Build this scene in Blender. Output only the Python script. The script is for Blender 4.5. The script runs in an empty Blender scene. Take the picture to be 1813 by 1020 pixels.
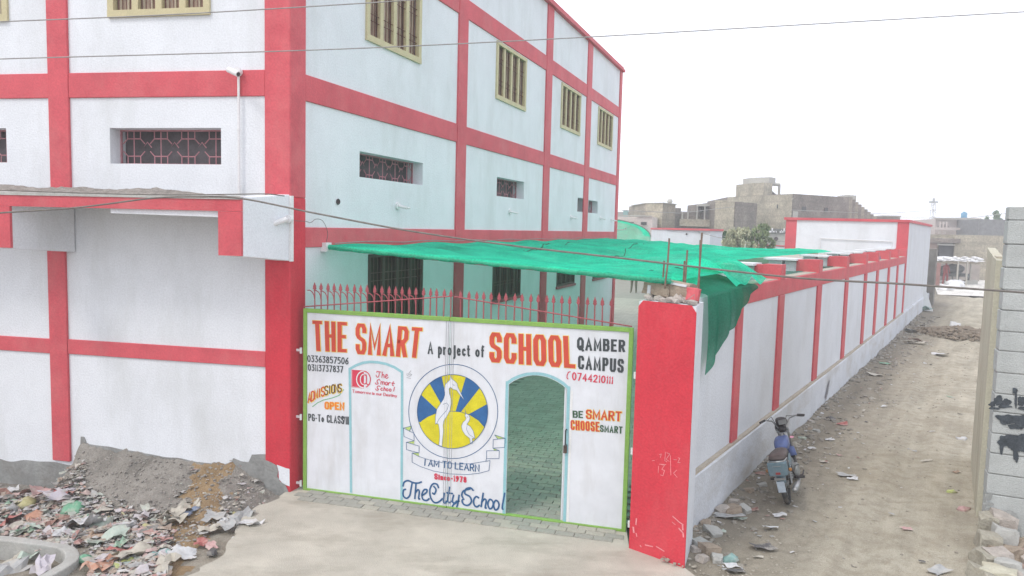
import bpy, math, random
from mathutils import Vector, Matrix, noise
R = math.radians
random.seed(7)
scene = bpy.context.scene
col = scene.collection

# ------------------------------------------------------------------ camera, world, sun, exposure
CAM_H = 3.5; FPX = 1300.27; PITCH = 0.0826; ROLL = 0.02561; W, H = 1813, 1020
cp, sp, cr, sr = math.cos(PITCH), math.sin(PITCH), math.cos(ROLL), math.sin(ROLL)
FW = Vector((0, cp, -sp)); _rt = Vector((1, 0, 0)); _up = Vector((0, sp, cp))
RT = _rt*cr + _up*sr; UP = _up*cr - _rt*sr
CAM = Vector((0, 0, CAM_H))
cd = bpy.data.cameras.new('camera'); cam = bpy.data.objects.new('camera', cd); col.objects.link(cam)
cam.matrix_world = Matrix(((RT.x, UP.x, -FW.x, 0), (RT.y, UP.y, -FW.y, 0), (RT.z, UP.z, -FW.z, CAM_H), (0, 0, 0, 1)))
cd.sensor_width = 36; cd.lens = FPX/W*36; cd.clip_start = .1; cd.clip_end = 2000
scene.camera = cam
SUN_AZ, SUN_EL = 230, 52                     # azimuth clockwise from +Y
w = bpy.data.worlds.new('World'); scene.world = w; w.use_nodes = True
nt = w.node_tree; nt.nodes.clear()
sky = nt.nodes.new('ShaderNodeTexSky'); sky.sky_type = 'NISHITA'; sky.sun_disc = False
sky.sun_elevation = R(SUN_EL); sky.sun_rotation = R(SUN_AZ); sky.dust_density = 6; sky.air_density = 1.2
mx = nt.nodes.new('ShaderNodeMixRGB'); mx.inputs[0].default_value = .80; mx.inputs[2].default_value = (13.4, 13.7, 15.0, 1)
bg = nt.nodes.new('ShaderNodeBackground'); bg.inputs[1].default_value = .10
ow = nt.nodes.new('ShaderNodeOutputWorld')
nt.links.new(sky.outputs[0], mx.inputs[1]); nt.links.new(mx.outputs[0], bg.inputs[0]); nt.links.new(bg.outputs[0], ow.inputs[0])
sl = bpy.data.lights.new('sun', 'SUN'); sl.energy = 1.0; sl.angle = R(12); sl.color = (1, .96, .9)
so = bpy.data.objects.new('sun', sl); col.objects.link(so)
sd = Vector((math.sin(R(SUN_AZ))*math.cos(R(SUN_EL)), math.cos(R(SUN_AZ))*math.cos(R(SUN_EL)), math.sin(R(SUN_EL))))
so.rotation_euler = sd.to_track_quat('Z', 'Y').to_euler(); so.location = (0, 0, 30)
vs = scene.view_settings; vs.view_transform = 'Standard'; vs.look = 'None'; vs.gamma = 1; vs.use_curve_mapping = False
vs.exposure = 0.30
scene.render.engine = 'CYCLES'
try:
    scene.cycles.max_bounces = 6; scene.cycles.volume_bounces = 1
except Exception: pass

# ------------------------------------------------------------------ measuring helpers (turn a photo pixel into a place)
def ray(px, py): return RT*((px-W/2)/FPX) - UP*((py-H/2)/FPX) + FW
def gnd(px, py, z=0.0):
    d = ray(px, py); return CAM + d*((z-CAM_H)/d.z)
def at(px, py, Y):
    d = ray(px, py); return CAM + d*(Y/d.y)
def azd(a): return Vector((math.sin(a), math.cos(a), 0))
def onplane(px, py, p0, az):
    n = Vector((math.cos(az), -math.sin(az), 0)); d = ray(px, py)
    return CAM + d*(n.dot(p0-CAM)/n.dot(d))

# ------------------------------------------------------------------ materials
MATS = {}
def M(name, c, rough=.85, var=.10, scale=2.5, bump=.15, bscale=60, metal=0, stain=None, sscale=(1, 1, 1), samt=.5, fine=.06, trans=None):
    """Principled material: base colour broken by two noises, optional stain colour, fine bump."""
    if name in MATS: return MATS[name]
    m = bpy.data.materials.new(name); m.use_nodes = True; MATS[name] = m
    t = m.node_tree; N = t.nodes; L = t.links; b = N['Principled BSDF']
    tc = N.new('ShaderNodeTexCoord')
    n1 = N.new('ShaderNodeTexNoise'); n1.inputs['Scale'].default_value = scale; n1.inputs['Detail'].default_value = 5; n1.inputs['Roughness'].default_value = .65
    L.new(tc.outputs['Object'], n1.inputs['Vector'])
    n2 = N.new('ShaderNodeTexNoise'); n2.inputs['Scale'].default_value = bscale; n2.inputs['Detail'].default_value = 3
    L.new(tc.outputs['Object'], n2.inputs['Vector'])
    def mulc(k): return tuple(min(1, x*k) for x in c)+(1,)
    r1 = N.new('ShaderNodeValToRGB'); r1.color_ramp.elements[0].position = .32; r1.color_ramp.elements[1].position = .68
    r1.color_ramp.elements[0].color = mulc(1-var); r1.color_ramp.elements[1].color = mulc(1+var)
    L.new(n1.outputs['Fac'], r1.inputs[0]); out = r1.outputs[0]
    if fine:
        r2 = N.new('ShaderNodeMapRange'); r2.inputs[1].default_value = .25; r2.inputs[2].default_value = .75
        r2.inputs[3].default_value = 1-fine*1.6; r2.inputs[4].default_value = 1+fine*1.6
        L.new(n2.outputs['Fac'], r2.inputs[0])
        mm = N.new('ShaderNodeVectorMath'); mm.operation = 'SCALE'; L.new(out, mm.inputs[0]); L.new(r2.outputs[0], mm.inputs['Scale']); out = mm.outputs[0]
    if stain:
        mp = N.new('ShaderNodeMapping'); mp.inputs['Scale'].default_value = sscale; L.new(tc.outputs['Object'], mp.inputs[0])
        n3 = N.new('ShaderNodeTexNoise'); n3.inputs['Scale'].default_value = 1.0; n3.inputs['Detail'].default_value = 7; n3.inputs['Roughness'].default_value = .7
        L.new(mp.outputs[0], n3.inputs['Vector'])
        r3 = N.new('ShaderNodeMapRange'); r3.inputs[1].default_value = .48; r3.inputs[2].default_value = .72; r3.inputs[3].default_value = 0; r3.inputs[4].default_value = samt
        L.new(n3.outputs['Fac'], r3.inputs[0])
        ms = N.new('ShaderNodeMixRGB'); ms.inputs[2].default_value = tuple(stain)+(1,)
        L.new(r3.outputs[0], ms.inputs[0]); L.new(out, ms.inputs[1]); out = ms.outputs[0]
    L.new(out, b.inputs['Base Color'])
    b.inputs['Roughness'].default_value = rough; b.inputs['Metallic'].default_value = metal
    try: b.inputs['Specular IOR Level'].default_value = .25
    except Exception: pass
    if bump:
        bn = N.new('ShaderNodeBump'); bn.inputs['Strength'].default_value = bump; bn.inputs['Distance'].default_value = .02
        L.new(n2.outputs['Fac'], bn.inputs['Height']); L.new(bn.outputs[0], b.inputs['Normal'])
    return m

def mat_brick(name, c, mortar, bw=.24, bh=.085, amt=1.0, ang=0):
    """Far brickwork: courses too small to pick apart in the photograph."""
    if name in MATS: return MATS[name]
    m = M(name, c, var=.30, scale=.7, bump=.1, bscale=7, fine=.2)
    t = m.node_tree; N = t.nodes; L = t.links; b = N['Principled BSDF']
    src = b.inputs['Base Color'].links[0].from_socket
    tc = N.new('ShaderNodeTexCoord'); sx = N.new('ShaderNodeSeparateXYZ'); L.new(tc.outputs['Object'], sx.inputs[0])
    wv = N.new('ShaderNodeTexWave'); wv.bands_direction = 'Z'; wv.inputs['Scale'].default_value = .5; wv.inputs['Distortion'].default_value = .6; wv.inputs['Detail'].default_value = 3
    L.new(tc.outputs['Object'], wv.inputs[0])
    r = N.new('ShaderNodeMapRange'); r.inputs[1].default_value = .0; r.inputs[2].default_value = .25; r.inputs[3].default_value = .35*amt; r.inputs[4].default_value = 0
    L.new(wv.outputs['Fac'], r.inputs[0])
    mxx = N.new('ShaderNodeMixRGB'); mxx.inputs[2].default_value = tuple(mortar)+(1,); L.new(r.outputs[0], mxx.inputs[0]); L.new(src, mxx.inputs[1])
    L.new(mxx.outputs[0], b.inputs['Base Color'])
    return m

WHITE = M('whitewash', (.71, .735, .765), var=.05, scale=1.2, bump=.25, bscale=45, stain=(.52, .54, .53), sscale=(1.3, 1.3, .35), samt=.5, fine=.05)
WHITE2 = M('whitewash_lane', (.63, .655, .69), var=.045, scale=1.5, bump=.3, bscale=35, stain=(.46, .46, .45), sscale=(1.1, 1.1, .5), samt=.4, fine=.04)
PLINTHW = M('whitewash_plinth', (.58, .605, .64), var=.07, scale=2.2, bump=.3, bscale=30, stain=(.40, .37, .32), sscale=(.8, .8, 2.0), samt=.7, fine=.05)
RED = M('red_paint', (.57, .095, .115), rough=.6, var=.12, scale=1.6, bump=.2, bscale=40, stain=(.58, .19, .19), sscale=(1.2, 1.2, .8), samt=.6)
REDB = M('red_paint_fresh', (.56, .04, .06), rough=.55, var=.08, scale=2.2, bump=.2, bscale=40, stain=(.60, .12, .13), sscale=(2, 2, .8), samt=.4)
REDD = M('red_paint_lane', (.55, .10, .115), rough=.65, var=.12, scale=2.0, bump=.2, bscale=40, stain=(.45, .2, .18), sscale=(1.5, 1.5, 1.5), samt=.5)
SOFF = M('soffit_plaster', (.46, .44, .41), var=.05, scale=1.2, bump=.15)
CEM = M('cement_plaster', (.27, .275, .265), var=.16, scale=3, bump=.5, bscale=25, stain=(.18, .165, .145), sscale=(2, 2, 2), samt=.6)
CONC = M('grey_concrete', (.40, .40, .375), var=.12, scale=4, bump=.4, bscale=50, stain=(.30, .28, .25), sscale=(3, 3, 3), samt=.5)
SLAB = M('precast_concrete', (.42, .44, .43), var=.08, scale=3, bump=.45, bscale=70, stain=(.32, .33, .32), sscale=(1, 1, 2.5), samt=.6, fine=.08)
PALE = M('pale_plaster', (.50, .48, .38), var=.08, scale=2, bump=.35, bscale=40, stain=(.33, .28, .19), sscale=(2.5, 2.5, .5), samt=.75)
GWHITE = M('gate_white', (.67, .69, .725), rough=.45, var=.05, scale=1.8, bump=.12, bscale=6, stain=(.47, .46, .44), sscale=(4, 4, .8), samt=.45, fine=.03)
GGREEN = M('gate_green', (.22, .40, .085), rough=.5, var=.10, scale=4, bump=.1, stain=(.17, .26, .08), sscale=(5, 5, 3), samt=.6)
RAIL = M('railing_red', (.36, .085, .10), rough=.5, var=.15, scale=6, bump=.1)
YEL = M('window_yellow', (.53, .475, .29), rough=.6, var=.08, scale=3, bump=.1)
SHUT = M('window_shutter', (.40, .31, .24), rough=.7, var=.2, scale=5, bump=.2)
ROD = M('window_rod', (.13, .05, .04), rough=.6, var=.2, scale=8, bump=0)
DARK = M('dark_interior', (.075, .06, .062), var=.3, scale=2, bump=0)
GRILL = M('grille_pink', (.42, .20, .22), rough=.6, var=.15, scale=9, bump=0)
DBROWN = M('dark_steel_window', (.085, .055, .045), rough=.5, var=.25, scale=3, bump=.1)
PIPE = M('grey_pipe', (.22, .24, .21), rough=.5, var=.2, scale=6, bump=.1)
WPVC = M('white_plastic', (.72, .72, .72), rough=.4, var=.03, bump=0)
CABLE = M('cable', (.17, .155, .14), rough=.7, var=.25, scale=10, bump=0)
CABLEG = M('grey_cable', (.30, .29, .28), rough=.6, var=.15, scale=10, bump=0)
RUST = M('rusty_rebar', (.20, .14, .11), rough=.8, var=.25, scale=20, bump=.3)
BRK = M('broken_brick', (.33, .27, .21), var=.25, scale=8, bump=.5, bscale=60)
MORT = M('mortar_rubble', (.42, .38, .34), var=.2, scale=10, bump=.6, bscale=70)
TXRED = M('sign_red', (.55, .075, .045), rough=.5, var=.08, scale=6, bump=0, fine=.04)
TXYEL = M('sign_yellow', (.80, .58, .12), rough=.5, var=.06, scale=6, bump=0)
TXDK = M('sign_black', (.055, .065, .07), rough=.5, var=.15, scale=6, bump=0)
TXBLU = M('sign_blue', (.03, .105, .235), rough=.5, var=.10, scale=6, bump=0)
TXPNK = M('sign_crimson', (.60, .05, .09), rough=.5, var=.08, scale=6, bump=0)
TXSKY = M('sign_light_blue', (.27, .50, .54), rough=.5, var=.06, scale=6, bump=0)
EMBY = M('emblem_yellow', (.62, .55, .02), rough=.5, var=.10, scale=7, bump=0)
EMBB = M('emblem_blue', (.03, .12, .30), rough=.5, var=.12, scale=7, bump=0)
TXGRN = M('sign_green', (.05, .11, .06), rough=.5, var=.08, scale=6, bump=0)
BLK = M('black_spray', (.055, .065, .075), rough=.9, var=.35, scale=12, bump=.1, fine=.2)
CHALK = M('chalk_scratch', (.68, .26, .28), var=.2, scale=20, bump=0)
APR = M('concrete_apron_mat', (.465, .44, .375), var=.13, scale=1.7, bump=.45, bscale=90, stain=(.30, .275, .225), sscale=(.9, 2.2, 1), samt=.85, fine=.10)
PAV = M('paver', (.33, .33, .29), var=.15, scale=2.5, bump=.3, stain=(.24, .23, .19), sscale=(2, 2, 2), samt=.6)
PAV2 = M('paver_dusty', (.40, .39, .33), var=.15, scale=2.5, bump=.3, stain=(.28, .26, .21), sscale=(2, 2, 2), samt=.6)

def mat_ground(name, c1, c2, c3, s1=.8, s2=9, damp=None):
    m = bpy.data.materials.new(name); m.use_nodes = True; MATS[name] = m
    t = m.node_tree; N = t.nodes; L = t.links; b = N['Principled BSDF']; b.inputs['Roughness'].default_value = .95
    try: b.inputs['Specular IOR Level'].default_value = .1
    except Exception: pass
    tc = N.new('ShaderNodeTexCoord')
    def nz(s, d=6, r=.65, mp=None):
        n = N.new('ShaderNodeTexNoise'); n.inputs['Scale'].default_value = s; n.inputs['Detail'].default_value = d; n.inputs['Roughness'].default_value = r
        if mp:
            q0 = N.new('ShaderNodeMapping'); q0.inputs['Rotation'].default_value = (0, 0, R(33.3)); L.new(tc.outputs['Object'], q0.inputs[0]); q = N.new('ShaderNodeMapping'); q.inputs['Scale'].default_value = mp; L.new(q0.outputs[0], q.inputs[0]); L.new(q.outputs[0], n.inputs['Vector'])
        else: L.new(tc.outputs['Object'], n.inputs['Vector'])
        return n
    a = nz(s1); bb = nz(s2); c = nz(70, 3); d = nz(1.0, 5, .6, (3.2, .3, 1))
    r1 = N.new('ShaderNodeValToRGB'); e = r1.color_ramp.elements; e[0].position = .33; e[0].color = c1+(1,); e[1].position = .62; e[1].color = c2+(1,)
    L.new(a.outputs['Fac'], r1.inputs[0])
    r2 = N.new('ShaderNodeMapRange'); r2.inputs[1].default_value = .45; r2.inputs[2].default_value = .75; r2.inputs[4].default_value = .75
    L.new(bb.outputs['Fac'], r2.inputs[0])
    m1 = N.new('ShaderNodeMixRGB'); m1.inputs[2].default_value = c3+(1,); L.new(r2.outputs[0], m1.inputs[0]); L.new(r1.outputs[0], m1.inputs[1])
    r3 = N.new('ShaderNodeMapRange'); r3.inputs[1].default_value = .3; r3.inputs[2].default_value = .7; r3.inputs[3].default_value = .80; r3.inputs[4].default_value = 1.18
    L.new(c.outputs['Fac'], r3.inputs[0])
    r4 = N.new('ShaderNodeMapRange'); r4.inputs[1].default_value = .3; r4.inputs[2].default_value = .7; r4.inputs[3].default_value = .82; r4.inputs[4].default_value = 1.16
    L.new(d.outputs['Fac'], r4.inputs[0])
    mu = N.new('ShaderNodeMath'); mu.operation = 'MULTIPLY'; L.new(r3.outputs[0], mu.inputs[0]); L.new(r4.outputs[0], mu.inputs[1])
    base_c = m1.outputs[0]
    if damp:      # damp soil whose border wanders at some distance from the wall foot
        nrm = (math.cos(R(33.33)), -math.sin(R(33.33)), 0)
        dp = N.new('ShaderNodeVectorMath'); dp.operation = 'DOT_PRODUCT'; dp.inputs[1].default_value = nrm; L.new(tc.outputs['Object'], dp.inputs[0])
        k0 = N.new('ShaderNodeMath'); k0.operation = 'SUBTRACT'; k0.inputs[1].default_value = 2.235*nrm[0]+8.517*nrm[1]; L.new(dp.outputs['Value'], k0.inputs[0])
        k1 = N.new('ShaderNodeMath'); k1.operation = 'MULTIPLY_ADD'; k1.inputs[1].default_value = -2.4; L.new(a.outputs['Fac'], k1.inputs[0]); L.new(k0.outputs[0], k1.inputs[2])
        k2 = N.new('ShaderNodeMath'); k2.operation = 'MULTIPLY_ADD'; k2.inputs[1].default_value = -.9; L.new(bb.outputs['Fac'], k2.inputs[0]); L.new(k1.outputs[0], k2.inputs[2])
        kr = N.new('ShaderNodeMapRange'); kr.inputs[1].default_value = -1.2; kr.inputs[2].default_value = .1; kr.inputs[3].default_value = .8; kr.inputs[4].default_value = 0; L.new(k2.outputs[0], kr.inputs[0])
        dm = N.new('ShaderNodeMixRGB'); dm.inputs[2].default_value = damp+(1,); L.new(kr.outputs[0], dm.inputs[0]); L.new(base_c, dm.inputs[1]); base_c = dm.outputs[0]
    sc = N.new('ShaderNodeVectorMath'); sc.operation = 'SCALE'; L.new(base_c, sc.inputs[0]); L.new(mu.outputs[0], sc.inputs['Scale'])
    L.new(sc.outputs[0], b.inputs['Base Color'])
    ad = N.new('ShaderNodeMath'); ad.operation = 'ADD'; L.new(bb.outputs['Fac'], ad.inputs[0]); L.new(c.outputs['Fac'], ad.inputs[1])
    bn = N.new('ShaderNodeBump'); bn.inputs['Strength'].default_value = .6; bn.inputs['Distance'].default_value = .03
    L.new(ad.outputs[0], bn.inputs['Height']); L.new(bn.outputs[0], b.inputs['Normal'])
    return m
DIRT = mat_ground('dirt', (.25, .225, .185), (.33, .305, .255), (.20, .17, .13))
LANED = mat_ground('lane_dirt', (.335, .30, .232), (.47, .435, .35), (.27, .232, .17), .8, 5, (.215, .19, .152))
MUD = mat_ground('mud_bank', (.24, .225, .20), (.31, .29, .26), (.20, .185, .165), 1.2, 14)
OCHRE = mat_ground('ochre_soil', (.28, .20, .115), (.34, .25, .15), (.25, .17, .10), 1.5, 14)
WSOIL = mat_ground('white_sand', (.62, .60, .55), (.72, .70, .66), (.5, .48, .43), .5, 4)

def mat_net(name, c, alpha=.12):
    m = bpy.data.materials.new(name); m.use_nodes = True
    t = m.node_tree; N = t.nodes; L = t.links; N.clear()
    o = N.new('ShaderNodeOutputMaterial'); tc = N.new('ShaderNodeTexCoord')
    nz = N.new('ShaderNodeTexNoise'); nz.inputs['Scale'].default_value = 1.6; nz.inputs['Detail'].default_value = 6; L.new(tc.outputs['Object'], nz.inputs[0])
    n2 = N.new('ShaderNodeTexNoise'); n2.inputs['Scale'].default_value = 45; n2.inputs['Detail'].default_value = 2; L.new(tc.outputs['Object'], n2.inputs[0])
    ad = N.new('ShaderNodeMath'); ad.operation = 'ADD'; L.new(nz.outputs[0], ad.inputs[0]); L.new(n2.outputs[0], ad.inputs[1])
    rp = N.new('ShaderNodeMapRange'); rp.inputs[1].default_value = .7; rp.inputs[2].default_value = 1.3; rp.inputs[3].default_value = .68; rp.inputs[4].default_value = 1.35; L.new(ad.outputs[0], rp.inputs[0])
    rgb = N.new('ShaderNodeRGB'); rgb.outputs[0].default_value = c+(1,)
    sc = N.new('ShaderNodeVectorMath'); sc.operation = 'SCALE'; L.new(rgb.outputs[0], sc.inputs[0]); L.new(rp.outputs[0], sc.inputs['Scale'])
    df = N.new('ShaderNodeBsdfDiffuse'); tl = N.new('ShaderNodeBsdfTranslucent'); tr = N.new('ShaderNodeBsdfTransparent')
    tr.inputs[0].default_value = (.86, 1, .94, 1)
    L.new(sc.outputs[0], df.inputs[0]); L.new(sc.outputs[0], tl.inputs[0])
    bn = N.new('ShaderNodeBump'); bn.inputs['Strength'].default_value = .4; bn.inputs['Distance'].default_value = .02; L.new(n2.outputs[0], bn.inputs['Height']); L.new(bn.outputs[0], df.inputs['Normal'])
    a = N.new('ShaderNodeMixShader'); a.inputs[0].default_value = .58; L.new(df.outputs[0], a.inputs[1]); L.new(tl.outputs[0], a.inputs[2])
    b = N.new('ShaderNodeMixShader')
    lw = N.new('ShaderNodeLayerWeight'); lw.inputs[0].default_value = .5     # open weave: seen steeply it lets more through, at a slant the threads close up
    mr = N.new('ShaderNodeMapRange'); mr.inputs[1].default_value = 0; mr.inputs[2].default_value = .85; mr.inputs[3].default_value = min(.6, alpha*4); mr.inputs[4].default_value = alpha*.4
    L.new(lw.outputs['Facing'], mr.inputs[0]); L.new(mr.outputs[0], b.inputs[0]); L.new(a.outputs[0], b.inputs[1]); L.new(tr.outputs[0], b.inputs[2])
    L.new(b.outputs[0], o.inputs[0]); MATS[name] = m
    return m
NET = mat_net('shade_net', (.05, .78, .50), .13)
NET_SHADED = mat_net('shade_net_shaded', (.03, .24, .15), .09)  # darker copy of the net: double layer, with its shade put in the colour

# ------------------------------------------------------------------ mesh builder
class MB:
    def __init__(s): s.v = []; s.f = []
    def add(s, vs, fs):
        o = len(s.v); s.v += [tuple(p) for p in vs]; s.f += [tuple(i+o for i in f) for f in fs]; return s
    def box(s, x0, x1, y0, y1, z0, z1):
        return s.add([(x0, y0, z0), (x1, y0, z0), (x1, y1, z0), (x0, y1, z0), (x0, y0, z1), (x1, y0, z1), (x1, y1, z1), (x0, y1, z1)],
              [(0, 3, 2, 1), (4, 5, 6, 7), (0, 1, 5, 4), (1, 2, 6, 5), (2, 3, 7, 6), (3, 0, 4, 7)])
    def prism(s, pts, z0, z1):
        n = len(pts); zt = z1 if hasattr(z1, '__len__') else [z1]*n
        a = sum(pts[i][0]*pts[(i+1) % n][1]-pts[(i+1) % n][0]*pts[i][1] for i in range(n))
        if a < 0: pts = pts[::-1]; zt = zt[::-1]
        return s.add([(p[0], p[1], z0) for p in pts]+[(p[0], p[1], z) for p, z in zip(pts, zt)],
              [tuple(range(n))[::-1], tuple(range(n, 2*n))]+[(i, (i+1) % n, n+(i+1) % n, n+i) for i in range(n)])
    def tube(s, pts, r, n=6, cap=True):
        pts = [Vector(p) for p in pts]; rs = r if hasattr(r, '__len__') else [r]*len(pts)
        vs = []; fs = []; ref = None
        for i, p in enumerate(pts):
            t = (pts[min(i+1, len(pts)-1)]-pts[max(i-1, 0)])
            t = t.normalized() if t.length > 1e-9 else Vector((0, 0, 1))
            if ref is None: ref = Vector((0, 0, 1)) if abs(t.z) < .9 else Vector((1, 0, 0))
            a = t.cross(ref).normalized(); b = a.cross(t).normalized(); ref = b
            for k in range(n):
                q = 2*math.pi*k/n; vs.append(p+(a*math.cos(q)+b*math.sin(q))*rs[i])
        for i in range(len(pts)-1):
            for k in range(n):
                fs.append((i*n+k, (i+1)*n+k, (i+1)*n+(k+1) % n, i*n+(k+1) % n))
        if cap: fs.append(tuple(range(n))); fs.append(tuple((len(pts)-1)*n+k for k in range(n))[::-1])
        return s.add(vs, fs)
    def torus(s, c, R_, r, axis='y', n=28, m=8, sq=1):
        vs = []; fs = []
        for i in range(n):
            a = 2*math.pi*i/n
            for j in range(m):
                b = 2*math.pi*j/m; rr = R_+r*math.cos(b); h = r*sq*math.sin(b)
                p = (rr*math.cos(a), h, rr*math.sin(a)) if axis == 'y' else (rr*math.cos(a), rr*math.sin(a), h)
                vs.append((c[0]+p[0], c[1]+p[1], c[2]+p[2]))
                fs.append((i*m+j, i*m+(j+1) % m, ((i+1) % n)*m+(j+1) % m, ((i+1) % n)*m+j))
        return s.add(vs, fs)
    def ico(s, c, r, sub=1, amp=0.0, seed=0, sc=(1, 1, 1), freq=1.5):
        vs, fs = ICO(sub); out = []
        for v in vs:
            k = 1+amp*noise.noise(v*freq+Vector((seed*7.3, seed*1.7, 3.1)))*2
            out.append((c[0]+v.x*r*k*sc[0], c[1]+v.y*r*k*sc[1], c[2]+v.z*r*k*sc[2]))
        return s.add(out, fs)
    def loft(s, rings, cap=True):
        n = len(rings[0]); vs = [p for r_ in rings for p in r_]
        fs = [(i*n+k, i*n+(k+1) % n, (i+1)*n+(k+1) % n, (i+1)*n+k) for i in range(len(rings)-1) for k in range(n)]
        if cap: fs.append(tuple(range(n))[::-1]); fs.append(tuple((len(rings)-1)*n+k for k in range(n)))
        return s.add(vs, fs)
    def mesh(s, name, mat, smooth=False):
        me = bpy.data.meshes.new(name); me.from_pydata(s.v, [], s.f)
        if isinstance(mat, (list, tuple)):
            for q in mat: me.materials.append(q)
        elif mat: me.materials.append(mat)
        if smooth: me.polygons.foreach_set('use_smooth', [True]*len(me.polygons))
        me.update(); return me
_ico = {}
def ICO(sub):
    if sub not in _ico:
        import bmesh
        bm = bmesh.new(); bmesh.ops.create_icosphere(bm, subdivisions=sub, radius=1)
        _ico[sub] = ([v.co.copy() for v in bm.verts], [tuple(v.index for v in f.verts) for f in bm.faces]); bm.free()
    return _ico[sub]

def put(name, me, parent=None, loc=(0, 0, 0), rot=(0, 0, 0), scale=None):
    if isinstance(rot, (int, float)): rot = (0, 0, rot)
    o = bpy.data.objects.new(name, me); col.objects.link(o); o.location = loc; o.rotation_euler = rot
    if scale: o.scale = scale
    if parent: o.parent = parent
    return o
def part(name, mb, mat, parent, loc=(0, 0, 0), rot=(0, 0, 0), smooth=False, label=None):
    o = put(name, mb.mesh(name, mat, smooth), parent, loc, rot)
    if label: o['label'] = label
    return o
def tag(o, label, cat, group=None):
    o['label'] = label; o['category'] = cat
    if group: o['group'] = group
    return o
def thing(name, label, cat, loc=(0, 0, 0), rot=0, group=None):
    return tag(put(name, None, None, loc, rot), label, cat, group)
def struct(name, mb, mat, smooth=False, loc=(0, 0, 0), rot=0):
    o = put(name, mb.mesh(name, mat, smooth), None, loc, rot); o['kind'] = 'structure'; return o
def bevel(o, wd=.008, seg=1):
    b = o.modifiers.new('bevel', 'BEVEL'); b.width = wd; b.segments = seg; b.limit_method = 'ANGLE'; b.angle_limit = R(40); return o

def gridwall(us, zs, holes, y0, y1):
    """A wall slab with rectangular openings; us/zs are the outer limits, holes = (u0,u1,z0,z1)."""
    U = sorted(set([us[0], us[1]]+[h[0] for h in holes]+[h[1] for h in holes])); Z = sorted(set([zs[0], zs[1]]+[h[2] for h in holes]+[h[3] for h in holes]))
    U = [u for u in U if us[0] <= u <= us[1]]; Z = [z for z in Z if zs[0] <= z <= zs[1]]
    nu, nz = len(U)-1, len(Z)-1
    def solid(i, j):
        if i < 0 or j < 0 or i >= nu or j >= nz: return False
        cu, cz = (U[i]+U[i+1])/2, (Z[j]+Z[j+1])/2
        return not any(h[0] < cu < h[1] and h[2] < cz < h[3] for h in holes)
    m = MB()
    for i in range(nu):
        for j in range(nz):
            if not solid(i, j): continue
            a, b, c, d = U[i], U[i+1], Z[j], Z[j+1]
            m.add([(a, y0, c), (b, y0, c), (b, y0, d), (a, y0, d)], [(0, 1, 2, 3)])
            m.add([(a, y1, c), (b, y1, c), (b, y1, d), (a, y1, d)], [(3, 2, 1, 0)])
            if not solid(i-1, j): m.add([(a, y0, c), (a, y1, c), (a, y1, d), (a, y0, d)], [(3, 2, 1, 0)])
            if not solid(i+1, j): m.add([(b, y0, c), (b, y1, c), (b, y1, d), (b, y0, d)], [(0, 1, 2, 3)])
            if not solid(i, j-1): m.add([(a, y0, c), (b, y0, c), (b, y1, c), (a, y1, c)], [(3, 2, 1, 0)])
            if not solid(i, j+1): m.add([(a, y0, d), (b, y0, d), (b, y1, d), (a, y1, d)], [(0, 1, 2, 3)])
    return m

# ------------------------------------------------------------------ frames of the place
PC = Vector((-2.82, 9.263, 0))                      # street corner of the school
AZ_S, AZ_F, AZ_B = R(21.06), R(-78.95), R(33.33)    # directions: side wall, street front, lane wall
ANG_S, ANG_F, ANG_B = math.pi/2-AZ_S, math.pi/2-AZ_F, math.pi/2-AZ_B
def SW(u, o, z): d = azd(AZ_S); n = Vector((d.y, -d.x, 0)); p = PC+d*u+n*o; return Vector((p.x, p.y, z))       # o = outwards (right)
def FR(u, o, z): d = azd(AZ_F); n = Vector((-math.sin(ANG_F), math.cos(ANG_F), 0)); p = PC+d*u+n*o; return Vector((p.x, p.y, z))  # o = outwards (street)
B0 = Vector((2.235, 8.517, 0))
def BW(u, i, z): d = azd(AZ_B); n = Vector((-d.y, d.x, 0)); p = B0+d*u+n*i; return Vector((p.x, p.y, z))       # i = inwards (left)
GL = Vector((-2.65, 9.337, 0)); GR = Vector((1.392, 8.253, 0)); AZ_G = math.atan2(GR.x-GL.x, GR.y-GL.y); ANG_G = math.pi/2-AZ_G; GLEN = (GR-GL).length
def nz2(x, y, s=1, o=0): return noise.noise(Vector((x*s+o, y*s-o, o*.37)))

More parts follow.
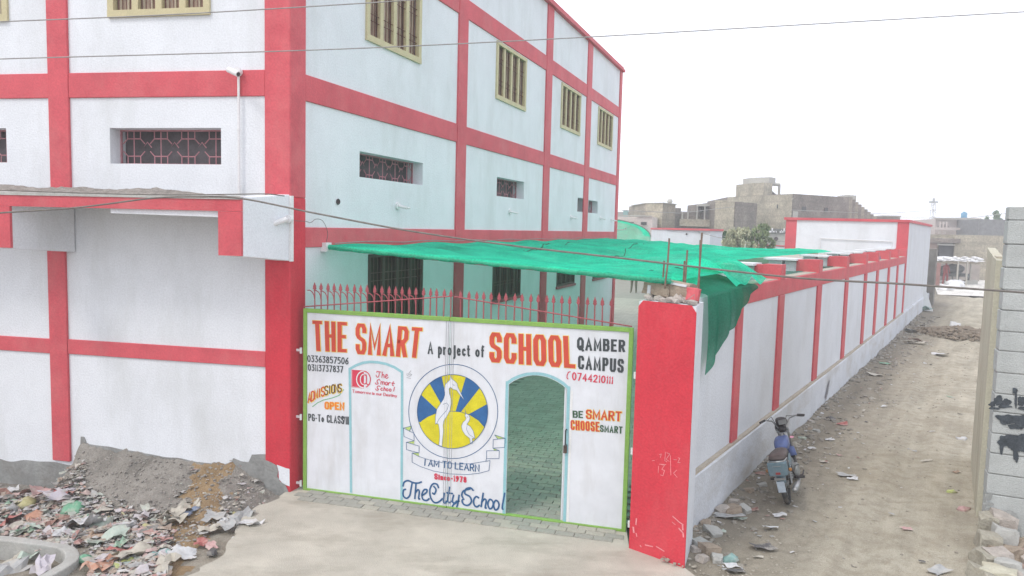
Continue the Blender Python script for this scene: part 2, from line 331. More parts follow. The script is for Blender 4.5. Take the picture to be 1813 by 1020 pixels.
# ================================================================== THE SETTING
def front_uo(x, y):
    d = azd(AZ_F); n = Vector((-math.sin(ANG_F), math.cos(ANG_F), 0)); p = Vector((x, y, 0))-PC
    k = d.x*n.y-d.y*n.x
    return (p.x*n.y-p.y*n.x)/k, (d.x*p.y-d.y*p.x)/k
def sm(a, b, x): t = max(0, min(1, (x-a)/(b-a))); return t*t*(3-2*t)
def ground_h(x, y):
    u, o = front_uo(x, y)
    h = -.035
    sl_ = (Vector((x, y, 0))-B0).dot(Vector((math.cos(AZ_B), -math.sin(AZ_B), 0)))
    if -.2 < sl_ < 5.3 and y > 5: h = -.17
    if u > -.5 and o > -1:
        left = sm(.3, 3.6, u)
        h -= .24*left*(1-sm(2.0, 3.2, o))
        # mud bank heaped on the foot of the front wall
        top = .35-.045*(3.0-u) if u < 3.05 else .50*(1-sm(3.02, 3.2, u))
        
        run = .95+.25*math.sin(u*1.3)
        b = (top+.035+.24*left)*max(0, 1-max(0, o)/run)**1.25*sm(.12, .8, u) if u < 3.35 else 0
        if u > 3.02: b *= 1-sm(3.02, 3.35, u)
        h = max(h, h+b)
        a = .03+.05*min(1, max(0, o)*2)
        if b > .005: a = .045
        h += (nz2(x, y, 2.4, 5)*a+nz2(x, y, 9, 2)*.022+nz2(x, y, 25, 8)*.008)*sm(.1, .6, u)
        if b > .01: h += abs(nz2(x, y, 5, 31))*.06+abs(nz2(x, y, 13, 12))*.045+nz2(x, y, 30, 2)*.012
        if 0.3 < u < 5 and o < 3.4: h += .05*sm(.9, 1.6, o)*max(0, nz2(x, y, 1.3, 9))
    return h
def spread(lo, a, b, hi, st):
    v = []; x = lo
    k = a
    seq = [a]; s = st
    while seq[-1] > lo: s *= 1.35; seq.append(seq[-1]-s)
    v = seq[::-1]; v[0] = lo
    x = a
    while x < b-st/2: x += st; v.append(x)
    s = st
    while v[-1] < hi: s *= 1.35; v.append(v[-1]+s)
    v[-1] = hi
    return v
gx = spread(-900, -7.6, -1.9, 900, .04); gy = spread(-40, 5.6, 10.6, 1200, .04)
g = MB(); nxg = len(gx)
for y in gy:
    for x in gx: g.v.append((x, y, ground_h(x, y)))
for j in range(len(gy)-1):
    for i in range(nxg-1):
        g.f.append((j*nxg+i, j*nxg+i+1, (j+1)*nxg+i+1, (j+1)*nxg+i))
ground = struct('ground', g, [DIRT, MUD, OCHRE], True)
for p in ground.data.polygons:
    c = p.center
    if -7.6 < c.x < -1.9 and 5.6 < c.y < 10.6:
        u, o = front_uo(c.x, c.y)
        q = o+nz2(c.x, c.y, 3, 1)*.25
        if -.2 < u < 4.6 and q < 1.15: p.material_index = 1
        # ochre soil strip running down from the bank
        e = abs(u-(1.02-.33*o))
        if o > .02 and e+nz2(c.x, c.y, 4, 3)*.25 < .27 and o < 2.5: p.material_index = 2

# dirt lane between the school wall and the block wall
LANE_W = 4.9
def lane_h(u, s):      # s = distance from school wall to the right
    h = 0.0
    h += .05*math.exp(-(s/.5)**2)*(1+nz2(u, s, 1.1, 3))
    h += nz2(u, s, .6, 1)*.025+nz2(u*.35, s, 3.1, 4)*.012+nz2(u*.6, s, 9, 7)*.004
    for c in (1.75, 3.05): h -= .035*math.exp(-((s-c-.15*math.sin(u*.35))/.15)**2)*(1+.25*nz2(u*.7, s, 1, 14))
    for c in (1.45, 2.05, 2.75, 3.35): h += .016*math.exp(-((s-c-.15*math.sin(u*.35))/.10)**2)
    h += .07*max(0, nz2(u*.5, s, 1.6, 21))*math.exp(-((s-3.6)/.7)**2)*sm(9, 16, u)*4
    return h
lg = MB(); us = []; u = -5.0
while u < 44: us.append(u); u += .06 if u < 8 else (.15 if u < 20 else .4)
ss = [i*.065-.1 for i in range(int(LANE_W/.065)+3)]
for u in us:
    for s in ss:
        p = BW(u, -s, 0); e = sm(-5, -1.2, u)*.99+.0
        z = lane_h(u, s)*e+.012
        if s > 2.4 and u < 1: z -= .0
        if u < -.9: z = min(z, .0+.012)-.05*sm(1.6, -1, s)*0
        lg.v.append((p.x, p.y, z))
n = len(ss)
for i in range(len(us)-1):
    for j in range(n-1): lg.f.append((i*n+j, i*n+j+1, (i+1)*n+j+1, (i+1)*n+j))
struct('lane', lg, LANED, True)
# pale sandy yard where the lane ends
yd = MB(); pts = [gnd(1660, 523), gnd(1746, 527), gnd(1746, 498), gnd(1650, 496)]
yd.add([(p.x, p.y, .05+.02*i) for i, p in enumerate(pts)], [(0, 1, 2, 3)])
struct('sandy_yard', yd, WSOIL)

# concrete apron in front of the gate, with a ragged edge
edge = [(-2.84, 9.30), (-2.90, 9.0), (-3.05, 8.75), (-3.12, 8.35), (-3.0, 7.9), (-2.93, 7.3), (-3.2, 6.8), (-3.7, 6.0), (-4.6, 4.2), (-4.6, -3), (4.6, -3), (3.6, 4.0), (2.7, 5.6), (2.2, 6.5), (1.93, 7.2), (1.87, 7.36), (1.36, 7.80), (1.40, 8.25), (1.45, 8.6)]
ap = []
for i in range(len(edge)-1):
    a, b = Vector(edge[i]), Vector(edge[i+1]); L_ = (b-a).length; k = max(1, int(L_/.07)) if i < 14 and L_ < 3 else 1
    for j in range(k):
        p = a.lerp(b, j/k); q = nz2(p.x, p.y, 3.5, 3)*.10+nz2(p.x, p.y, 12, 3)*.03 if 0 < i < 14 else 0
        ap.append((p.x+q, p.y+q*.5))
ap.append(edge[-1]); ap.append((-2.60, 9.62))
am = MB(); am.prism(ap, -.08, .022)
struct('concrete_apron', am, APR)

# courtyard: paving base plus pavers
cy = MB(); q = [SW(.3, 0, 0), SW(0.2, .3, 0), Vector((1.45, 8.5, 0)), BW(-.3, .1, 0), BW(34, 0.1, 0), SW(60, 10, 0), SW(60, -30, 0), SW(20, -30, 0), SW(18.2, -.3, 0)]
cy.add([(p.x, p.y, .006) for p in q], [tuple(range(len(q)))])
court = struct('courtyard_floor', cy, M('paver_joint', (.27, .265, .225), var=.15, scale=2, bump=.3))
pm = bevel  # pavers: bricks laid across the gateway; nearest 300 are single objects
pv = MB().box(-.105, .105, -.052, .052, 0, .02).mesh('paver', PAV); pv2 = MB().box(-.105, .105, -.052, .052, 0, .02).mesh('paver', PAV2)
ga = Vector((math.cos(ANG_G), math.sin(ANG_G), 0)); gb = Vector((-math.sin(ANG_G), math.cos(ANG_G), 0))
cand = []
for r_ in range(-3, 35):
    for c in range(0, 20):
        u = .115+c*.22+(.11 if r_ % 2 else 0); v = r_*.113+.03
        if u > GLEN-.02+.0: continue
        cand.append((u, v))
vis = [c for c in cand if c[1] < .0 or (2.2 < c[0] < 4.1 and c[1] < 2.4)]
vis.sort(key=lambda c: (c[1] >= 0, c[1]))
vis = vis[:290]; vset = set(vis); rest = MB()
for c in cand:
    p = GL+ga*c[0]+gb*c[1]
    if c in vset:
        o = put('paver', pv if random.random() < .6 else pv2, court, (p.x, p.y, .009+random.uniform(-.002, .004) if c[1] > -.02 else .012+random.uniform(-.001, .005)), (random.uniform(-.012, .012), random.uniform(-.012, .012), ANG_G+random.uniform(-.02, .02)))
    else:
        rest.add([(p.x+ga.x*a+gb.x*b, p.y+ga.y*a+gb.y*b, z) for z in (.005, .028) for a, b in ((-.105, -.052), (.105, -.052), (.105, .052), (-.105, .052))],
                 [(4, 5, 6, 7), (0, 1, 5, 4), (1, 2, 6, 5), (2, 3, 7, 6), (3, 0, 4, 7)])
u0 = GL+gb*3.9
k = 0
for r_ in range(0, 150):
    for c in range(-6, 40):
        p = GL+ga*(c*.33+(.16 if r_ % 2 else 0))+gb*(3.90+r_*.17)
        if (p-B0).dot(Vector((-azd(AZ_B).y, azd(AZ_B).x, 0))) < .3 or ((p-PC).dot(Vector((azd(AZ_S).y, -azd(AZ_S).x, 0))) < .2 and (p-PC).dot(azd(AZ_S)) < 18): continue
        rest.add([(p.x+ga.x*a+gb.x*b, p.y+ga.y*a+gb.y*b, .026) for a, b in ((-.158, -.078), (.158, -.078), (.158, .078), (-.158, .078))], [(0, 1, 2, 3)])
ro = part('pavers', rest, PAV2, court); ro['kind'] = 'stuff'

# ================================================================== THE SCHOOL BUILDING
school = thing('school_building', 'white three storey school building with red painted bands and pilasters', 'building', PC)
def fpart(name, mb, mat, parent=None, loc=(0, 0, 0), **k): return part(name, mb, mat, parent or school, loc, ANG_F, **k)     # local x = u, +y = outwards
def spart(name, mb, mat, parent=None, loc=(0, 0, 0), **k): return part(name, mb, mat, parent or school, loc, ANG_S, **k)     # local x = u, -y = outwards
TOP = 9.0
f_vents = [(.94, 2.55, 4.20, 4.66), (4.15, 5.76, 4.20, 4.66), (7.3, 8.9, 4.20, 4.66)]
f_wins = [(1.12, 2.48, 6.12, 7.27), (4.10, 5.46, 6.12, 7.27), (7.3, 8.7, 6.12, 7.27)]
s_vents = [(1.58, 3.51, 4.17, 4.54), (6.80, 8.46, 4.15, 4.55), (12.94, 13.66, 4.0, 4.40), (14.12, 15.25, 4.0, 4.38)]
s_wins = [(1.75, 3.30, 6.2, 7.27), (6.65, 8.32, 6.2, 7.27), (11.11, 12.84, 6.2, 7.27), (14.94, 16.74, 6.2, 7.27)]
s_low = [(1.83, 3.54, 1.0, 3.04), (6.68, 8.35, 1.93, 3.0), (11.15, 12.83, 1.93, 3.0), (14.9, 16.6, 1.93, 3.0)]
LEN_S, LEN_F = 17.9, 11.5
fpart('front_wall', gridwall((.32, LEN_F), (-.6, TOP), f_vents+f_wins, -.30, 0), WHITE)
spart('side_wall', gridwall((.29, LEN_S), (-.6, TOP), s_vents+s_wins+s_low, 0, .30), WHITE)
# closed back, roof and floors keep the rooms dark
bk = MB(); c4 = [SW(.35, -.25, 0), SW(LEN_S, -.25, 0), SW(LEN_S, -.25, 0)+azd(AZ_F)*(LEN_F-.3), FR(LEN_F, -.2, 0)]
L4 = [(p-PC) for p in c4]
for zz in (3.3, 6.0, TOP-.12): bk.prism([(p.x, p.y) for p in L4], zz-.06, zz+.06)
part('floor_slab', bk, CONC, school)
bw_ = MB(); bw_.add([(L4[1].x, L4[1].y, -.5), (L4[2].x, L4[2].y, -.5), (L4[2].x, L4[2].y, TOP), (L4[1].x, L4[1].y, TOP)], [(0, 1, 2, 3)])
bw_.add([(L4[2].x, L4[2].y, -.5), (L4[3].x, L4[3].y, -.5), (L4[3].x, L4[3].y, TOP), (L4[2].x, L4[2].y, TOP)], [(0, 1, 2, 3)])
part('back_wall', bw_, WHITE, school)
# corner column: square, with bright lower half
cc = MB(); a = [FR(0, .0, 0), FR(.32, .0, 0), FR(.32, -.35, 0), SW(.29, 0, 0)]
dd = azd(AZ_F); nn = Vector((-math.sin(ANG_F), math.cos(ANG_F), 0)); ns = Vector((azd(AZ_S).y, -azd(AZ_S).x, 0))
cq = [PC+ns*.035+nn*.035, FR(.32, .035, 0), FR(.32, -.32, 0), SW(.29, -.05, 0), SW(.29, .035, 0)]
cq = [(p-PC) for p in cq]
bevel(part('corner_column', cc.prism([(p.x, p.y) for p in cq], 3.80, TOP), RED, school), .012)
bevel(part('corner_column', MB().prism([(p.x, p.y) for p in cq], .0, 3.80), REDB, school, label='brighter red lower part of the corner column'), .012)
# pilasters and bands, front
for (a, b, z0, z1, mt) in [(3.14, 3.45, 3.72, TOP, RED), (3.25, 3.53, .13, 3.04, RED), (6.3, 6.6, 3.72, TOP, RED), (6.4, 6.7, .0, 3.04, RED)]:
    bevel(fpart('pilaster', MB().box(a, b, -.01, .034, z0, z1), mt), .006)
for (a, b, z0, z1) in [(.32, 3.14, 5.05, 5.37), (3.45, 6.3, 5.05, 5.37), (6.6, LEN_F, 5.05, 5.37), (.32, 3.25, 1.63, 1.83), (3.53, 6.4, 1.62, 1.82), (6.7, LEN_F, 1.62, 1.82), (.32, LEN_F, 7.35, 7.68), (.32, 3.1, 3.05, 3.42)][:7]:
    bevel(fpart('band', MB().box(a, b, -.01, .024, z0, z1), RED), .006)
# side
spil = [(4.78, 5.17), (9.77, 10.22), (13.5, 13.98), (17.62, 17.93)]
for a, b in spil: bevel(spart('pilaster', MB().box(a, b, -.034, .01, 3.3, TOP), RED), .006)
for a, b in spil: bevel(spart('pilaster', MB().box(a, b, -.034, .01, 0, 3.3), RED), .006)
xs = [.29, 4.78, 5.17, 9.77, 10.22, 13.5, 13.98, 17.62]
for z0, z1 in ((3.17, 3.43), (5.04, 5.37), (7.35, 7.70)):
    for i in range(0, 8, 2): bevel(spart('band', MB().box(xs[i], xs[i+1], -.024, .01, z0, z1), RED), .006)
cn = MB().box(.30, LEN_S+.06, -.11, .05, TOP-.06, TOP+.02).box(.30, LEN_S+.03, -.06, .04, TOP+.02, TOP+.10)
spart('cornice', cn, RED)
fpart('cornice', MB().box(-.05, LEN_F, -.05, .11, TOP-.06, TOP+.06), RED)
# bare cement plinth along the street front, with the ragged paint line above it
pl = MB(); prev = None; pts = []
def plinth_top(u):
    base = .055 if u > 3.08 else .02
    if u > 3.0: t = .06+nz2(u, 0, 3, 4)*.05
    if 3.0 < u < 3.12: t = .49
    elif u <= 3.0: t = .385-.05*(3.0-u)+nz2(u, 0, 4, 4)*.025
    if u < .82: t = .37+nz2(u, 0, 5, 9)*.05
    if u < .55: t = .47+nz2(u, 0, 6, 9)*.03
    return t
u = LEN_F
cols = []
while u > .33: cols.append(u); u -= .045
cols.append(.325)
for u in cols: pl.v += [(u, .012, -.6), (u, .014, plinth_top(u)), (u, -.01, plinth_top(u))]
for i in range(len(cols)-1):
    a = i*3; pl.f += [(a, a+3, a+4, a+1), (a+1, a+4, a+5, a+2)]
fpart('plinth', pl, CEM)
# cement patch on the foot of the corner column, white primer beside it
pp = MB(); poly = [(.325, .42), (.27, .41), (.20, .385), (.15, .36), (.13, .28), (.14, .22), (.10, .15), (.03, .12), (-.02, .02), (-.03, -.1), (.325, -.1)]
pp.add([(x, .048, z) for x, z in poly], [tuple(range(len(poly)))]); fpart('cement_patch', pp, CEM)
pp = MB(); poly = [(.15, .37), (.02, .335), (-.028, .33), (-.03, .10), (.06, .12), (.12, .18), (.125, .28)]
pp.add([(x, .044, z) for x, z in poly], [tuple(range(len(poly)))]); fpart('white_primer_patch', pp, WHITE)

_mesh = {}
def cached(key, fn):
    if key not in _mesh: _mesh[key] = fn()
    return _mesh[key]
def upper_window(a, b, z0, z1, ang, out, mats=(YEL, SHUT, ROD)):
    """Yellow framed four-light window with rods; out = sign of the outward local y."""
    w_, h_ = round(b-a, 2), round(z1-z0, 2); yo = out*.0
    d = azd(AZ_F) if out > 0 else azd(AZ_S)
    loc = d*a+Vector((0, 0, z0))
    def fr():
        m = MB(); t = .075
        m.box(-.05, w_+.05, out*.035-.0, -out*.05, -.06, t*.4); m.box(-.05, w_+.05, out*.035, -out*.05, h_-t*.4, h_+.04)
        m.box(-.05, t*.5, out*.03, -out*.05, t*.4, h_-t*.4); m.box(w_-t*.5, w_+.05, out*.03, -out*.05, t*.4, h_-t*.4)
        return m.mesh('window_frame', mats[0])
    win = put('window', cached(('fr', w_, h_, out), fr), school, loc, ang)
    pw = w_/4
    mu = cached(('mu', h_, out), lambda: MB().box(-.045, .045, out*.012, -out*.05, .03, h_-.03).mesh('mullion', mats[0]))
    for k in (1, 2, 3): put('mullion', mu, win, (k*pw, 0, 0))
    def gr():
        m = MB()
        for k in range(4):
            for j in range(4):
                x = k*pw+.055+(pw-.11)*(j+.5)/4
                m.tube([(x, -out*.02, .03), (x, -out*.02, h_-.03)], .0065, 4, False)
            for zf in (.25, .34, .66, .75):
                m.tube([(k*pw+.03, -out*.012, h_*zf), (k*pw+.06, -out*.012, h_*zf-.012), ((k+1)*pw-.045, -out*.012, h_*zf-.012)], .006, 4, False)
        return m.mesh('window_grille', mats[2])
    put('window_grille', cached(('gr', w_, h_, out), gr), win)
    def sh(): return MB().box(0, pw-.02, -out*.08, -out*.11, .03, h_-.03).mesh('shutter', mats[1])
    def pale():
        m = MB()
        for j in range(3): m.box(.03+j*pw/3.3, .03+j*pw/3.3+.035, -out*.065, -out*.08, .03, h_-.03)
        return m.mesh('shutter_slats', M('shutter_pale', (.54, .47, .36), var=.1, bump=.1))
    for k in range(4):
        if k == 0 and out < 0:
            s = put('shutter', cached(('sh2', w_, h_, out), lambda: MB().box(pw*.5, pw-.02, -out*.08, -out*.11, .03, h_-.03).mesh('shutter', mats[1])), win, (0, 0, 0)); continue
        s = put('shutter', cached(('sh', w_, h_, out), sh), win, (k*pw+.01, 0, 0))
        put_ = put('shutter_slats', cached(('sl', w_, h_, out), pale), win, (k*pw+.01, 0, 0))
    # window reveal room back, dark
    put('pane', cached(('pn', w_, h_, out), lambda: MB().add([(0, -out*.2, 0), (w_, -out*.2, 0), (w_, -out*.2, h_), (0, -out*.2, h_)], [(0, 1, 2, 3)]).mesh('pane', DARK)), win)
for a, b, z0, z1 in f_wins: upper_window(a, b, z0, z1, ANG_F, 1)
for a, b, z0, z1 in s_wins: upper_window(a, b, z0, z1, ANG_S, -1)

def vent_window(a, b, z0, z1, ang, out):
    w_, h_ = round(b-a, 2), round(z1-z0, 2); d = azd(AZ_F) if out > 0 else azd(AZ_S); loc = d*a+Vector((0, 0, z0)); y = -out*.20
    def gr():
        m = MB(); cell = .40; nx_ = max(1, int(round(w_/cell))); cell = w_/nx_; r = .0085; zc = h_/2
        for k in range(nx_+1):
            cx = k*cell; s_ = .062
            dia = [(cx-s_, zc), (cx, zc+s_*1.15), (cx+s_, zc), (cx, zc-s_*1.15), (cx-s_, zc)]
            ok = [p for p in dia if -.001 <= p[0] <= w_+.001]
            if len(ok) == 5: m.tube([(p[0], y, p[1]) for p in dia], r, 4, False)
            for sx in (-1, 1):
                for sz in (-1, 1):
                    x1, x2 = cx+sx*.04, cx+sx*.105
                    if x1 < 0 or x2 > w_: continue
                    z_1, z_2 = zc+sz*.05, zc+sz*.115
                    m.tube([(x1, y, z_1), (x2, y, z_2), (x2, y, zc+sz*h_/2)], r, 4, False)
                    xm = cx+sx*cell/2
                    if 0 < xm < w_: m.tube([(x2, y, z_2), (xm, y, z_2)], r, 4, False)
            if k < nx_: m.tube([(cx+cell/2, y, 0), (cx+cell/2, y, h_)], r, 4, False)
        return m.mesh('window_grille', GRILL)
    def fr():
        m = MB(); t = .02; ya, yb = y-.012, y+.012
        m.box(0, w_, ya, yb, 0, t); m.box(0, w_, ya, yb, h_-t, h_); m.box(0, t, ya, yb, t, h_-t); m.box(w_-t, w_, ya, yb, t, h_-t)
        return m.mesh('window_frame', GRILL)
    win = put('window', cached(('vf', w_, h_, out), fr), school, loc, ang)
    put('window_grille', cached(('vg', w_, h_, out), gr), win)
    put('pane', cached(('vp', w_, h_, out), lambda: MB().add([(0, -out*.29, 0), (w_, -out*.29, 0), (w_, -out*.29, h_), (0, -out*.29, h_)], [(0, 1, 2, 3)]).mesh('pane', M('dusty_pane', (.105, .095, .10), var=.35, scale=3, bump=0))), win)
for a, b, z0, z1 in f_vents: vent_window(a, b, z0, z1, ANG_F, 1)
for a, b, z0, z1 in s_vents: vent_window(a, b, z0, z1, ANG_S, -1)
def low_window(a, b, z0, z1):
    w_, h_ = b-a, z1-z0; d = azd(AZ_S); loc = d*a+Vector((0, 0, z0)); t = .05
    m = MB().box(0, w_, -.02, .05, 0, t).box(0, w_, -.02, .05, h_-t, h_).box(0, t, -.02, .05, t, h_-t).box(w_-t, w_, -.02, .05, t, h_-t)
    win = put('window', m.mesh('window_frame', DBROWN), school, loc, ANG_S)
    for k in (1, 2, 3): put('mullion', MB().box(w_*k/4-.03, w_*k/4+.03, -.01, .05, t, h_-t).mesh('mullion', DBROWN), win)
    g_ = MB()
    for k in range(16): g_.tube([(w_*(k+.5)/16, .0, 0), (w_*(k+.5)/16, .0, h_)], .007, 4, False)
    for zf in (.3, .36, .8, .86): g_.tube([(0, -.004, h_*zf), (w_, -.004, h_*zf)], .006, 4, False)
    put('window_grille', g_.mesh('window_grille', M('brown_rods', (.16, .10, .085), var=.1, bump=0)), win)
    put('shutter', MB().box(.03, w_-.03, .07, .10, .03, h_-.03).mesh('shutter', M('dark_shutter', (.065, .045, .035), var=.3, scale=3)), win)
    put('window_sill', MB().box(-.05, w_+.05, -.05, 0, -.06, 0).mesh('window_sill', RAIL), win)
for a, b, z0, z1 in s_low: low_window(a, b, z0, z1)

# canopy over the street: slab, sloping end brackets, red front frame
nF = Vector((-math.sin(ANG_F), math.cos(ANG_F), 0)); dS = -azd(AZ_S)          # projects straight out along the side-wall line
can = put('canopy', MB().mesh('canopy', WHITE), school)
def cpt(u, p, z): q = azd(AZ_F)*u+dS*p; return (q.x, q.y, z)
def hexa(c8): return MB().add(c8, [(0, 3, 2, 1), (4, 5, 6, 7), (0, 1, 5, 4), (1, 2, 6, 5), (2, 3, 7, 6), (3, 0, 4, 7)])
PJ = .90; CL = 5.4
# slab with slightly irregular top
sb = hexa([cpt(.02, 0, 3.66), cpt(CL, 0, 3.66), cpt(CL, PJ-.03, 3.60), cpt(.02, PJ-.03, 3.60), cpt(.02, 0, 3.80), cpt(CL, 0, 3.80), cpt(CL, PJ-.03, 3.745), cpt(.02, PJ-.03, 3.745)])
o = part('canopy_slab', sb, SOFF, can)
br = hexa([cpt(-.03, -.02, 3.00), cpt(.16, -.02, 3.00), cpt(.16, PJ-.035, 3.08), cpt(-.03, PJ-.035, 3.08), cpt(-.03, -.02, 3.84), cpt(.16, -.02, 3.84), cpt(.16, PJ-.035, 3.76), cpt(-.03, PJ-.035, 3.76)])
bevel(part('canopy_bracket', br, WHITE, can, label='white tapering end panel of the canopy'), .008)
br = hexa([cpt(3.10, .02, 3.02), cpt(3.35, .02, 3.02), cpt(3.35, PJ-.035, 3.08), cpt(3.10, PJ-.035, 3.08), cpt(3.10, .02, 3.655), cpt(3.35, .02, 3.655), cpt(3.35, PJ-.035, 3.60), cpt(3.10, PJ-.035, 3.60)])
part('canopy_bracket', br, WHITE, can)
def face(u0, u1, z0, z1): return hexa([cpt(u0, PJ-.03, z0), cpt(u1, PJ-.03, z0), cpt(u1, PJ, z0), cpt(u0, PJ, z0), cpt(u0, PJ-.03, z1), cpt(u1, PJ-.03, z1), cpt(u1, PJ, z1), cpt(u0, PJ, z1)])
part('canopy_fascia', face(-.03, CL, 3.60, 3.735), RED, can); part('canopy_fascia', face(-.03, .26, 3.09, 3.598), RED, can)
part('canopy_fascia', face(3.08, 3.45, 3.09, 3.598), RED, can)
part('canopy_trim', hexa([cpt(.27, PJ-.13, 3.53), cpt(1.7, PJ-.13, 3.545), cpt(1.7, PJ-.032, 3.545), cpt(.27, PJ-.032, 3.53), cpt(.27, PJ-.13, 3.598), cpt(1.7, PJ-.13, 3.598), cpt(1.7, PJ-.032, 3.598), cpt(.27, PJ-.032, 3.598)]), WHITE, can)
# white angle strip on the end of the canopy
part('canopy_trim', hexa([cpt(-.06, -.0, 3.0), cpt(-.031, -.0, 3.0), cpt(-.031, .05, 3.0), cpt(-.06, .05, 3.0), cpt(-.06, 0, 3.82), cpt(-.031, 0, 3.82), cpt(-.031, .05, 3.82), cpt(-.06, .05, 3.82)]), WPVC, can)
# cement lip along the canopy top
lip = MB(); prev = None; k = 0; u = -.03
while u < CL:
    h1 = .035+.012*nz2(u, 3, 6)
    lip.v += [cpt(u, PJ-.10, 3.74), cpt(u, PJ+.012, 3.735), cpt(u, PJ+.008, 3.735+h1), cpt(u, PJ-.10, 3.745+h1)]
    if k: b = (k-1)*4; lip.f += [(b+1, b+5, b+6, b+2), (b+2, b+6, b+7, b+3), (b, b+4, b+5, b+1)]
    k += 1; u += .05
part('canopy_lip', lip, CONC, can)
# heap of dried grit and sweepings lying along the canopy
db = MB(); rr = random.Random(3); nu, nv = 120, 12
for i in range(nu):
    for j in range(nv):
        u = .45+i*(CL-.5)/(nu-1); p = .05+j*(PJ-.18)/(nv-1); e = math.sin(math.pi*j/(nv-1))**.6
        amp = .03+.07*max(0, nz2(u, 1, 2.3, 6))+.035*sm(.5, 2.2, u)
        z = 3.80-.055*p/PJ+e*(amp+nz2(u, p, 9, 2)*.03+nz2(u, p, 30, 5)*.018)*sm(.4, 1.1, u)
        db.v.append(cpt(u, p, z))
for i in range(nu-1):
    for j in range(nv-1): a = i*nv+j; db.f.append((a, a+1, a+nv+1, a+nv))
gd = put('grit_heap', None, None, PC); me = db.mesh('grit_heap', M('grit', (.27, .25, .225), var=.3, scale=9, bump=.8, bscale=60, fine=.15)); gd.data if False else None
bpy.data.objects.remove(gd); gd = put('grit_heap', me, None, PC); gd['kind'] = 'stuff'; gd['label'] = 'grey grit and dry sweepings lying along the canopy top'; gd['category'] = 'debris'

# small fittings on the side wall: pipe stubs, a drain hole
for (u, z) in ((2.67, 3.79), (7.57, 3.84), (12.3, 3.82), (15.6, 3.86), (17.1, 3.84)):
    m = MB(); r_ = .06; m.tube([(0, .0, 0), (0, -.03, 0)], r_, 12); m.tube([(0, -.03, 0), (.03, -.16, -.03)], .022, 8); m.tube([(.03, -.16, -.03), (.10, -.17, -.03)], .018, 6)
    tag(part('wall_lamp_holder', m, WPVC, None, SW(u, 0, z), ANG_S), {2.67: 'white lamp holder on side wall, under the nearest small barred window', 7.57: 'white lamp holder on side wall, under the second small barred window', 12.3: 'white lamp holder left of the pair of small square windows', 15.6: 'white lamp holder right of the last small square window', 17.1: 'farthest white lamp holder on the side wall'}[u], 'lamp holder', 'lamp holders on the side wall')
m = MB(); m.tube([(0, .02, 0), (0, -.012, 0)], .035, 14); m.torus((0, -.012, 0), .035, .008, n=14, m=5)
spart('drain_hole', m, DARK, school, azd(AZ_S)*1.04+Vector((0, 0, 3.79)))

# CCTV cameras
def cctv(loc, ang, label, pan=0.0):
    t = thing('security_camera', label, 'camera', loc, ang)
    part('junction_box', MB().tube([(0, 0, 0), (0, .06, 0)], .05, 12), WPVC, t)
    part('bracket', MB().tube([(0, .05, 0), (0, .12, -.01), (-.0, .16, -.02)], .014, 6), WPVC, t)
    b = put('camera_body', MB().tube([(0, -.05, 0), (0, .10, 0), (0, .13, 0)], [.035, .035, .037], 12).mesh('camera_body', WPVC), t, (0, .18, -.02), (R(-22), 0, pan))
    put('lens', MB().tube([(0, .12, 0), (0, .135, 0)], .026, 12).mesh('lens', TXDK), b)
    return t
cctv(FR(.66, .035, 5.34), ANG_F, 'white bullet camera on top of the thin white conduit on the front wall', R(75))
q = PC+Vector(cpt(-.06, .07, 3.53)); cctv(q, ANG_F, 'white bullet camera on the end of the canopy at the building corner', R(-60))
tag(part('conduit', MB().tube([(0, .0, 0), (0, .0, 1.5)], .016, 8).tube([(0, 0, .1), (0, 0, .12)], .022, 8).tube([(0, 0, .8), (0, 0, .82)], .022, 8), WPVC, None, FR(.66, .05, 3.82), ANG_F), 'thin white vertical conduit pipe running up the front wall to a camera', 'pipe')

# ================================================================== GATE
gate = thing('school_gate', 'white sheet metal school gate with green frame, painted lettering and bird emblem', 'gate', GL, ANG_G)
GH = 2.40; SY = -.012
def gp(px, py):
    p = onplane(px, py, GL, AZ_G)-GL; return (p.x*math.cos(ANG_G)+p.y*math.sin(ANG_G), p.z)
# wicket opening outline (gate plane metres)
DX0, DX1 = 2.74, 3.44
arch = []
for i in range(13):
    t = i/12; x = DX0+(DX1-DX0)*t; arch.append((x, 1.635+.135*math.sin(math.pi*t)**.8))
def sheet(x0, x1, mat, name, hole=None):
    m = MB(); y0, y1 = SY, SY+.006; z0, z1 = .05, GH-.05
    if not hole: m.box(x0, x1, y0, y1, z0, z1)
    else:
        for a, b, c, d in ((x0, DX0, z0, z1), (DX1, x1, z0, z1)): m.box(a, b, y0, y1, c, d)
        n_ = len(arch); vs = [(x, y, z) for y in (y0, y1) for (x, z) in arch]+[(x, y, z1) for y in (y0, y1) for (x, z) in arch]
        fs = []
        for i in range(n_-1):
            fs += [(i, i+1, 2*n_+i+1, 2*n_+i), (n_+i+1, n_+i, 3*n_+i, 3*n_+i+1), (i+1, i, n_+i, n_+i+1)]
        m.add(vs, fs)
    return part(name, m, mat, gate)
MID = 1.985
sheet(.05, MID-.004, GWHITE, 'gate_leaf'); sheet(MID+.004, GLEN-.05, GWHITE, 'gate_leaf', True)
for x in (MID-.035, MID+.035): part('centre_strip', MB().box(x-.012, x+.012, SY-.0012, SY, .05, GH-.05), GWHITE, gate)
for x in (MID-.048, MID-.022, MID+.022, MID+.048): part('strip_edge_shade', MB().box(x-.0014, x+.0014, SY-.0075, SY, .05, GH-.05), M('shade_line_grey', (.42, .43, .44), bump=0), gate)  # grey lines drawn in for the shading along the strip edges
fy0, fy1 = -.028, .022
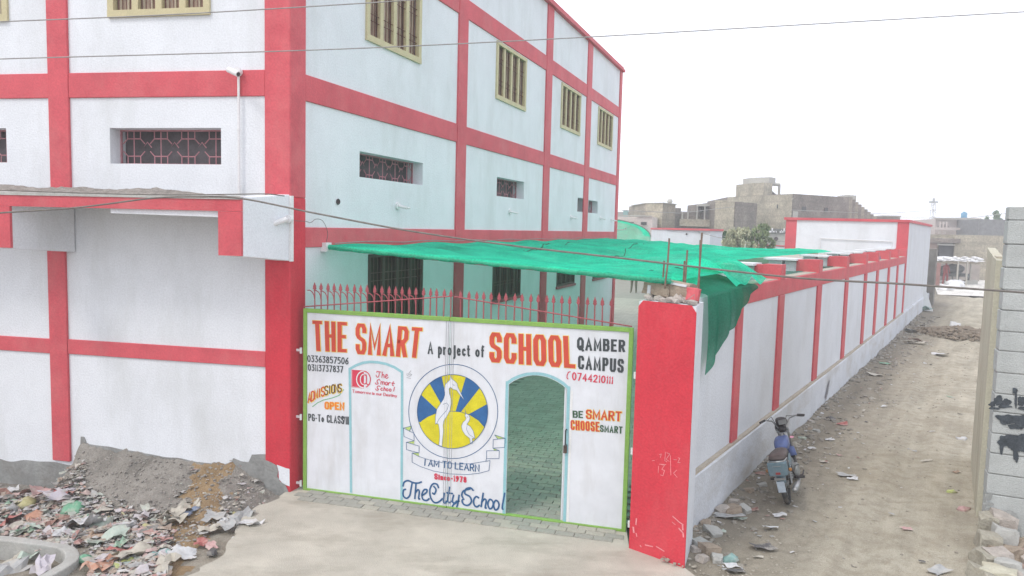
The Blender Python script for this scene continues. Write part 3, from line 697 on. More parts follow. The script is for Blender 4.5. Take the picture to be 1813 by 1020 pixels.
for (a, b, c, d) in ((0, .05, 0, GH), (GLEN-.05, GLEN, 0, GH), (.05, MID-.003, GH-.05, GH), (MID+.003, GLEN-.05, GH-.05, GH), (.05, MID-.003, 0, .05), (MID+.003, GLEN-.05, 0, .05)):
    bevel(part('gate_frame', MB().box(a, b, fy0, fy1, c, d), GGREEN, gate), .004)
bk_ = MB()
for z in (.6, 1.2, 1.8):
    bk_.box(.05, DX0-.06, .0, .03, z, z+.03)
bk_.box(.9, .93, .0, .03, .05, GH-.05).box(DX0-.06, DX0-.03, .0, .03, .05, GH-.05).box(DX1+.03, DX1+.06, 0, .03, .05, GH-.05)
part('rear_brace', bk_, RAIL, gate)
# wicket door swung inwards
dr = put('wicket_door', MB().box(-.70, 0, -.003, .003, .02, 1.62).mesh('wicket_door', GWHITE), gate, (DX1-.01, .01, .03), (0, 0, R(-99)))
put('door_frame', MB().box(-.03, .0, -.02, .02, 0, 1.64).box(-.70, -.67, -.02, .02, 0, 1.64).box(-.67, -.03, -.02, .02, 0, .03).box(-.67, -.03, -.02, .02, 1.61, 1.64).mesh('door_frame', GWHITE), dr)
hd = MB().tube([(0, 0, 0), (0, -.05, .0), (0, -.055, .09), (0, -.055, .18), (0, 0, .18)], .009, 6)
part('handle', hd, TXDK, gate, (DX1+.012, SY, .98)); part('lock', MB().box(-.02, .02, -.03, 0, 0, .09), DBROWN, gate, (DX1+.005, SY, .88))

# spikes: 21 over the left leaf (with scrolls) and 20 over the right leaf
def spike_mesh(h):
    m = MB(); m.tube([(0, 0, -.06), (0, 0, h-.09)], .0085, 5)
    z = h-.10; o = [(0, z), (-.012, z+.004), (-.024, z+.022), (-.017, z+.034), (-.021, z+.045), (-.011, z+.068), (0, z+.10), (.011, z+.068), (.021, z+.045), (.017, z+.034), (.024, z+.022), (.012, z+.004)]
    n_ = len(o); m.add([(x, -.006, zz) for x, zz in o]+[(x, .006, zz) for x, zz in o], [tuple(range(n_))[::-1], tuple(range(n_, 2*n_))]+[(i, (i+1) % n_, n_+(i+1) % n_, n_+i) for i in range(n_)])
    return m.mesh('spike', RAIL)
spm = spike_mesh(.34)
lp = [113, 147, 182, 217, 251, 288, 324, 360, 395, 433, 473, 509, 545, 580, 618, 655, 694, 731, 766, 804, 842]
rp = [895, 938, 978, 1018, 1059, 1098, 1138, 1182, 1225, 1267, 1311, 1353, 1393, 1437, 1477, 1525, 1569, 1615, 1655, 1697]
scr = MB(); n_ = 8
pts = [(-.105, -.003, .215)]+[(-.105+.10*math.sin(t*math.pi/2/n_), -.003, .225-.09*(1-math.cos(t*math.pi/2/n_))-.0) for t in range(n_+1)]
scm = MB().tube([(-.105+.0, 0, .232), (-.07, 0, .236), (-.035, 0, .214), (-.012, 0, .175), (-.002, 0, .12)], .0065, 5).mesh('scroll', RAIL)
for i, x in enumerate(lp):
    gx_ = gp(520+x/3.0217, 400+(330+(x-113)*.05)/3.0217)[0]
    put('spike', spm, gate, (gx_, .0, GH), (0, random.uniform(-.02, .02), random.uniform(-.3, .3)))
    if i < 16: put('scroll', scm, gate, (gx_, 0, GH+random.uniform(-.004, .004)))
for i, x in enumerate(rp):
    gx_ = gp(520+x/3.0217, 400+(365+(x-895)*.04)/3.0217)[0]
    put('spike', spm, gate, (gx_, .0, GH-.01), (0, random.uniform(-.03, .03), random.uniform(-.5, .5)))
part('spike_rail', MB().tube([(.0, -.012, GH+.02), (1.97, -.012, GH+.25)], .008, 5), RAIL, gate)
part('spike_rail', MB().tube([(2.03, -.012, GH+.25), (GLEN-.02, -.012, GH+.015)], .008, 5), RAIL, gate)
for (x, z, s) in ((0, 1.85, -1), (0, .98, -1), (0, .10, -1), (GLEN, 1.86, 1), (GLEN, .98, 1), (GLEN, .12, 1)):
    part('hinge', MB().tube([(s*.035, -.02, -.035), (s*.035, -.02, .04)], .016, 8).box(min(s*.045, s*.11), max(s*.045, s*.11), -.03, -.012, -.008, .022), WPVC, gate, (x, 0, z))

# ---- painted art: ribbons and fills laid a couple of millimetres proud of the sheet
class Art:
    def __init__(s): s.mb = MB(); s.k = 0
    def ribbon(s, pts, wd, y, closed=False):
        P_ = [Vector((p[0], p[1])) for p in pts]; n_ = len(P_)
        if n_ < 2: return
        Lf = []; Rt = []
        for i in range(n_):
            if closed: a, b = P_[i-1], P_[(i+1) % n_]
            else: a, b = P_[max(i-1, 0)], P_[min(i+1, n_-1)]
            d1 = (P_[i]-a); d2 = (b-P_[i])
            if d1.length < 1e-9: d1 = d2
            if d2.length < 1e-9: d2 = d1
            d1 = d1.normalized(); d2 = d2.normalized(); t = d1+d2
            t = t.normalized() if t.length > 1e-4 else d1
            nn_ = Vector((-t.y, t.x)); k = 1/max(.5, nn_.dot(Vector((-d1.y, d1.x))))
            Lf.append(P_[i]+nn_*wd/2*k); Rt.append(P_[i]-nn_*wd/2*k)
        yy = y-s.k*.00012; s.k = (s.k+1) % 8
        vs = [(p.x, yy, p.y) for p in Lf]+[(p.x, yy, p.y) for p in Rt]
        fs = [(i, i+1, n_+i+1, n_+i) for i in range(n_-1)]
        if closed: fs.append((n_-1, 0, n_, 2*n_-1))
        s.mb.add(vs, fs)
    def fill(s, pts, y): s.mb.add([(p[0], y, p[1]) for p in pts], [tuple(range(len(pts)))])
    def done(s, name, mat, label=None): return part(name, s.mb, mat, gate, label=label)
Y1, Y2, Y3, Y4 = SY-.0015, SY-.003, SY-.0045, SY-.006

def arc(cx, cy, rx, ry, a0, a1, n_=10): return [(cx+rx*math.cos(R(a0+(a1-a0)*i/n_)), cy+ry*math.sin(R(a0+(a1-a0)*i/n_))) for i in range(n_+1)]
c_ = .22
def rnd(x0, x1, y0, y1, c=.22):   # chamfered closed box outline
    return [(x0+c, y0), (x1-c, y0), (x1, y0+c), (x1, y1-c), (x1-c, y1), (x0+c, y1), (x0, y1-c), (x0, y0+c), (x0+c, y0)]
G_ = {  # stroke glyphs on a box of width w (first value) and height 1
'A': (.62, [[(0, 0), (.31, 1), (.62, 0)], [(.12, .33), (.50, .33)]]),
'B': (.55, [[(0, 0), (0, 1), (.40, 1), (.52, .88), (.52, .64), (.40, .53), (0, .53)], [(.40, .53), (.55, .40), (.55, .14), (.42, 0), (0, 0)]]),
'C': (.55, [[(.55, .76), (.55, .86), (.42, 1), (.13, 1), (0, .86), (0, .14), (.13, 0), (.42, 0), (.55, .14), (.55, .26)]]),
'D': (.55, [[(0, 0), (0, 1), (.36, 1), (.55, .80), (.55, .20), (.36, 0), (0, 0)]]),
'E': (.48, [[(.48, 1), (0, 1), (0, 0), (.48, 0)], [(0, .52), (.40, .52)]]),
'G': (.56, [[(.56, .78), (.56, .86), (.43, 1), (.13, 1), (0, .86), (0, .14), (.13, 0), (.43, 0), (.56, .14), (.56, .46), (.32, .46)]]),
'H': (.54, [[(0, 0), (0, 1)], [(.54, 0), (.54, 1)], [(0, .52), (.54, .52)]]),
'I': (.0, [[(0, 0), (0, 1)]]),
'L': (.46, [[(0, 1), (0, 0), (.46, 0)]]),
'M': (.72, [[(0, 0), (0, 1), (.36, .22), (.72, 1), (.72, 0)]]),
'N': (.56, [[(0, 0), (0, 1), (.56, 0), (.56, 1)]]),
'O': (.55, [rnd(0, .55, 0, 1, .14)]),
'P': (.52, [[(0, 0), (0, 1), (.38, 1), (.52, .88), (.52, .60), (.38, .47), (0, .47)]]),
'Q': (.58, [rnd(0, .58, 0, 1, .2), [(.32, .26), (.62, -.10)]]),
'R': (.54, [[(0, 0), (0, 1), (.38, 1), (.53, .88), (.53, .62), (.38, .50), (0, .50)], [(.26, .50), (.54, 0)]]),
'S': (.54, [[(.54, .78), (.54, .87), (.42, 1), (.12, 1), (0, .87), (0, .65), (.10, .55), (.44, .45), (.54, .35), (.54, .13), (.42, 0), (.12, 0), (0, .13), (0, .24)]]),
'T': (.56, [[(0, 1), (.56, 1)], [(.28, 1), (.28, 0)]]),
'U': (.54, [[(0, 1), (0, .14), (.13, 0), (.41, 0), (.54, .14), (.54, 1)]]),
'V': (.58, [[(0, 1), (.29, 0), (.58, 1)]]),
'0': (.48, [arc(.24, .5, .24, .5, 90, 450, 14)]), '1': (.06, [[(0, .86), (.06, 1), (.06, 0)]]),
'2': (.46, [[(0, .76), (.05, .92), (.22, 1), (.40, .92), (.44, .74), (.36, .52), (0, 0), (.46, 0)]]),
'3': (.44, [[(0, 1), (.42, 1), (.18, .60), (.36, .54), (.44, .34), (.36, .08), (.18, 0), (0, .12)]]),
'4': (.50, [[(.38, 0), (.38, 1), (0, .28), (.50, .28)]]),
'5': (.44, [[(.42, 1), (.04, 1), (.02, .56), (.26, .62), (.43, .46), (.43, .18), (.26, 0), (0, .08)]]),
'6': (.46, [[(.38, 1), (.12, .70), (0, .36), (.04, .10), (.22, 0), (.42, .10), (.46, .32), (.34, .54), (.14, .52), (.02, .36)]]),
'7': (.46, [[(0, 1), (.46, 1), (.14, 0)]]),
'8': (.46, [[(.23, .54), (.05, .66), (.05, .90), (.23, 1), (.41, .90), (.41, .66), (.23, .54), (.02, .40), (.02, .10), (.23, 0), (.44, .10), (.44, .40), (.23, .54)]]),
'9': (.46, [[(.08, 0), (.34, .30), (.46, .64), (.42, .90), (.24, 1), (.04, .90), (0, .68), (.12, .48), (.32, .48), (.44, .64)]]),
'.': (.04, [[(0, .42), (.05, .42)]]), '-': (.2, [[(0, .42), (.2, .42)]]),
'o': (.44, [arc(.22, .3, .22, .3, 90, 450, 12)]), 'n': (.36, [[(0, 0), (0, .62)], [(0, .42), (.12, .6), (.28, .6), (.36, .46), (.36, 0)]]),
'i': (.0, [[(0, 0), (0, .6)], [(0, .74), (0, .84)]]), 'c': (.34, [[(.34, .48), (.22, .6), (.08, .56), (0, .32), (.08, .04), (.22, 0), (.34, .12)]]),
'e': (.38, [[(.02, .3), (.36, .34), (.30, .56), (.14, .6), (.02, .46), (0, .2), (.12, 0), (.26, 0), (.37, .12)]]),
'p': (.38, [[(0, .62), (0, -.32)], [(0, .5), (.16, .62), (.34, .52), (.38, .3), (.32, .06), (.16, 0), (0, .1)]]),
'r': (.26, [[(0, 0), (0, .62)], [(0, .38), (.12, .58), (.26, .6)]]), 'j': (.16, [[(.16, .62), (.16, -.18), (.06, -.32), (0, -.3)], [(.16, .74), (.16, .84)]]),
't': (.26, [[(.10, .92), (.10, .1), (.18, 0), (.26, .04)], [(0, .62), (.26, .62)]]), 'f': (.28, [[(.28, .96), (.18, 1), (.10, .88), (.10, 0)], [(0, .6), (.26, .6)]]),
'm': (.56, [[(0, 0), (0, .62)], [(0, .42), (.10, .6), (.22, .6), (.28, .46), (.28, 0)], [(.28, .42), (.38, .6), (.48, .6), (.56, .46), (.56, 0)]]),
's': (.32, [[(.32, .52), (.18, .62), (.02, .50), (.08, .34), (.26, .27), (.32, .12), (.18, 0), (0, .08)]]), 'u': (.36, [[(0, .6), (0, .16), (.12, 0), (.26, .04), (.36, .2)], [(.36, .62), (.36, 0)]]),
'w': (.52, [[(0, .6), (.13, 0), (.26, .5), (.39, 0), (.52, .6)]]), 'y': (.36, [[(0, .62), (.18, .04)], [(.36, .62), (.12, -.32)]]),
}
def chart(g, g0, px, py, sc):
    return (g0[0]+px/sc, g0[1]+py/sc)
def text(s, quad, wd, mat, shadow=None, shadow_w=.012, name='lettering', gap=None, label=None, wh=None):
    """quad = TL, TR, BR, BL of the cap height in photo pixels; wd = stem width, wh = width of the level strokes, gap = clear space between letters (share of the height)."""
    tl, tr, brr, bl = [gp(*q) for q in quad]; wh = wh or wd*.8
    hgt = math.hypot(tl[0]-bl[0], tl[1]-bl[1]); wq = math.hypot(tr[0]-tl[0], tr[1]-tl[1])
    vis = (gap if gap is not None else .085)*hgt
    us_ = 0; fx = 0; n_ = 0
    for i, ch in enumerate(s):
        if ch == ' ': fx += .42*hgt
        else:
            us_ += G_[ch][0]; fx += wd
            if i < len(s)-1 and s[i+1] != ' ': fx += vis
    k = max(.05, (wq-fx)/us_); adv = []; x = wd/2
    for i, ch in enumerate(s):
        if ch == ' ': x += .42*hgt; continue
        adv.append((ch, x)); x += G_[ch][0]*k+wd
        if i < len(s)-1 and s[i+1] != ' ': x += vis
    mrg = wh/2/hgt; asp = wh/wd
    def mp(m_, v):
        u = m_/wq; v = mrg+v*(1-2*mrg)
        a = (bl[0]+(brr[0]-bl[0])*u, bl[1]+(brr[1]-bl[1])*u); b = (tl[0]+(tr[0]-tl[0])*u, tl[1]+(tr[1]-tl[1])*u)
        return (a[0]+(b[0]-a[0])*v, a[1]+(b[1]-a[1])*v)
    A_ = Art(); B_ = Art()
    sq = lambda p: (p[0]*asp, p[1])
    for ch, x in adv:
        for st in G_[ch][1]:
            pts = [mp(x+p[0]*k, p[1]) for p in st]
            cl = len(pts) > 3 and math.dist(pts[0], pts[-1]) < 1e-6
            if cl: pts = pts[:-1]
            elif len(pts) >= 2:      # square ends reach the full letter height
                pts = [ext(pts[0], pts[1], wh*.48)]+pts[1:-1]+[ext(pts[-1], pts[-2], wh*.48)]
            A_.ribbon([sq(p) for p in pts], wh, Y3, cl)
            if shadow:
                q_ = pts if cl else [ext(pts[0], pts[1], shadow_w)]+pts[1:-1]+[ext(pts[-1], pts[-2], shadow_w)]
                B_.ribbon([sq((p[0]+.003, p[1])) for p in q_], wh+2*shadow_w*asp, Y2, cl)
    for q_ in (A_, B_): q_.mb.v = [(x/asp, y, z) for x, y, z in q_.mb.v]
    o = A_.done(name, mat, label or ('painted words ' + s))
    if shadow: B_.done('lettering_outline', shadow)
    return o
def ext(a, b, k):
    d = Vector((a[0]-b[0], a[1]-b[1])); d = d.normalized()*k if d.length else d
    return (a[0]+d.x, a[1]+d.y)
def z5(x, y): return (520+x/3.0217, 400+y/3.0217)
def z6(x, y): return (520+x/2.43, 540+y/2.43)
def z7(x, y): return (800+x/2.125, 540+y/2.125)
def zc(x, y): return (700+x/3.518, 630+y/3.518)
def zl(x, y): return (600+x/10.2, 620+y/10.2)
Q = lambda f, *a: [f(*p) for p in a]
text('THE', Q(z5, (99, 505), (292, 515), (290, 676), (108, 668)), .060, TXRED, TXYEL, .007, gap=.07, wh=.042)
text('SMART', Q(z5, (334, 520), (695, 545), (676, 706), (335, 684)), .056, TXRED, TXYEL, .007, gap=.07, wh=.042)
text('SCHOOL', Q(z5, (1050, 568), (1505, 590), (1512, 762), (1048, 727)), .060, TXRED, TXYEL, .007, gap=.07, wh=.046)
text('A project of', Q(z5, (719, 618), (1022, 640), (1022, 702), (719, 684)), .022, TXDK, gap=.09)
text('QAMBER', Q(z5, (1517, 594), (1775, 610), (1774, 674), (1517, 664)), .030, TXDK, gap=.10)
text('CAMPUS', Q(z5, (1522, 692), (1768, 712), (1765, 785), (1522, 764)), .030, TXDK, gap=.10)
text('0744210111', Q(z5, (1490, 780), (1712, 806), (1708, 845), (1490, 824)), .016, TXPNK)
text('03363857506', Q(z5, (75, 690), (298, 704), (296, 741), (77, 727)), .014, TXDK)
text('03113737837', Q(z5, (78, 738), (268, 749), (268, 785), (80, 774)), .014, TXDK)
text('OPEN', Q(z6, (135, 415), (220, 419), (220, 452), (135, 447)), .024, M('sign_orange', (.75, .22, .04), rough=.5, bump=0), TXYEL, .004)
text('PG-To CLASS', Q(z6, (65, 466), (206, 476), (206, 510), (66, 497)), .016, TXDK)
text('VIII', Q(z6, (210, 478), (240, 479), (240, 514), (211, 512)), .011, TXDK, gap=.06)
text('BE', Q(z7, (455, 396), (495, 398), (495, 425), (456, 423)), .019, TXGRN)
text('SMART', Q(z7, (505, 392), (640, 400), (638, 437), (505, 427)), .022, TXRED, TXYEL, .006)
text('CHOOSE', Q(z7, (447, 432), (556, 439), (557, 476), (448, 468)), .021, TXRED, TXYEL, .004)
text('SMART', Q(z7, (558, 450), (641, 456), (640, 483), (558, 476)), .017, TXGRN)
text('I AM TO LEARN', Q(zc, (186, 640), (527, 675), (527, 722), (182, 682)), .014, TXBLU)
text('Since-1978', Q(zc, (245, 729), (440, 751), (440, 788), (245, 767)), .020, TXPNK)
text('Tomorrow is our Destiny', Q(zl, (250, 703), (1040, 790), (1038, 845), (252, 762)), .0075, TXPNK)
# ADMISSIONS climbs in an arc
Wd = 'ADMISSIONS'; A_ = Art(); A2_ = Art(); S_ = Art()
for i, ch in enumerate(Wd):
    t0, t1 = i/10, (i+.80)/10
    bx = lambda t: 66+(212-66)*t; by = lambda t: 421-(421-372)*t-10*math.sin(math.pi*t)
    hh = lambda t: 40-7*t
    gw = max(G_[ch][0], .12)
    for st in G_[ch][1]:
        pts = []
        for p in st:
            t = t0+(t1-t0)*(p[0]/gw if G_[ch][0] > .05 else .5); pts.append(gp(*z6(bx(t)-2, by(t)-hh(t)*p[1])))
        cl = len(pts) > 3 and math.dist(pts[0], pts[-1]) < 1e-6
        if cl: pts = pts[:-1]
        (A_ if i < 5 else A2_).ribbon(pts, .015, Y3, cl); S_.ribbon([(p[0]+.006, p[1]-.004) for p in pts], .024, Y2, cl)
A_.done('lettering', TXRED, 'painted letters ADMIS'); A2_.done('lettering', M('sign_brown', (.14, .07, .035), bump=0), 'painted letters SIONS'); S_.done('lettering_outline', TXYEL)
a = Art(); a.ribbon([gp(*z6(*p)) for p in ((83, 437), (105, 420), (130, 408), (165, 400), (198, 388), (218, 362))], .010, Y2); a.done('swoosh', M('sign_leaf_green', (.16, .42, .2), bump=0))
a = Art(); a.ribbon([gp(*z5(*p)) for p in ((1482, 778), (1470, 783), (1464, 798), (1463, 812), (1470, 819))], .011, Y2); a.done('phone_symbol', TXPNK)

# painted arch on the left leaf, light-blue surround of the wicket
def archline(pts, wd, name='arch_line', mat=TXSKY): a = Art(); a.ribbon([gp(*p) for p in pts], wd, Y2); a.done(name, mat)
archline([z6(249, 806), z6(247, 600), z6(245, 400), z6(243, 275), z6(270, 259), z6(300, 248), z6(330, 244), z6(365, 246), z6(400, 253), z6(435, 267), z6(468, 288), z6(468, 400), z6(467, 600), z6(466, 838)], .033)
a = Art()
a.ribbon([(DX0-.022, .05), (DX0-.022, 1.655)]+[(x-(.012 if x < 3 else -.012), z+.022) for x, z in arch]+[(DX1+.022, 1.655), (DX1+.022, .05)], .036, Y2)
a.done('arch_line', TXSKY)
a = Art(); a.ribbon([(DX1+.058, .05), (DX1+.058, 1.62)], .03, Y2); a.done('arch_line', WPVC)

# small red emblem with the @ sign
a = Art(); a.fill([gp(*zl(*p)) for p in ((236, 350), (236, 665), (460, 690), (460, 365))][::-1], Y1); a.done('badge', TXPNK)
a = Art(); a.ribbon([gp(*zl(*p)) for p in ((246, 360), (246, 655), (452, 678))], .004, Y2); a.done('badge_line', WPVC)
wh = Art(); cx_, cy_ = 458, 525
def earc(rx, ry, a0, a1, n_=14, cx=cx_, cy=cy_): return [gp(*zl(cx+rx*math.cos(R(q)), cy-ry*math.sin(R(q)))) for q in [a0+(a1-a0)*i/n_ for i in range(n_+1)]]
wh.ribbon(earc(128, 150, 90, 270), .014, Y3); wh.ribbon(earc(60, 95, 90, 270), .012, Y3); wh.done('badge_ring', WPVC)
rd = Art(); rd.ribbon(earc(120, 148, 90, -70), .013, Y2); rd.ribbon(earc(90, 120, 90, 270), .003, Y2)
rd.ribbon([gp(*zl(*p)) for p in ((500, 435), (508, 500), (505, 590), (530, 625), (575, 600))], .014, Y2)
rd.ribbon([gp(*zl(*p)) for p in ((500, 460), (480, 440), (466, 450))], .012, Y2); rd.ribbon([gp(*zl(*p)) for p in ((504, 585), (480, 610), (464, 600))], .012, Y2)
rd.done('badge_ring', TXPNK)
def script(strokes, f, wd, mat, label):
    a = Art()
    for st in strokes:
        # smooth Catmull-Rom through the given points
        P_ = [Vector(p) for p in st]; out = []
        if len(P_) > 2:
            E_ = [2*P_[0]-P_[1]]+P_+[2*P_[-1]-P_[-2]]
            for i in range(1, len(E_)-2):
                for k in range(4):
                    t = k/4; p0, p1, p2, p3 = E_[i-1], E_[i], E_[i+1], E_[i+2]
                    out.append(.5*((2*p1)+(p2-p0)*t+(2*p0-5*p1+4*p2-p3)*t*t+(3*p1-p0-3*p2+p3)*t**3))
            out.append(P_[-1])
        else: out = P_
        a.ribbon([gp(*f(p[0], p[1])) for p in out], wd, Y3)
    a.done('lettering', mat, label)
script([[(690, 400), (700, 380), (730, 385), (775, 392)], [(735, 385), (735, 440), (715, 485), (690, 470), (680, 440)], [(795, 385), (785, 495)], [(785, 460), (808, 435), (825, 450), (825, 500)], [(850, 475), (885, 455), (880, 435), (860, 440), (850, 480), (870, 505), (905, 485)],
        [(760, 545), (735, 525), (705, 540), (700, 570), (720, 590), (700, 610), (672, 605), (668, 580)], [(770, 560), (765, 615)], [(766, 580), (785, 560), (800, 575), (795, 618)], [(798, 585), (818, 565), (832, 580), (826, 622)], [(885, 580), (862, 572), (850, 600), (862, 628), (884, 610)], [(888, 575), (885, 628)], [(905, 580), (905, 632)], [(905, 600), (925, 580), (945, 585)], [(995, 555), (975, 625), (1000, 636)], [(960, 590), (1020, 596)],
        [(760, 655), (735, 640), (705, 652), (702, 680), (725, 700), (705, 718), (680, 712), (670, 690)], [(800, 685), (780, 680), (765, 700), (775, 722), (800, 715)], [(830, 655), (815, 728)], [(818, 700), (840, 685), (850, 700), (845, 730)], [(890, 690), (870, 695), (868, 725), (888, 732), (900, 712), (890, 690)], [(945, 695), (925, 700), (922, 730), (942, 737), (955, 715), (945, 695)], [(1015, 660), (995, 740)]], zl, .0095, TXPNK, 'painted script The Smart School')
script([[(50, 812), (58, 785), (82, 775), (115, 788), (145, 790), (168, 782)], [(108, 786), (100, 830), (92, 868), (72, 885), (52, 868), (54, 835), (70, 828)], [(132, 790), (124, 890)], [(126, 855), (142, 832), (152, 842), (148, 885), (158, 888)], [(168, 868), (195, 850), (200, 832), (182, 832), (168, 862), (176, 892), (198, 898), (216, 885)],
        [(272, 822), (262, 798), (236, 796), (218, 830), (222, 878), (244, 910), (272, 908), (298, 885)], [(240, 808), (256, 830), (246, 858), (232, 850)], [(308, 850), (302, 900), (312, 915), (324, 900)], [(340, 812), (330, 895), (340, 912), (352, 900)], [(320, 850), (362, 856)], [(366, 862), (358, 900), (368, 915), (388, 900)], [(400, 862), (390, 925), (374, 955), (358, 948), (364, 925), (402, 900)],
        [(490, 838), (470, 820), (442, 828), (436, 856), (466, 874), (476, 905), (456, 928), (428, 922), (418, 898), (432, 888)], [(470, 826), (428, 838), (416, 864), (424, 884)], [(524, 884), (506, 874), (490, 896), (494, 926), (510, 938), (528, 926)], [(550, 850), (536, 940)], [(538, 912), (556, 890), (568, 900), (562, 942), (572, 944)], [(606, 898), (590, 892), (578, 918), (588, 948), (604, 944), (612, 918), (606, 898)], [(642, 905), (626, 898), (614, 926), (624, 956), (640, 950), (648, 926), (642, 905)], [(684, 850), (668, 940), (676, 955)]], zc, .021, TXBLU, 'painted script The City School')
# emblem
CE = zc(360, 345)
oc = [gp(*zc(363+277*math.cos(R(q)), 345-293*math.sin(R(q)))) for q in range(0, 360, 6)]
ic = [(359+219*math.cos(R(q)), 345-230*math.sin(R(q))) for q in range(0, 360, 5)]
a = Art(); a.ribbon(oc, .008, Y2, True); a.ribbon([gp(*zc(*p)) for p in ic], .007, Y4-.0005, True); a.done('emblem_ring', TXBLU)
a = Art(); a.fill([gp(*zc(*p)) for p in ic], Y1); a.done('emblem_sky', EMBY)
def onrim(x, y):
    q = math.atan2(-(y-345)/230, (x-359)/219); return q
def wedge(p, q, apex, m=5):
    a0, a1 = onrim(*p), onrim(*q)
    if a1-a0 > math.pi: a1 -= 2*math.pi
    if a0-a1 > math.pi: a0 -= 2*math.pi
    return [apex]+[(359+219*math.cos(a0+(a1-a0)*i/m), 345-230*math.sin(a0+(a1-a0)*i/m)) for i in range(m+1)]
a = Art(); ap_ = (355, 420)
for p, q in (((290, 125), (215, 170)), ((160, 240), (165, 405)), ((440, 135), (520, 205)), ((570, 300), (560, 445))):
    a.fill([gp(*zc(*t)) for t in wedge(p, q, ap_)], Y2)
a.done('emblem_rays', EMBB)
a0, a1 = onrim(165, 403), onrim(560, 445)+0
md = [(165, 403), (205, 377), (250, 358), (300, 347), (355, 343), (410, 348), (470, 368), (520, 400), (560, 445)]
lo = []
q0 = math.atan2(-(445-345)/230, (560-359)/219); q1 = math.atan2(-(403-345)/230, (165-359)/219)-0
q1 = q1 if q1 < q0 else q1-2*math.pi
for i in range(15): q = q0+(q1-q0)*i/14; lo.append((359+219*math.cos(q), 345-230*math.sin(q)))
a = Art(); a.fill([gp(*zc(*t)) for t in md+lo[1:-1]], Y3); a.done('emblem_mound', EMBY)
a = Art(); a.ribbon([gp(*zc(*t)) for t in md], .006, Y3-.0003); a.done('emblem_line', TXBLU)
big = [(347, 117), (354, 142), (372, 155), (388, 172), (392, 192), (430, 272), (400, 235), (384, 212), (364, 208), (346, 193), (337, 205), (340, 235), (350, 262), (352, 295), (344, 335), (328, 368), (305, 402), (300, 430), (302, 470), (297, 520), (294, 562), (274, 555), (280, 500), (277, 455), (272, 425), (262, 418), (252, 424), (253, 375), (262, 330), (285, 295), (303, 268), (312, 238), (308, 205), (315, 175), (334, 157), (343, 148)]
sml = [(434, 325), (444, 358), (460, 366), (468, 384), (462, 405), (448, 424), (470, 438), (488, 466), (499, 512), (482, 512), (484, 540), (470, 546), (466, 512), (438, 490), (420, 462), (414, 435), (424, 412), (440, 398), (444, 384), (436, 372), (441, 360)]
a = Art()
for b_ in (big, sml): a.fill([gp(*zc(*t)) for t in b_], Y4)
a.done('emblem_birds', GWHITE)
a = Art()
for b_ in (big, sml): a.ribbon([gp(*zc(*t)) for t in b_], .0045, Y4-.0006, True)
a.ribbon([gp(*zc(*t)) for t in ((300, 300), (322, 292), (334, 305), (325, 335), (300, 362), (275, 392), (258, 424))], .005, Y4-.0008)
a.ribbon([gp(*zc(*t)) for t in ((450, 432), (446, 455), (462, 488), (496, 510))], .004, Y4-.0008)
a.ribbon([gp(*zc(*t)) for t in ((360, 172), (366, 182), (374, 180))], .004, Y4-.0008); a.ribbon([gp(*zc(*t)) for t in ((452, 376), (456, 382))], .006, Y4-.0008)
a.done('emblem_line', TXBLU)
a = Art(); lnw = .0055
for L_ in ([(107, 603), (150, 625), (220, 648), (300, 664), (380, 672), (470, 670), (592, 650)], [(107, 603), (107, 660), (160, 688), (240, 715), (340, 733), (450, 737), (520, 730), (585, 713), (592, 650)],
           [(105, 435), (53, 448), (57, 500), (120, 528), (118, 480), (53, 448)], [(120, 528), (72, 537), (72, 582), (150, 603), (151, 560), (72, 537)], [(150, 603), (107, 603)], [(105, 435), (90, 470)],
           [(620, 490), (687, 512), (683, 568), (610, 573), (612, 520), (687, 512)], [(610, 573), (650, 588), (648, 638), (570, 638), (571, 589), (650, 588)], [(570, 638), (566, 655), (592, 650)], [(620, 490), (640, 516)]):
    a.ribbon([gp(*zc(*p)) for p in L_], lnw, Y3)
a.done('ribbon_outline', TXBLU)
a = Art()
for L_ in ([(60, 446), (104, 437), (90, 468)], [(78, 536), (119, 530), (120, 548)], [(622, 492), (680, 511), (640, 515)], [(612, 574), (648, 586), (615, 587)], [(110, 604), (148, 604), (150, 622)]):
    a.fill([gp(*zc(*p)) for p in L_], Y2)
a.done('ribbon_back', M('sign_lime', (.45, .58, .18), bump=0))
a = Art()
for L_ in ([(1235, 420), (1240, 455), (1285, 470), (1325, 440), (1300, 425), (1270, 435), (1250, 415)], [(1270, 415), (1312, 362)], [(1230, 490), (1310, 508)]):
    a.ribbon([gp(*zl(*p)) for p in L_], .005, Y2)
a.done('painter_mark', M('sign_grey', (.30, .31, .32), bump=0), 'small grey painter mark beside the painted arch')

# ================================================================== GATE PILLAR
PA, PB, PD = Vector((1.364, 7.809, 0)), Vector((1.863, 7.366, 0)), Vector((2.085, 7.945, 0))
PE = PA+(PD-PB)*.98
pil = thing('gate_pillar', 'thick red gate pillar with white side face and broken brick top', 'pillar', PA)
def rel(p, z=0): return (p.x-PA.x, p.y-PA.y, z)
pb = MB(); q = [PA, PB, PD, PE]
bt = 2.745
pb.add([rel(p, -.05) for p in q]+[rel(p, bt) for p in q], [(0, 1, 2, 3)[::-1], (4, 5, 6, 7), (0, 1, 5, 4), (1, 2, 6, 5), (2, 3, 7, 6), (3, 0, 4, 7)])
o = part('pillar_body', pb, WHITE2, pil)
e = (PB-PA).normalized(); nf = Vector((e.y, -e.x, 0)); Lp = (PB-PA).length
fp = MB(); o2 = [(-.004, -.02), (Lp+.004, -.02), (Lp+.004, bt-.06), (Lp-.05, bt+.01), (.05, bt+.015), (-.004, bt-.05)]
pts = [PA+e*x+nf*.008 for x, z in o2]
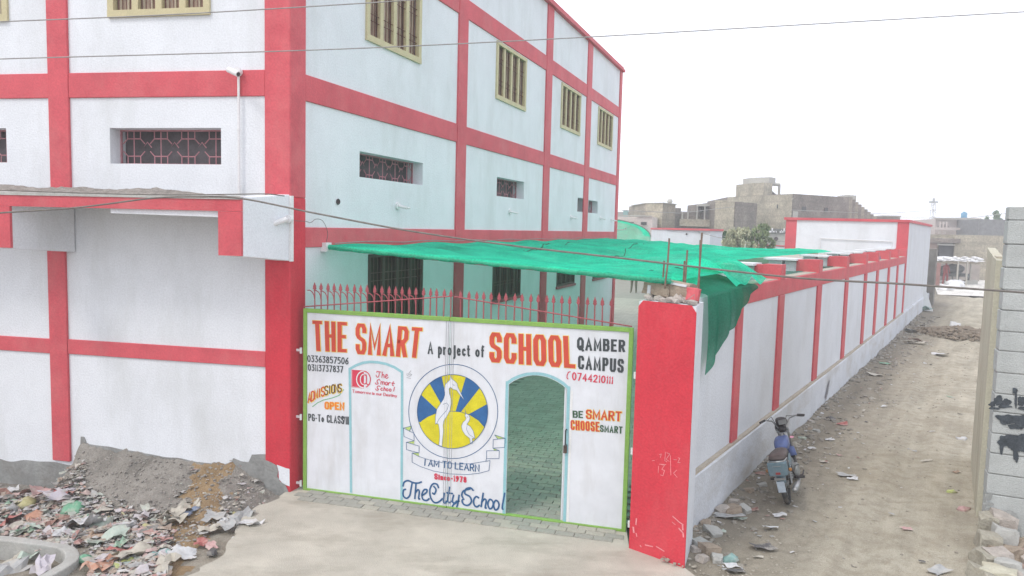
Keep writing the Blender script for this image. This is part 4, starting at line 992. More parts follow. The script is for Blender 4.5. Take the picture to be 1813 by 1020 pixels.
fp.add([rel(p, z) for p, (x, z) in zip(pts, o2)]+[rel(p-nf*.012, z) for p, (x, z) in zip(pts, o2)], [tuple(range(6))]+[(i, i+6, (i+1) % 6+6, (i+1) % 6) for i in range(6)])
part('painted_face', fp, REDB, pil)
ch = Art()
def pq(px, py): p = onplane(px, py, PA, math.atan2(e.x, e.y))-PA; return (p.dot(e), p.z)
zp = lambda x, y: (1080+x/6.378, 860+y/6.378)
for L_, w_ in (([(305, 365), (298, 440)], .016), ([(268, 460), (275, 530)], .022), ([(300, 530), (310, 575)], .012), ([(712, 340), (790, 410), (835, 440)], .012), ([(705, 405), (745, 440)], .007), ([(780, 475), (830, 530), (835, 580)], .016), ([(825, 440), (828, 500)], .018), ([(525, 680), (620, 738)], .012), ([(400, 665), (490, 685)], .012), ([(345, 670), (360, 690)], .014)):
    ch.ribbon([pq(*zp(*p)) for p in L_], w_, 0)
z77 = z7
for L_ in ([(782, 562), (790, 560), (786, 575)], [(806, 552), (803, 585), (812, 590)], [(810, 555), (822, 560), (808, 580), (820, 588)], [(824, 565), (826, 640)], [(836, 580), (848, 582)], [(852, 574), (860, 576), (852, 592), (862, 592)], [(780, 605), (778, 632)], [(790, 600), (802, 602), (792, 618), (802, 622), (796, 642), (786, 638)], [(755, 585), (765, 584)], [(848, 620), (836, 632), (850, 648)], [(782, 598), (808, 600)]):
    ch.ribbon([pq(*z7(*p)) for p in L_], .006, 0)
cm = MB(); cm.v = [tuple(Vector((e.x*x, e.y*x, z))+nf*(.0105+abs(y)*.5)) for x, y, z in ch.mb.v]; cm.f = ch.mb.f
part('chalk_marks', cm, CHALK, pil)
# top: broken masonry, mortar, rebar
tp = MB(); ctr = (PA+PB+PD+PE)/4
for i in range(30):
    a_, b_ = random.uniform(.06, .94), random.uniform(.08, .92); p = PA+(PB-PA)*a_+(PE-PA)*b_
    r_ = random.uniform(.03, .075)*(1-.4*abs(a_-.4)); tp.ico(rel(p, bt+.02+r_*.2), r_, 1, .35, i, (1.2, 1, .8))
part('mortar_rubble', tp, MORT, pil)
def lump(sx, sy, sz, seed, amp=.18):
    m = MB(); vs, fs = ICO(2); out = []
    for v in vs:
        q_ = Vector((max(-.62, min(.62, v.x*1.1))*sx, max(-.62, min(.62, v.y*1.1))*sy, max(-.62, min(.62, v.z*1.1))*sz))
        out.append(q_*(1+amp*noise.noise(v*2+Vector((seed, 2, 1)))))
    return m.add(out, fs)
for (a_, b_, z, s_, rz, mt) in ((.24, .62, .115, (.26, .13, .11), -.7, BRK), (.62, .70, .125, (.24, .15, .14), -.75, BRK), (.88, .45, .10, (.10, .1, .11), -.4, RED), (.4, .9, .1, (.24, .12, .1), -.6, BRK)):
    p = PA+(PB-PA)*a_+(PE-PA)*b_; part('brick', lump(*s_, a_*9), mt, pil, rel(p, bt+z), (random.uniform(-.15, .15), .1, rz))
p = PA+(PB-PA)*.45+(PE-PA)*.62
part('cap_piece', MB().box(-.30, .22, -.06, .06, -.012, .012), WHITE2, pil, rel(p, bt+.20), (0, .10, -.72))
p = PA+(PB-PA)*.10+(PE-PA)*.55; part('cap_piece', MB().box(-.02, .02, -.05, .05, -.08, .07), WHITE2, pil, rel(p, bt+.09), (0, .06, -.72))
for (x0, y0, x1, y1, d_) in ((1177, 505, 1185, 422, .25), (1171, 515, 1176, 462, .35), (1212, 512, 1217, 443, .35), (1209, 505, 1212, 462, .6), (1236, 532, 1243, 412, .15), (1234, 520, 1240, 425, .35)):
    yy = PA.y-.2+d_; a_, b_ = at(x0, y0+6, yy), at(x1, y1, yy)
    mid = a_.lerp(b_, .5)+Vector((random.uniform(-.012, .012), 0, 0))
    part('rebar', MB().tube([Vector(rel(a_, a_.z)), Vector(rel(mid, mid.z)), Vector(rel(b_, b_.z))], .0105, 6), RUST, pil)
wl = at(1229, 530, PB.y+.05); part('wire_loop', MB().tube([rel(wl+Vector((-.06, 0, 0)), wl.z+.0), rel(wl, wl.z+.05), rel(wl+Vector((.01, 0, 0)), wl.z-.03), rel(wl+Vector((-.08, 0, 0)), wl.z-.02), rel(wl+Vector((-.15, 0, 0)), wl.z+.04)], .004, 5), CABLEG, pil)

# ================================================================== BOUNDARY WALL ALONG THE LANE
bwall = thing('boundary_wall', 'long white boundary wall with red bands along the dirt lane', 'wall', B0, ANG_B)    # local x = u, -y = lane side
LB = 22.6
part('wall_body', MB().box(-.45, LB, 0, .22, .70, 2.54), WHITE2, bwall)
def wavy_base():
    m = MB(); k = 0; u = -.45
    while u <= 35.4:
        j = nz2(u, 0, .7, 3)*.012
        m.v += [(u, -.075+j, -.1), (u, -.07+j, .66), (u, -.045, .695), (u, 0.0, .70)]
        if k: b = (k-1)*4; m.f += [(b, b+4, b+5, b+1), (b+1, b+5, b+6, b+2), (b+2, b+6, b+7, b+3)]
        k += 1; u += .25
    return m
part('plinth', wavy_base(), PLINTHW, bwall)
part('ledge', MB().box(-.45, LB, -.058, -.002, .672, .706), M('ledge_dusty', (.42, .37, .30), var=.15, scale=4, bump=.3), bwall)
bevel(part('band', MB().box(1.28, LB, -.02, .24, 2.54, 2.79), REDD, bwall), .006)
bpil = [(1.30, 1.56), (3.52, 3.84), (6.45, 6.83), (9.54, 9.90), (12.40, 12.78), (14.65, 15.03), (17.27, 17.65), (19.70, 20.08), (22.28, 22.6)]
for i, (a, b) in enumerate(bpil):
    mm_ = MB().box(a, b, -.032, .02, .706, 2.54)
    bevel(part('pilaster', mm_, REDD, bwall), .005)
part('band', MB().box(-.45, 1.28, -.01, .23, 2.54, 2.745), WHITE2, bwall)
# uprights above the band with cross panels, white slabs and blocks behind
for i, (a, b) in enumerate(bpil[1:]):
    c = (a+b)/2; hh = 3.02+.008*i
    part('upright', MB().box(a+.02, b-.02, -.024, .26, 2.79, hh), REDD, bwall)
    part('cross_panel', MB().box(a+.05, b-.06, .26, .40, 2.80, hh-.01), REDD, bwall)
    part('white_block', MB().box(a+.07, b-.08, .40, .62, 2.79, hh-.05), WHITE, bwall)
    part('white_block', MB().box(a+.02, b-.02, .66, .92, 2.79, hh-.03), WHITE, bwall)
    part('cap_slab', MB().box(a-.12, b+.05, .37, .98, hh-.028, hh+.008), WHITE, bwall)
for i in range(14):
    x = random.uniform(4, 21); 
part('top_mortar', MB().box(1.3, LB, .02, .22, 2.79, 2.798), M('top_mortar_mat', (.40, .36, .30), var=.2, scale=6, bump=.5), bwall)
sc_ = MB(); sc_.add([(7.55, -.078, .20), (7.8, -.078, .42), (8.0, -.078, .52), (7.95, -.078, .36), (7.85, -.078, .22), (7.7, -.078, .12)], [(0, 1, 2, 3, 4, 5)])
part('soot_patch', sc_, M('soot', (.22, .22, .23), var=.3, scale=9, bump=.1), bwall)

# white block closing the courtyard
wb = thing('white_store_building', 'white flat roofed building with red corner piers at the end of the boundary wall', 'building', BW(22.6, 0, 0))
o0 = BW(22.6, 0, 0)
fz = R(-76); fd = azd(fz); bd = azd(AZ_B); WBH = 4.05; WL = 4.25
def wbp(a, b): p = fd*a+bd*b; return (p.x, p.y)
part('wall', MB().prism([wbp(0, 0), wbp(WL, 0), wbp(WL, 11), wbp(0, 11)], -.1, WBH), WHITE2, wb)
part('wall_face', MB().prism([wbp(.35, -.012), wbp(WL-.35, -.012), wbp(WL-.35, .02), wbp(.35, .02)], 2.0, WBH-.0), WHITE, wb)
for a0, a1 in ((-.03, .36), (WL-.36, WL+.03)): part('pier', MB().prism([wbp(a0, -.035), wbp(a1, -.035), wbp(a1, .03), wbp(a0, .03)], 2.5, WBH+.01), RED, wb)
n_b = Vector((bd.y, -bd.x, 0))
part('roof_edge', MB().prism([wbp(-.06, -.08), wbp(WL+.1, -.08), wbp(WL+.1, 11), wbp(-.06, 11)], WBH, WBH+.10), RED, wb)
pr = MB(); pr.tube([Vector((*wbp(.5, -.06), 2.82)), Vector((*wbp(.5, -.06), 3.33)), Vector((*wbp(3.0, -.06), 3.38)), Vector((*wbp(3.0, -.06), 2.9))], .018, 6); part('water_pipe', pr, WPVC, wb)
# low flat roof in front of it and a dusty plank edge
rf = thing('low_flat_roof', 'low dusty roof slab in front of the white store building', 'roof', BW(21, .5, 0))
q = [BW(13, .3, 0), BW(22.4, .3, 0), BW(22.0, 4.9, 0), BW(13, 4.9, 0)]
part('roof_slab', MB().prism([(p.x-BW(21, .5, 0).x, p.y-BW(21, .5, 0).y) for p in q], 2.66, 2.80), M('roof_dust', (.42, .39, .33), var=.12, scale=2, bump=.4), rf)
part('support_wall', MB().prism([(p.x-BW(21, .5, 0).x, p.y-BW(21, .5, 0).y) for p in [BW(13.3, 1.0, 0), BW(22.2, 1.0, 0), BW(21.8, 4.7, 0), BW(13.2, 4.7, 0)]], 0, 2.655), WHITE2, rf)
for (px, py, s_) in ((1434, 441, .35), (1552, 441, .28)):
    p = at(px, py+3, 25.2); tag(part('rubble_stone', lump(s_, s_*.7, s_*.55, px, .3), BRK, None, (p.x, p.y, 2.86)), 'brown stone lying on the low roof, ' + ('left one' if px < 1500 else 'right one near the red pier'), 'stone')
bdl = MB()
for k in range(5): bdl.tube([(-.35, 0, .03*k), (.0, .1, .03*k+.02), (.3, .02, .04)], .04, 6)
p = BW(16.3, .25, 2.9); tag(part('blue_bundle', MB().ico((0, 0, 0), .17, 2, .35, 4, (1.5, .8, .7)), M('blue_cloth', (.10, .16, .24), var=.3, bump=.5), None, (p.x, p.y, 2.90), ANG_B), 'dull blue cloth bundle on top of the boundary wall', 'bundle')

# ================================================================== GREEN SHADE NET
PIPE_L = SW(.72, .05, 3.17); PIPE_R = Vector((1.70, 7.86, 2.965))
pipe_o = thing('net_pipe', 'thin grey pipe carrying the front edge of the green net over the gate', 'pipe', PIPE_L)
part('pipe', MB().tube([(0, 0, 0), (PIPE_R-PIPE_L)*.5+Vector((0, 0, -.012)), PIPE_R-PIPE_L], .024, 8), PIPE, pipe_o)
part('wall_bracket', MB().box(-.06, .06, -.06, .06, -.06, .06), WPVC, pipe_o, (-.02, 0, 0), ANG_S)
snet = thing('shade_net', 'bright green shade net stretched over the school courtyard', 'net', PIPE_L)
def net_pt(s, t):
    """s 0..1 from the building to the lane wall, t 0..1 from the gate to the back"""
    uL = .75+t*17.2; zL = 3.19+.02*math.sin(t*math.pi*14)
    Lp_ = SW(uL, .05, zL)
    uR = .3+t*13.0; zR = 2.93+.12*min(1, t*3)
    Rp_ = BW(uR, .25+.70*sm(.12, .22, t), zR) if t > 0 else None
    if t < .08:
        k = t/.08; Rp_ = PIPE_R.lerp(BW(.3+.08*13, .25, 2.93+.12*.24), k) 
    p = Lp_.lerp(Rp_, s)
    bel = math.sin(math.pi*s)
    p.z += -.10*bel*min(1, t*5)*(1-.4*t)
    p.z += (abs(math.sin(t*math.pi*7+s*1.5))*.05-.02)*bel*min(1, t*6)
    e = min(1, t*8)*min(1, s*8)*min(1, (1-s)*8+.15)
    p.z += (nz2(p.x, p.y, .8, 3)*.10+nz2(p.x+p.y*.6, p.y*.2, 3.0, 8)*.05+nz2(p.x*.6+p.y, p.y*.5, 7, 8)*.022)*e
    if t > .93: p.z += .05*nz2(s*14, 0, 1, 3)
    return p
def grid_part(name, fn, nu, nv, mat, parent, org):
    m = MB()
    for i in range(nu+1):
        for j in range(nv+1): p = fn(i/nu, j/nv)-org; m.v.append((p.x, p.y, p.z))
    for i in range(nu):
        for j in range(nv): a = i*(nv+1)+j; m.f.append((a, a+nv+1, a+nv+2, a+1))
    return part(name, m, mat, parent, smooth=True)
grid_part('net_sheet', net_pt, 150, 200, NET, snet, PIPE_L)
# rolled hem over the pipe
def hem(s, t):
    p = PIPE_L.lerp(PIPE_R, s); q = R(-60+t*270); p = p+Vector((.0, -math.sin(q)*.034, math.cos(q)*.034)); p.z += .004*math.sin(s*90); return p
grid_part('net_hem', hem, 60, 8, NET, snet, PIPE_L)
# the free corner thrown over the wall and hanging down the lane side
HANG = [(-.10, 1.86), (-.02, 1.90), (.31, 2.08), (.63, 2.26), (.94, 2.34), (1.24, 2.53), (1.5, 2.66), (1.85, 2.76)]
def over(s, t):   # s along wall, t from inside to hanging tip
    u = -.10+s*1.95
    for (ua, za), (ub, zb) in zip(HANG, HANG[1:]):
        if ua <= u <= ub: zh = za+(zb-za)*(u-ua)/(ub-ua)
    w_ = .03*math.sin(u*7+1)+.008*math.sin(u*17)
    top = 2.80+.02*s
    if t < .35: k = t/.35; p = BW(u+.2*(1-k), .85-.80*k, top+.16*(1-k)+.04*math.sin(u*7)*(1-k))
    elif t < .45: k = (t-.35)/.10; p = BW(u, .05-.11*k, top-.01*k)
    else:
        k = (t-.45)/.55; p = BW(u+.05*math.sin(k*5)*(1-s)*k*.3, -.06-.03*math.sin(math.pi*k*.8)-abs(w_)*(.4+.6*k)-.015, top-.01+(zh-top)*k)
    return p
grid_part('hanging_corner', over, 60, 50, NET_SHADED, snet, PIPE_L)
def fold(s, t):
    u = 1.6+s*1.5; p = BW(u-.5*t, .9-.95*t, 2.98+.10*math.sin(math.pi*t)+.05*math.sin(s*8+t*4)-.13*t*t+.04*math.sin(s*15)); return p
grid_part('net_fold', fold, 26, 22, NET, snet, PIPE_L)
def tuck(s, t):    # bright piece from the pipe end down behind the pillar to the wall
    a = PIPE_R.lerp(Vector((2.02, 7.95, 2.82)), s); b = BW(.15+.9*s, .45, 3.0); p = a.lerp(b, t); p.z += .05*math.sin(s*6+t*3)*math.sin(math.pi*t)-.03*math.sin(math.pi*t); return p
grid_part('net_tuck', tuck, 20, 20, NET, snet, PIPE_L)
# tie cord along the building edge
cdm = MB(); pts = []
for i in range(80):
    t = i/79; p = SW(.9+t*16.8, .055, 3.215+.022*abs(math.sin(t*math.pi*9)))-PIPE_L; pts.append(p)
cdm.tube(pts, .006, 4); part('tie_cord', cdm, CABLEG, snet)
# seams: dark stitched lines
for (s0, t0, s1, t1) in ((.35, .18, .10, .55), (.55, .30, .30, .75)):
    pts = []
    for i in range(40):
        k = i/39; p = net_pt(s0+(s1-s0)*k+.02*math.sin(k*9), t0+(t1-t0)*k)-PIPE_L; p.z += .012; pts.append(p)
    part('seam', MB().tube(pts, .010, 4), M('seam_green', (.01, .16, .09), bump=0), snet)
# a second net arched over a frame behind the building
an = thing('arched_net', 'domed green net behind the far corner of the school building', 'net', at(1094, 425, 33))
base_ = at(1094, 425, 33); 
def archnet(s, t):
    a = at(1086, 387, 33); X = 2.3; q = s*math.pi/2
    return Vector((a.x-.6+(X)*math.sin(q)+t*.9, 33+t*7, 3.22+(a.z-3.22)*math.cos(q)+nz2(s*3, t*4, 1, 2)*.04))
grid_part('net_sheet', archnet, 24, 14, NET, an, base_)
def archgable(s, t):
    p = archnet(s, 0); q_ = Vector((p.x, p.y-.01, p.z+(2.4-p.z)*t)); q_.y += .05*nz2(p.x*3, t*6, 1, 4); return q_
grid_part('net_gable', archgable, 24, 12, NET, an, base_)
part('rib', MB().tube([archnet(i/16, .0)-base_ for i in range(17)], .03, 6), PIPE, an)

# ================================================================== BLOCK WALL ON THE RIGHT
R0 = Vector((5.70, 8.585, 0)); AZ_R = R(115); ANG_R = math.pi/2-AZ_R
rw = thing('precast_wall', 'grey precast slab wall with black spray paint, right edge of the lane', 'wall', R0, ANG_R)       # local x to the right, -y towards camera
zj = [.0, .47, .72, .97, 1.21, 1.47, 1.69, 1.94, 2.2, 2.43, 2.68, 2.92, 3.18, 3.45, 3.73, 3.89]
for i in range(len(zj)-1):
    x0 = .045+random.uniform(-.006, .006)
    m = MB().box(x0, 4.0, random.uniform(-.004, .004), .24, zj[i]+.005, zj[i+1]-.006)
    bevel(part('concrete_slab', m, SLAB, rw), .009, 2)
part('mortar_core', MB().box(.06, 3.98, .012, .23, 0, 3.86), CEM, rw)
def rq(px, py): p = onplane(px, py, R0+Vector((0, 0, 0)), AZ_R)-R0; return (p.x*math.cos(ANG_R)+p.y*math.sin(ANG_R), p.z)
zr = lambda x, y: (1500+x/2.757, 650+y/2.757)
def blob(cx, cy, rx, ry, seed, n_=40, amp=.35):
    out = []
    for k in range(n_):
        q = 2*math.pi*k/n_; rr_ = 1+amp*noise.noise(Vector((math.cos(q)*1.6+seed, math.sin(q)*1.6, seed)))+.18*noise.noise(Vector((math.cos(q)*6, math.sin(q)*6, seed)))
        out.append(rq(*zr(cx+rx*rr_*math.cos(q), cy+ry*rr_*math.sin(q))))
    return out
gf = MB(); kk = 0
for (cx, cy, rx, ry) in ((738, 165, 26, 24), (708, 182, 16, 14), (782, 170, 20, 16), (818, 115, 12, 14), (822, 160, 7, 42), (850, 165, 20, 22), (765, 190, 30, 10), (780, 252, 58, 24), (850, 262, 48, 30), (830, 290, 40, 16), (768, 360, 34, 28), (830, 370, 48, 36), (880, 350, 60, 34), (752, 395, 10, 24), (822, 430, 14, 30), (865, 395, 30, 24), (800, 345, 30, 18), (880, 200, 50, 10), (720, 200, 30, 6), (900, 270, 60, 30)):
    kk += 1; pts = blob(cx, cy, rx, ry, kk*3.1, 40, .5); gf.add([(p[0], -.007-kk*.0004, p[1]) for p in pts], [tuple(range(len(pts)))])
part('spray_paint', gf, BLK, rw)
gf = MB()
for (cx, cy, rx, ry) in ((690, 630, 16, 18), (688, 665, 24, 8), (692, 695, 22, 10), (795, 720, 34, 22)):
    kk += 1; pts = blob(cx, cy, rx, ry, kk*2.1, 30, .6); gf.add([(p[0], -.007-kk*.0004, p[1]) for p in pts], [tuple(range(len(pts)))])
part('stain', gf, M('grey_stain', (.29, .30, .29), var=.2, scale=10, bump=.1), rw)
# pale plastered side wall running down the lane behind it
PF = Vector((7.379, 11.466, 0)); N0 = Vector((5.88, 8.95, 0)); azp = math.atan2(PF.x-N0.x, PF.y-N0.y)
pw_ = thing('plastered_side_wall', 'pale cream plastered wall running along the right side of the lane', 'wall', N0, math.pi/2-azp)
Lw = (PF-N0).length
m = MB(); n_ = 30; ys_ = 0
for i in range(n_+1):
    x = Lw*i/n_; j = nz2(x, 0, 1.2, 2)*.012; zt = 3.25+.12*x/Lw+nz2(x, 2, 2, 5)*.01
    m.v += [(x, .0+j, -.1), (x, 0+j, zt), (x, -.11, zt), (x, -.11, -.1)]
for i in range(n_): b = i*4; m.f += [(b, b+1, b+5, b+4), (b+1, b+2, b+6, b+5), (b+2, b+3, b+7, b+6)]
m.f += [(0, 3, 2, 1), (n_*4, n_*4+1, n_*4+2, n_*4+3)]
part('wall_body', m, PALE, pw_)
part('cap_piece', MB().box(.3, 1.4, -.10, -.02, 3.26, 3.29), M('cap_dust', (.48, .44, .36), var=.15, bump=.4), pw_)
FOOT = M('plaster_footing', (.34, .32, .26), var=.2, scale=5, bump=.6, bscale=40, stain=(.28, .24, .18), sscale=(4, 4, 4), samt=.8)
for i, (px, py, sx, sz) in enumerate(((1750, 938, .20, .36), (1748, 965, .22, .26), (1747, 992, .24, .18), (1745, 1020, .26, .14))):
    p = gnd(px, py, .08)-N0; a_ = -(math.pi/2-azp)
    part('broken_footing', lump(sx, .16, sz, i*2.7, .3), FOOT, pw_, (p.x*math.cos(a_)-p.y*math.sin(a_), p.x*math.sin(a_)+p.y*math.cos(a_), .05), (.1*i, 0, .2*i))
# broken masonry heap at its foot
hp = [(1745, 925, .30, .30), (1752, 945, .26, .22), (1760, 965, .30, .20), (1770, 940, .18, .16), (1740, 975, .30, .26), (1758, 990, .28, .22), (1782, 950, .2, .12), (1795, 962, .2, .12), (1808, 975, .16, .1), (1776, 985, .2, .1), (1800, 945, .14, .1), (1745, 1005, .34, .22), (1770, 1008, .26, .14), (1790, 1000, .2, .1)]
lab = ['highest pale mortar lump of the heap against the cream wall', 'pale block resting under the topmost lump by the cream wall', 'grey broken block in the middle of the masonry heap', 'pinkish brick stub against the grey slab wall', 'large cream lump at the lane side of the heap', 'broken grey block in front of the masonry heap', 'flat brick piece beside the grey slab wall', 'reddish flat brick farther right by the slab wall', 'small brick piece at the right picture edge', 'thin reddish brick lying in front of the heap', 'small stone close to the foot of the slab wall', 'cream lump nearest the camera at the bottom right', 'dusty grey chunk at the bottom edge of the lane', 'flat stone at the bottom right of the lane']
for i, (px, py, s_, h_) in enumerate(hp):
    px = 1768+(px-1740)*.75; p = gnd(px, py+12, .10); mt = [MORT, CONC, BRK, PALE][i % 4] if i not in (3, 7, 9) else M('pink_brick', (.34, .25, .21), var=.2, bump=.4)
    zz = .13 if i in (0, 1) else .05
    tag(part('masonry_chunk', lump(s_*.72, s_*.6, h_*.85, i*3.3, .3), mt, None, (p.x, p.y, zz), (random.uniform(-.3, .3), random.uniform(-.3, .3), random.uniform(0, 3))), lab[i], 'rubble', 'broken masonry by the right wall')

# ================================================================== OVERHEAD CABLES
def cable(name, pts, r, mat, label):
    P_ = [Vector(p) for p in pts]; out = []
    E_ = [2*P_[0]-P_[1]]+P_+[2*P_[-1]-P_[-2]]
    for i in range(1, len(E_)-2):
        for k in range(12):
            t = k/12; p0, p1, p2, p3 = E_[i-1], E_[i], E_[i+1], E_[i+2]
            out.append(.5*((2*p1)+(p2-p0)*t+(2*p0-5*p1+4*p2-p3)*t*t+(3*p1-p0-3*p2+p3)*t**3))
    out.append(P_[-1]); o0_ = out[0]
    return tag(part(name, MB().tube([p-o0_ for p in out], r, 6), mat, None, o0_), label, 'cable')
cable('overhead_cable', [at(-400, 55, 6.8), at(0, 38.5, 7), at(280, 27, 7), at(560, 11, 7.1), at(780, -4, 7.2), at(1100, -32, 7.4)], .0055, CABLEG, 'topmost thin grey cable crossing the upper left of the front wall')
cable('overhead_cable', [at(-400, 118, 6.9), at(0, 104.5, 7), at(560, 88.5, 7.1), at(980, 69, 7.3), at(1400, 45, 7.5), at(1813, 21, 7.8), at(2300, -8, 8)], .0055, CABLEG, 'long thin cable crossing the whole sky above the windows')
cable('overhead_cable', [at(-300, 398, 7.6), at(0, 377, 7.9), at(110, 370, 8.0), at(184, 362, 8.1), at(275, 350.5, 8.15), at(353, 348.5, 8.2), at(430, 352, 8.2), at(560, 378, 8.0), at(720, 408, 7.7), at(900, 434, 7.4), at(1090, 456, 7.0), at(1390, 490, 6.6), at(1600, 503, 6.4), at(1813, 518, 6.2), at(2200, 545, 6)], .0105, CABLE, 'thick brown cable sagging low in front of the canopy, net and walls')
cable('overhead_cable', [at(-50, 335, 8.3), at(150, 342, 8.25), at(300, 345, 8.2), at(415, 344, 8.2), at(470, 343.5, 8.25), at(503, 347, 8.6)], .007, CABLE, 'short dark cable lying along the canopy edge')
cable('overhead_cable', [at(522, 391, 9.2), at(541, 392, 9.35), at(550, 394, 9.4), at(560, 388, 9.5), at(572, 392, 9.7), at(580, 412, 9.8), at(577, 432, 9.9)], .004, CABLE, 'thin loose wire dropping from the corner column to the net pipe')
for (x, y) in ((720, 409), (905, 435), (1300, 481)): 
    pass

# ================================================================== MOTORCYCLE
MP = Vector((3.66, 9.27, .02)); bike = thing('motorcycle', 'small old blue motorcycle parked on the dirt lane beside the boundary wall', 'motorcycle', MP)
HEAD = R(90-25)   # heading
bike.rotation_euler = (R(-14), 0, HEAD); bike.scale = (.92, .92, .92)
BT = M('tyre_rubber', (.05, .05, .05), var=.3, scale=12, bump=.3, stain=(.20, .18, .15), sscale=(9, 9, 9), samt=.8); CHR = M('dull_chrome', (.34, .35, .35), rough=.35, metal=.7, var=.15, scale=8, bump=.1, stain=(.25, .22, .19), sscale=(14, 14, 14), samt=.7)
BLUE = M('bike_blue', (.07, .10, .23), rough=.4, var=.15, scale=9, bump=.05, stain=(.16, .17, .2), sscale=(8, 8, 8), samt=.5); PBLU = M('bike_grey_blue', (.12, .18, .21), rough=.5, var=.12, scale=9, bump=.05, stain=(.2, .2, .19), sscale=(9, 9, 9), samt=.5)
BBLK = M('bike_black', (.045, .04, .04), rough=.55, var=.3, scale=8, bump=.1); SEAT = M('seat_vinyl', (.085, .065, .06), rough=.6, var=.3, scale=12, bump=.2); ENG = M('engine_alloy', (.25, .26, .25), rough=.5, metal=.4, var=.2, scale=14, bump=.3)
WR = .275; WB = 1.18
def wheel(x, nm, steer=0):
    wv = put('wheel', MB().torus((0, 0, 0), WR-.05, .012, n=32, m=6, sq=2).mesh('rim', CHR, True), bike, (x, 0, WR), (0, 0, steer)); 
    put('tyre', MB().torus((0, 0, 0), WR-.032, .033, n=36, m=10).mesh('tyre', BT, True), wv)
    sp_ = MB()
    for k in range(18):
        a_ = 2*math.pi*k/18; s_ = 1 if k % 2 else -1
        sp_.tube([(.04*math.cos(a_+.5*s_), .03*s_, .04*math.sin(a_+.5*s_)), ((WR-.05)*math.cos(a_), 0, (WR-.05)*math.sin(a_))], .002, 4, False)
    put('spokes', sp_.mesh('spokes', CHR), wv); put('hub', MB().tube([(0, -.06, 0), (0, .06, 0)], .055, 14).mesh('hub', ENG), wv)
    return wv
wheel(0, 'rear'); wheel(WB, 'front', R(18))
def fender(cx, r, a0, a1, wd, mat, name, parent=bike, th=.012, steer=0):
    m = MB(); n_ = 16; prof = [(-wd, -.028), (-wd*.85, -.006), (-wd*.4, .004), (0, .008), (wd*.4, .004), (wd*.85, -.006), (wd, -.028)]
    rows = []
    for i in range(n_+1):
        a_ = R(a0+(a1-a0)*i/n_); rows.append([((r+h)*math.cos(a_), y, (r+h)*math.sin(a_)) for y, h in prof])
    k = len(prof)
    m.add([p for r_ in rows for p in r_], [(i*k+j, i*k+j+1, (i+1)*k+j+1, (i+1)*k+j) for i in range(n_) for j in range(k-1)])
    o = put(name, m.mesh(name, mat, True), parent, (cx, 0, WR), (0, 0, steer)); sd_ = o.modifiers.new('solid', 'SOLIDIFY'); sd_.thickness = .004; return o
fender(0, WR+.035, 60, 160, .062, PBLU, 'rear_fender'); fender(WB, WR+.035, 20, 150, .055, BLUE, 'front_fender', steer=R(18))
part('fender_flap', MB().box(-.335, -.322, -.05, .05, .27, .42), M('flap_silver', (.40, .46, .52), rough=.4, var=.12, scale=14, bump=0), bike, (0, 0, .04), (0, R(-6), 0))
part('number_plate', MB().box(-.36, -.352, -.07, .07, .44, .47), CHR, bike)
tl_ = put('tail_lamp', lump(.10, .205, .15, 2, .02).mesh('tail_lamp', PBLU), bike, (-.33, 0, .60)); tl_['label'] = 'grey-blue boxy tail guard'
put('lens', MB().box(-.075, -.045, -.03, .03, -.068, -.04).mesh('lens', M('tail_red', (.25, .04, .04), rough=.3, bump=0)), tl_)
put('trim', MB().box(-.068, -.05, -.055, .055, .040, .047).mesh('trim', CHR), tl_)
part('carrier', MB().tube([(-.12, -.11, .68), (-.36, -.10, .70), (-.38, 0, .70), (-.36, .10, .70), (-.12, .11, .68)], .009, 6).tube([(-.25, -.11, .69), (-.25, .11, .69)], .007, 5), CHR, bike)
def hbp_(x, y, z): c, s = math.cos(R(20)), math.sin(R(20)); return (.89+x*c-y*s, x*s+y*c, .88+z)
# seat: lofted
def ringx(x, w_, h_, zc_, n_=14, p=2.6):
    out = []
    for k in range(n_):
        q = 2*math.pi*k/n_; c, s = math.cos(q), math.sin(q)
        out.append((x, w_*abs(c)**(2/p)*(1 if c > 0 else -1), zc_+h_*abs(s)**(2/p)*(1 if s > 0 else -1)))
    return out
part('seat', MB().loft([ringx(-.30, .07, .02, .715), ringx(-.27, .11, .04, .72), ringx(-.10, .12, .05, .715), ringx(.10, .115, .045, .70), ringx(.28, .09, .04, .69), ringx(.36, .05, .02, .69)]), SEAT, bike, smooth=True)
part('fuel_tank', MB().loft([ringx(.30, .05, .03, .69), ringx(.35, .085, .06, .70), ringx(.48, .108, .075, .72, p=3.4), ringx(.62, .105, .08, .735, p=3.4), ringx(.76, .075, .06, .74), ringx(.82, .04, .03, .735)]), BLUE, bike, smooth=True)
part('tank_sticker', MB().box(.50, .60, -.025, .025, .806, .811), M('sticker_pink', (.55, .25, .33), bump=0), bike, (0, -.04, .001), (R(8), 0, 0)); part('fuel_cap', MB().tube([(.66, 0, .81), (.66, 0, .84)], .028, 12), CHR, bike)
for s_ in (-1, 1): part('side_panel', MB().loft([ringx(.02, .008, .04, .50), ringx(.08, .014, .09, .53), ringx(.22, .016, .10, .55), ringx(.33, .008, .05, .58)]), PBLU, bike, (0, s_*.105, 0), smooth=True)
part('frame', MB().tube([(.86, 0, .78), (.55, 0, .62), (.32, 0, .60), (-.05, 0, .62)], .022, 8).tube([(.86, 0, .72), (.74, 0, .42), (.70, 0, .28)], .019, 8).tube([(.32, 0, .60), (.28, 0, .30), (.70, 0, .24)], .019, 8).tube([(.28, .06, .32), (0, .075, WR)], .016, 6).tube([(.28, -.06, .32), (0, -.075, WR)], .016, 6), BBLK, bike)
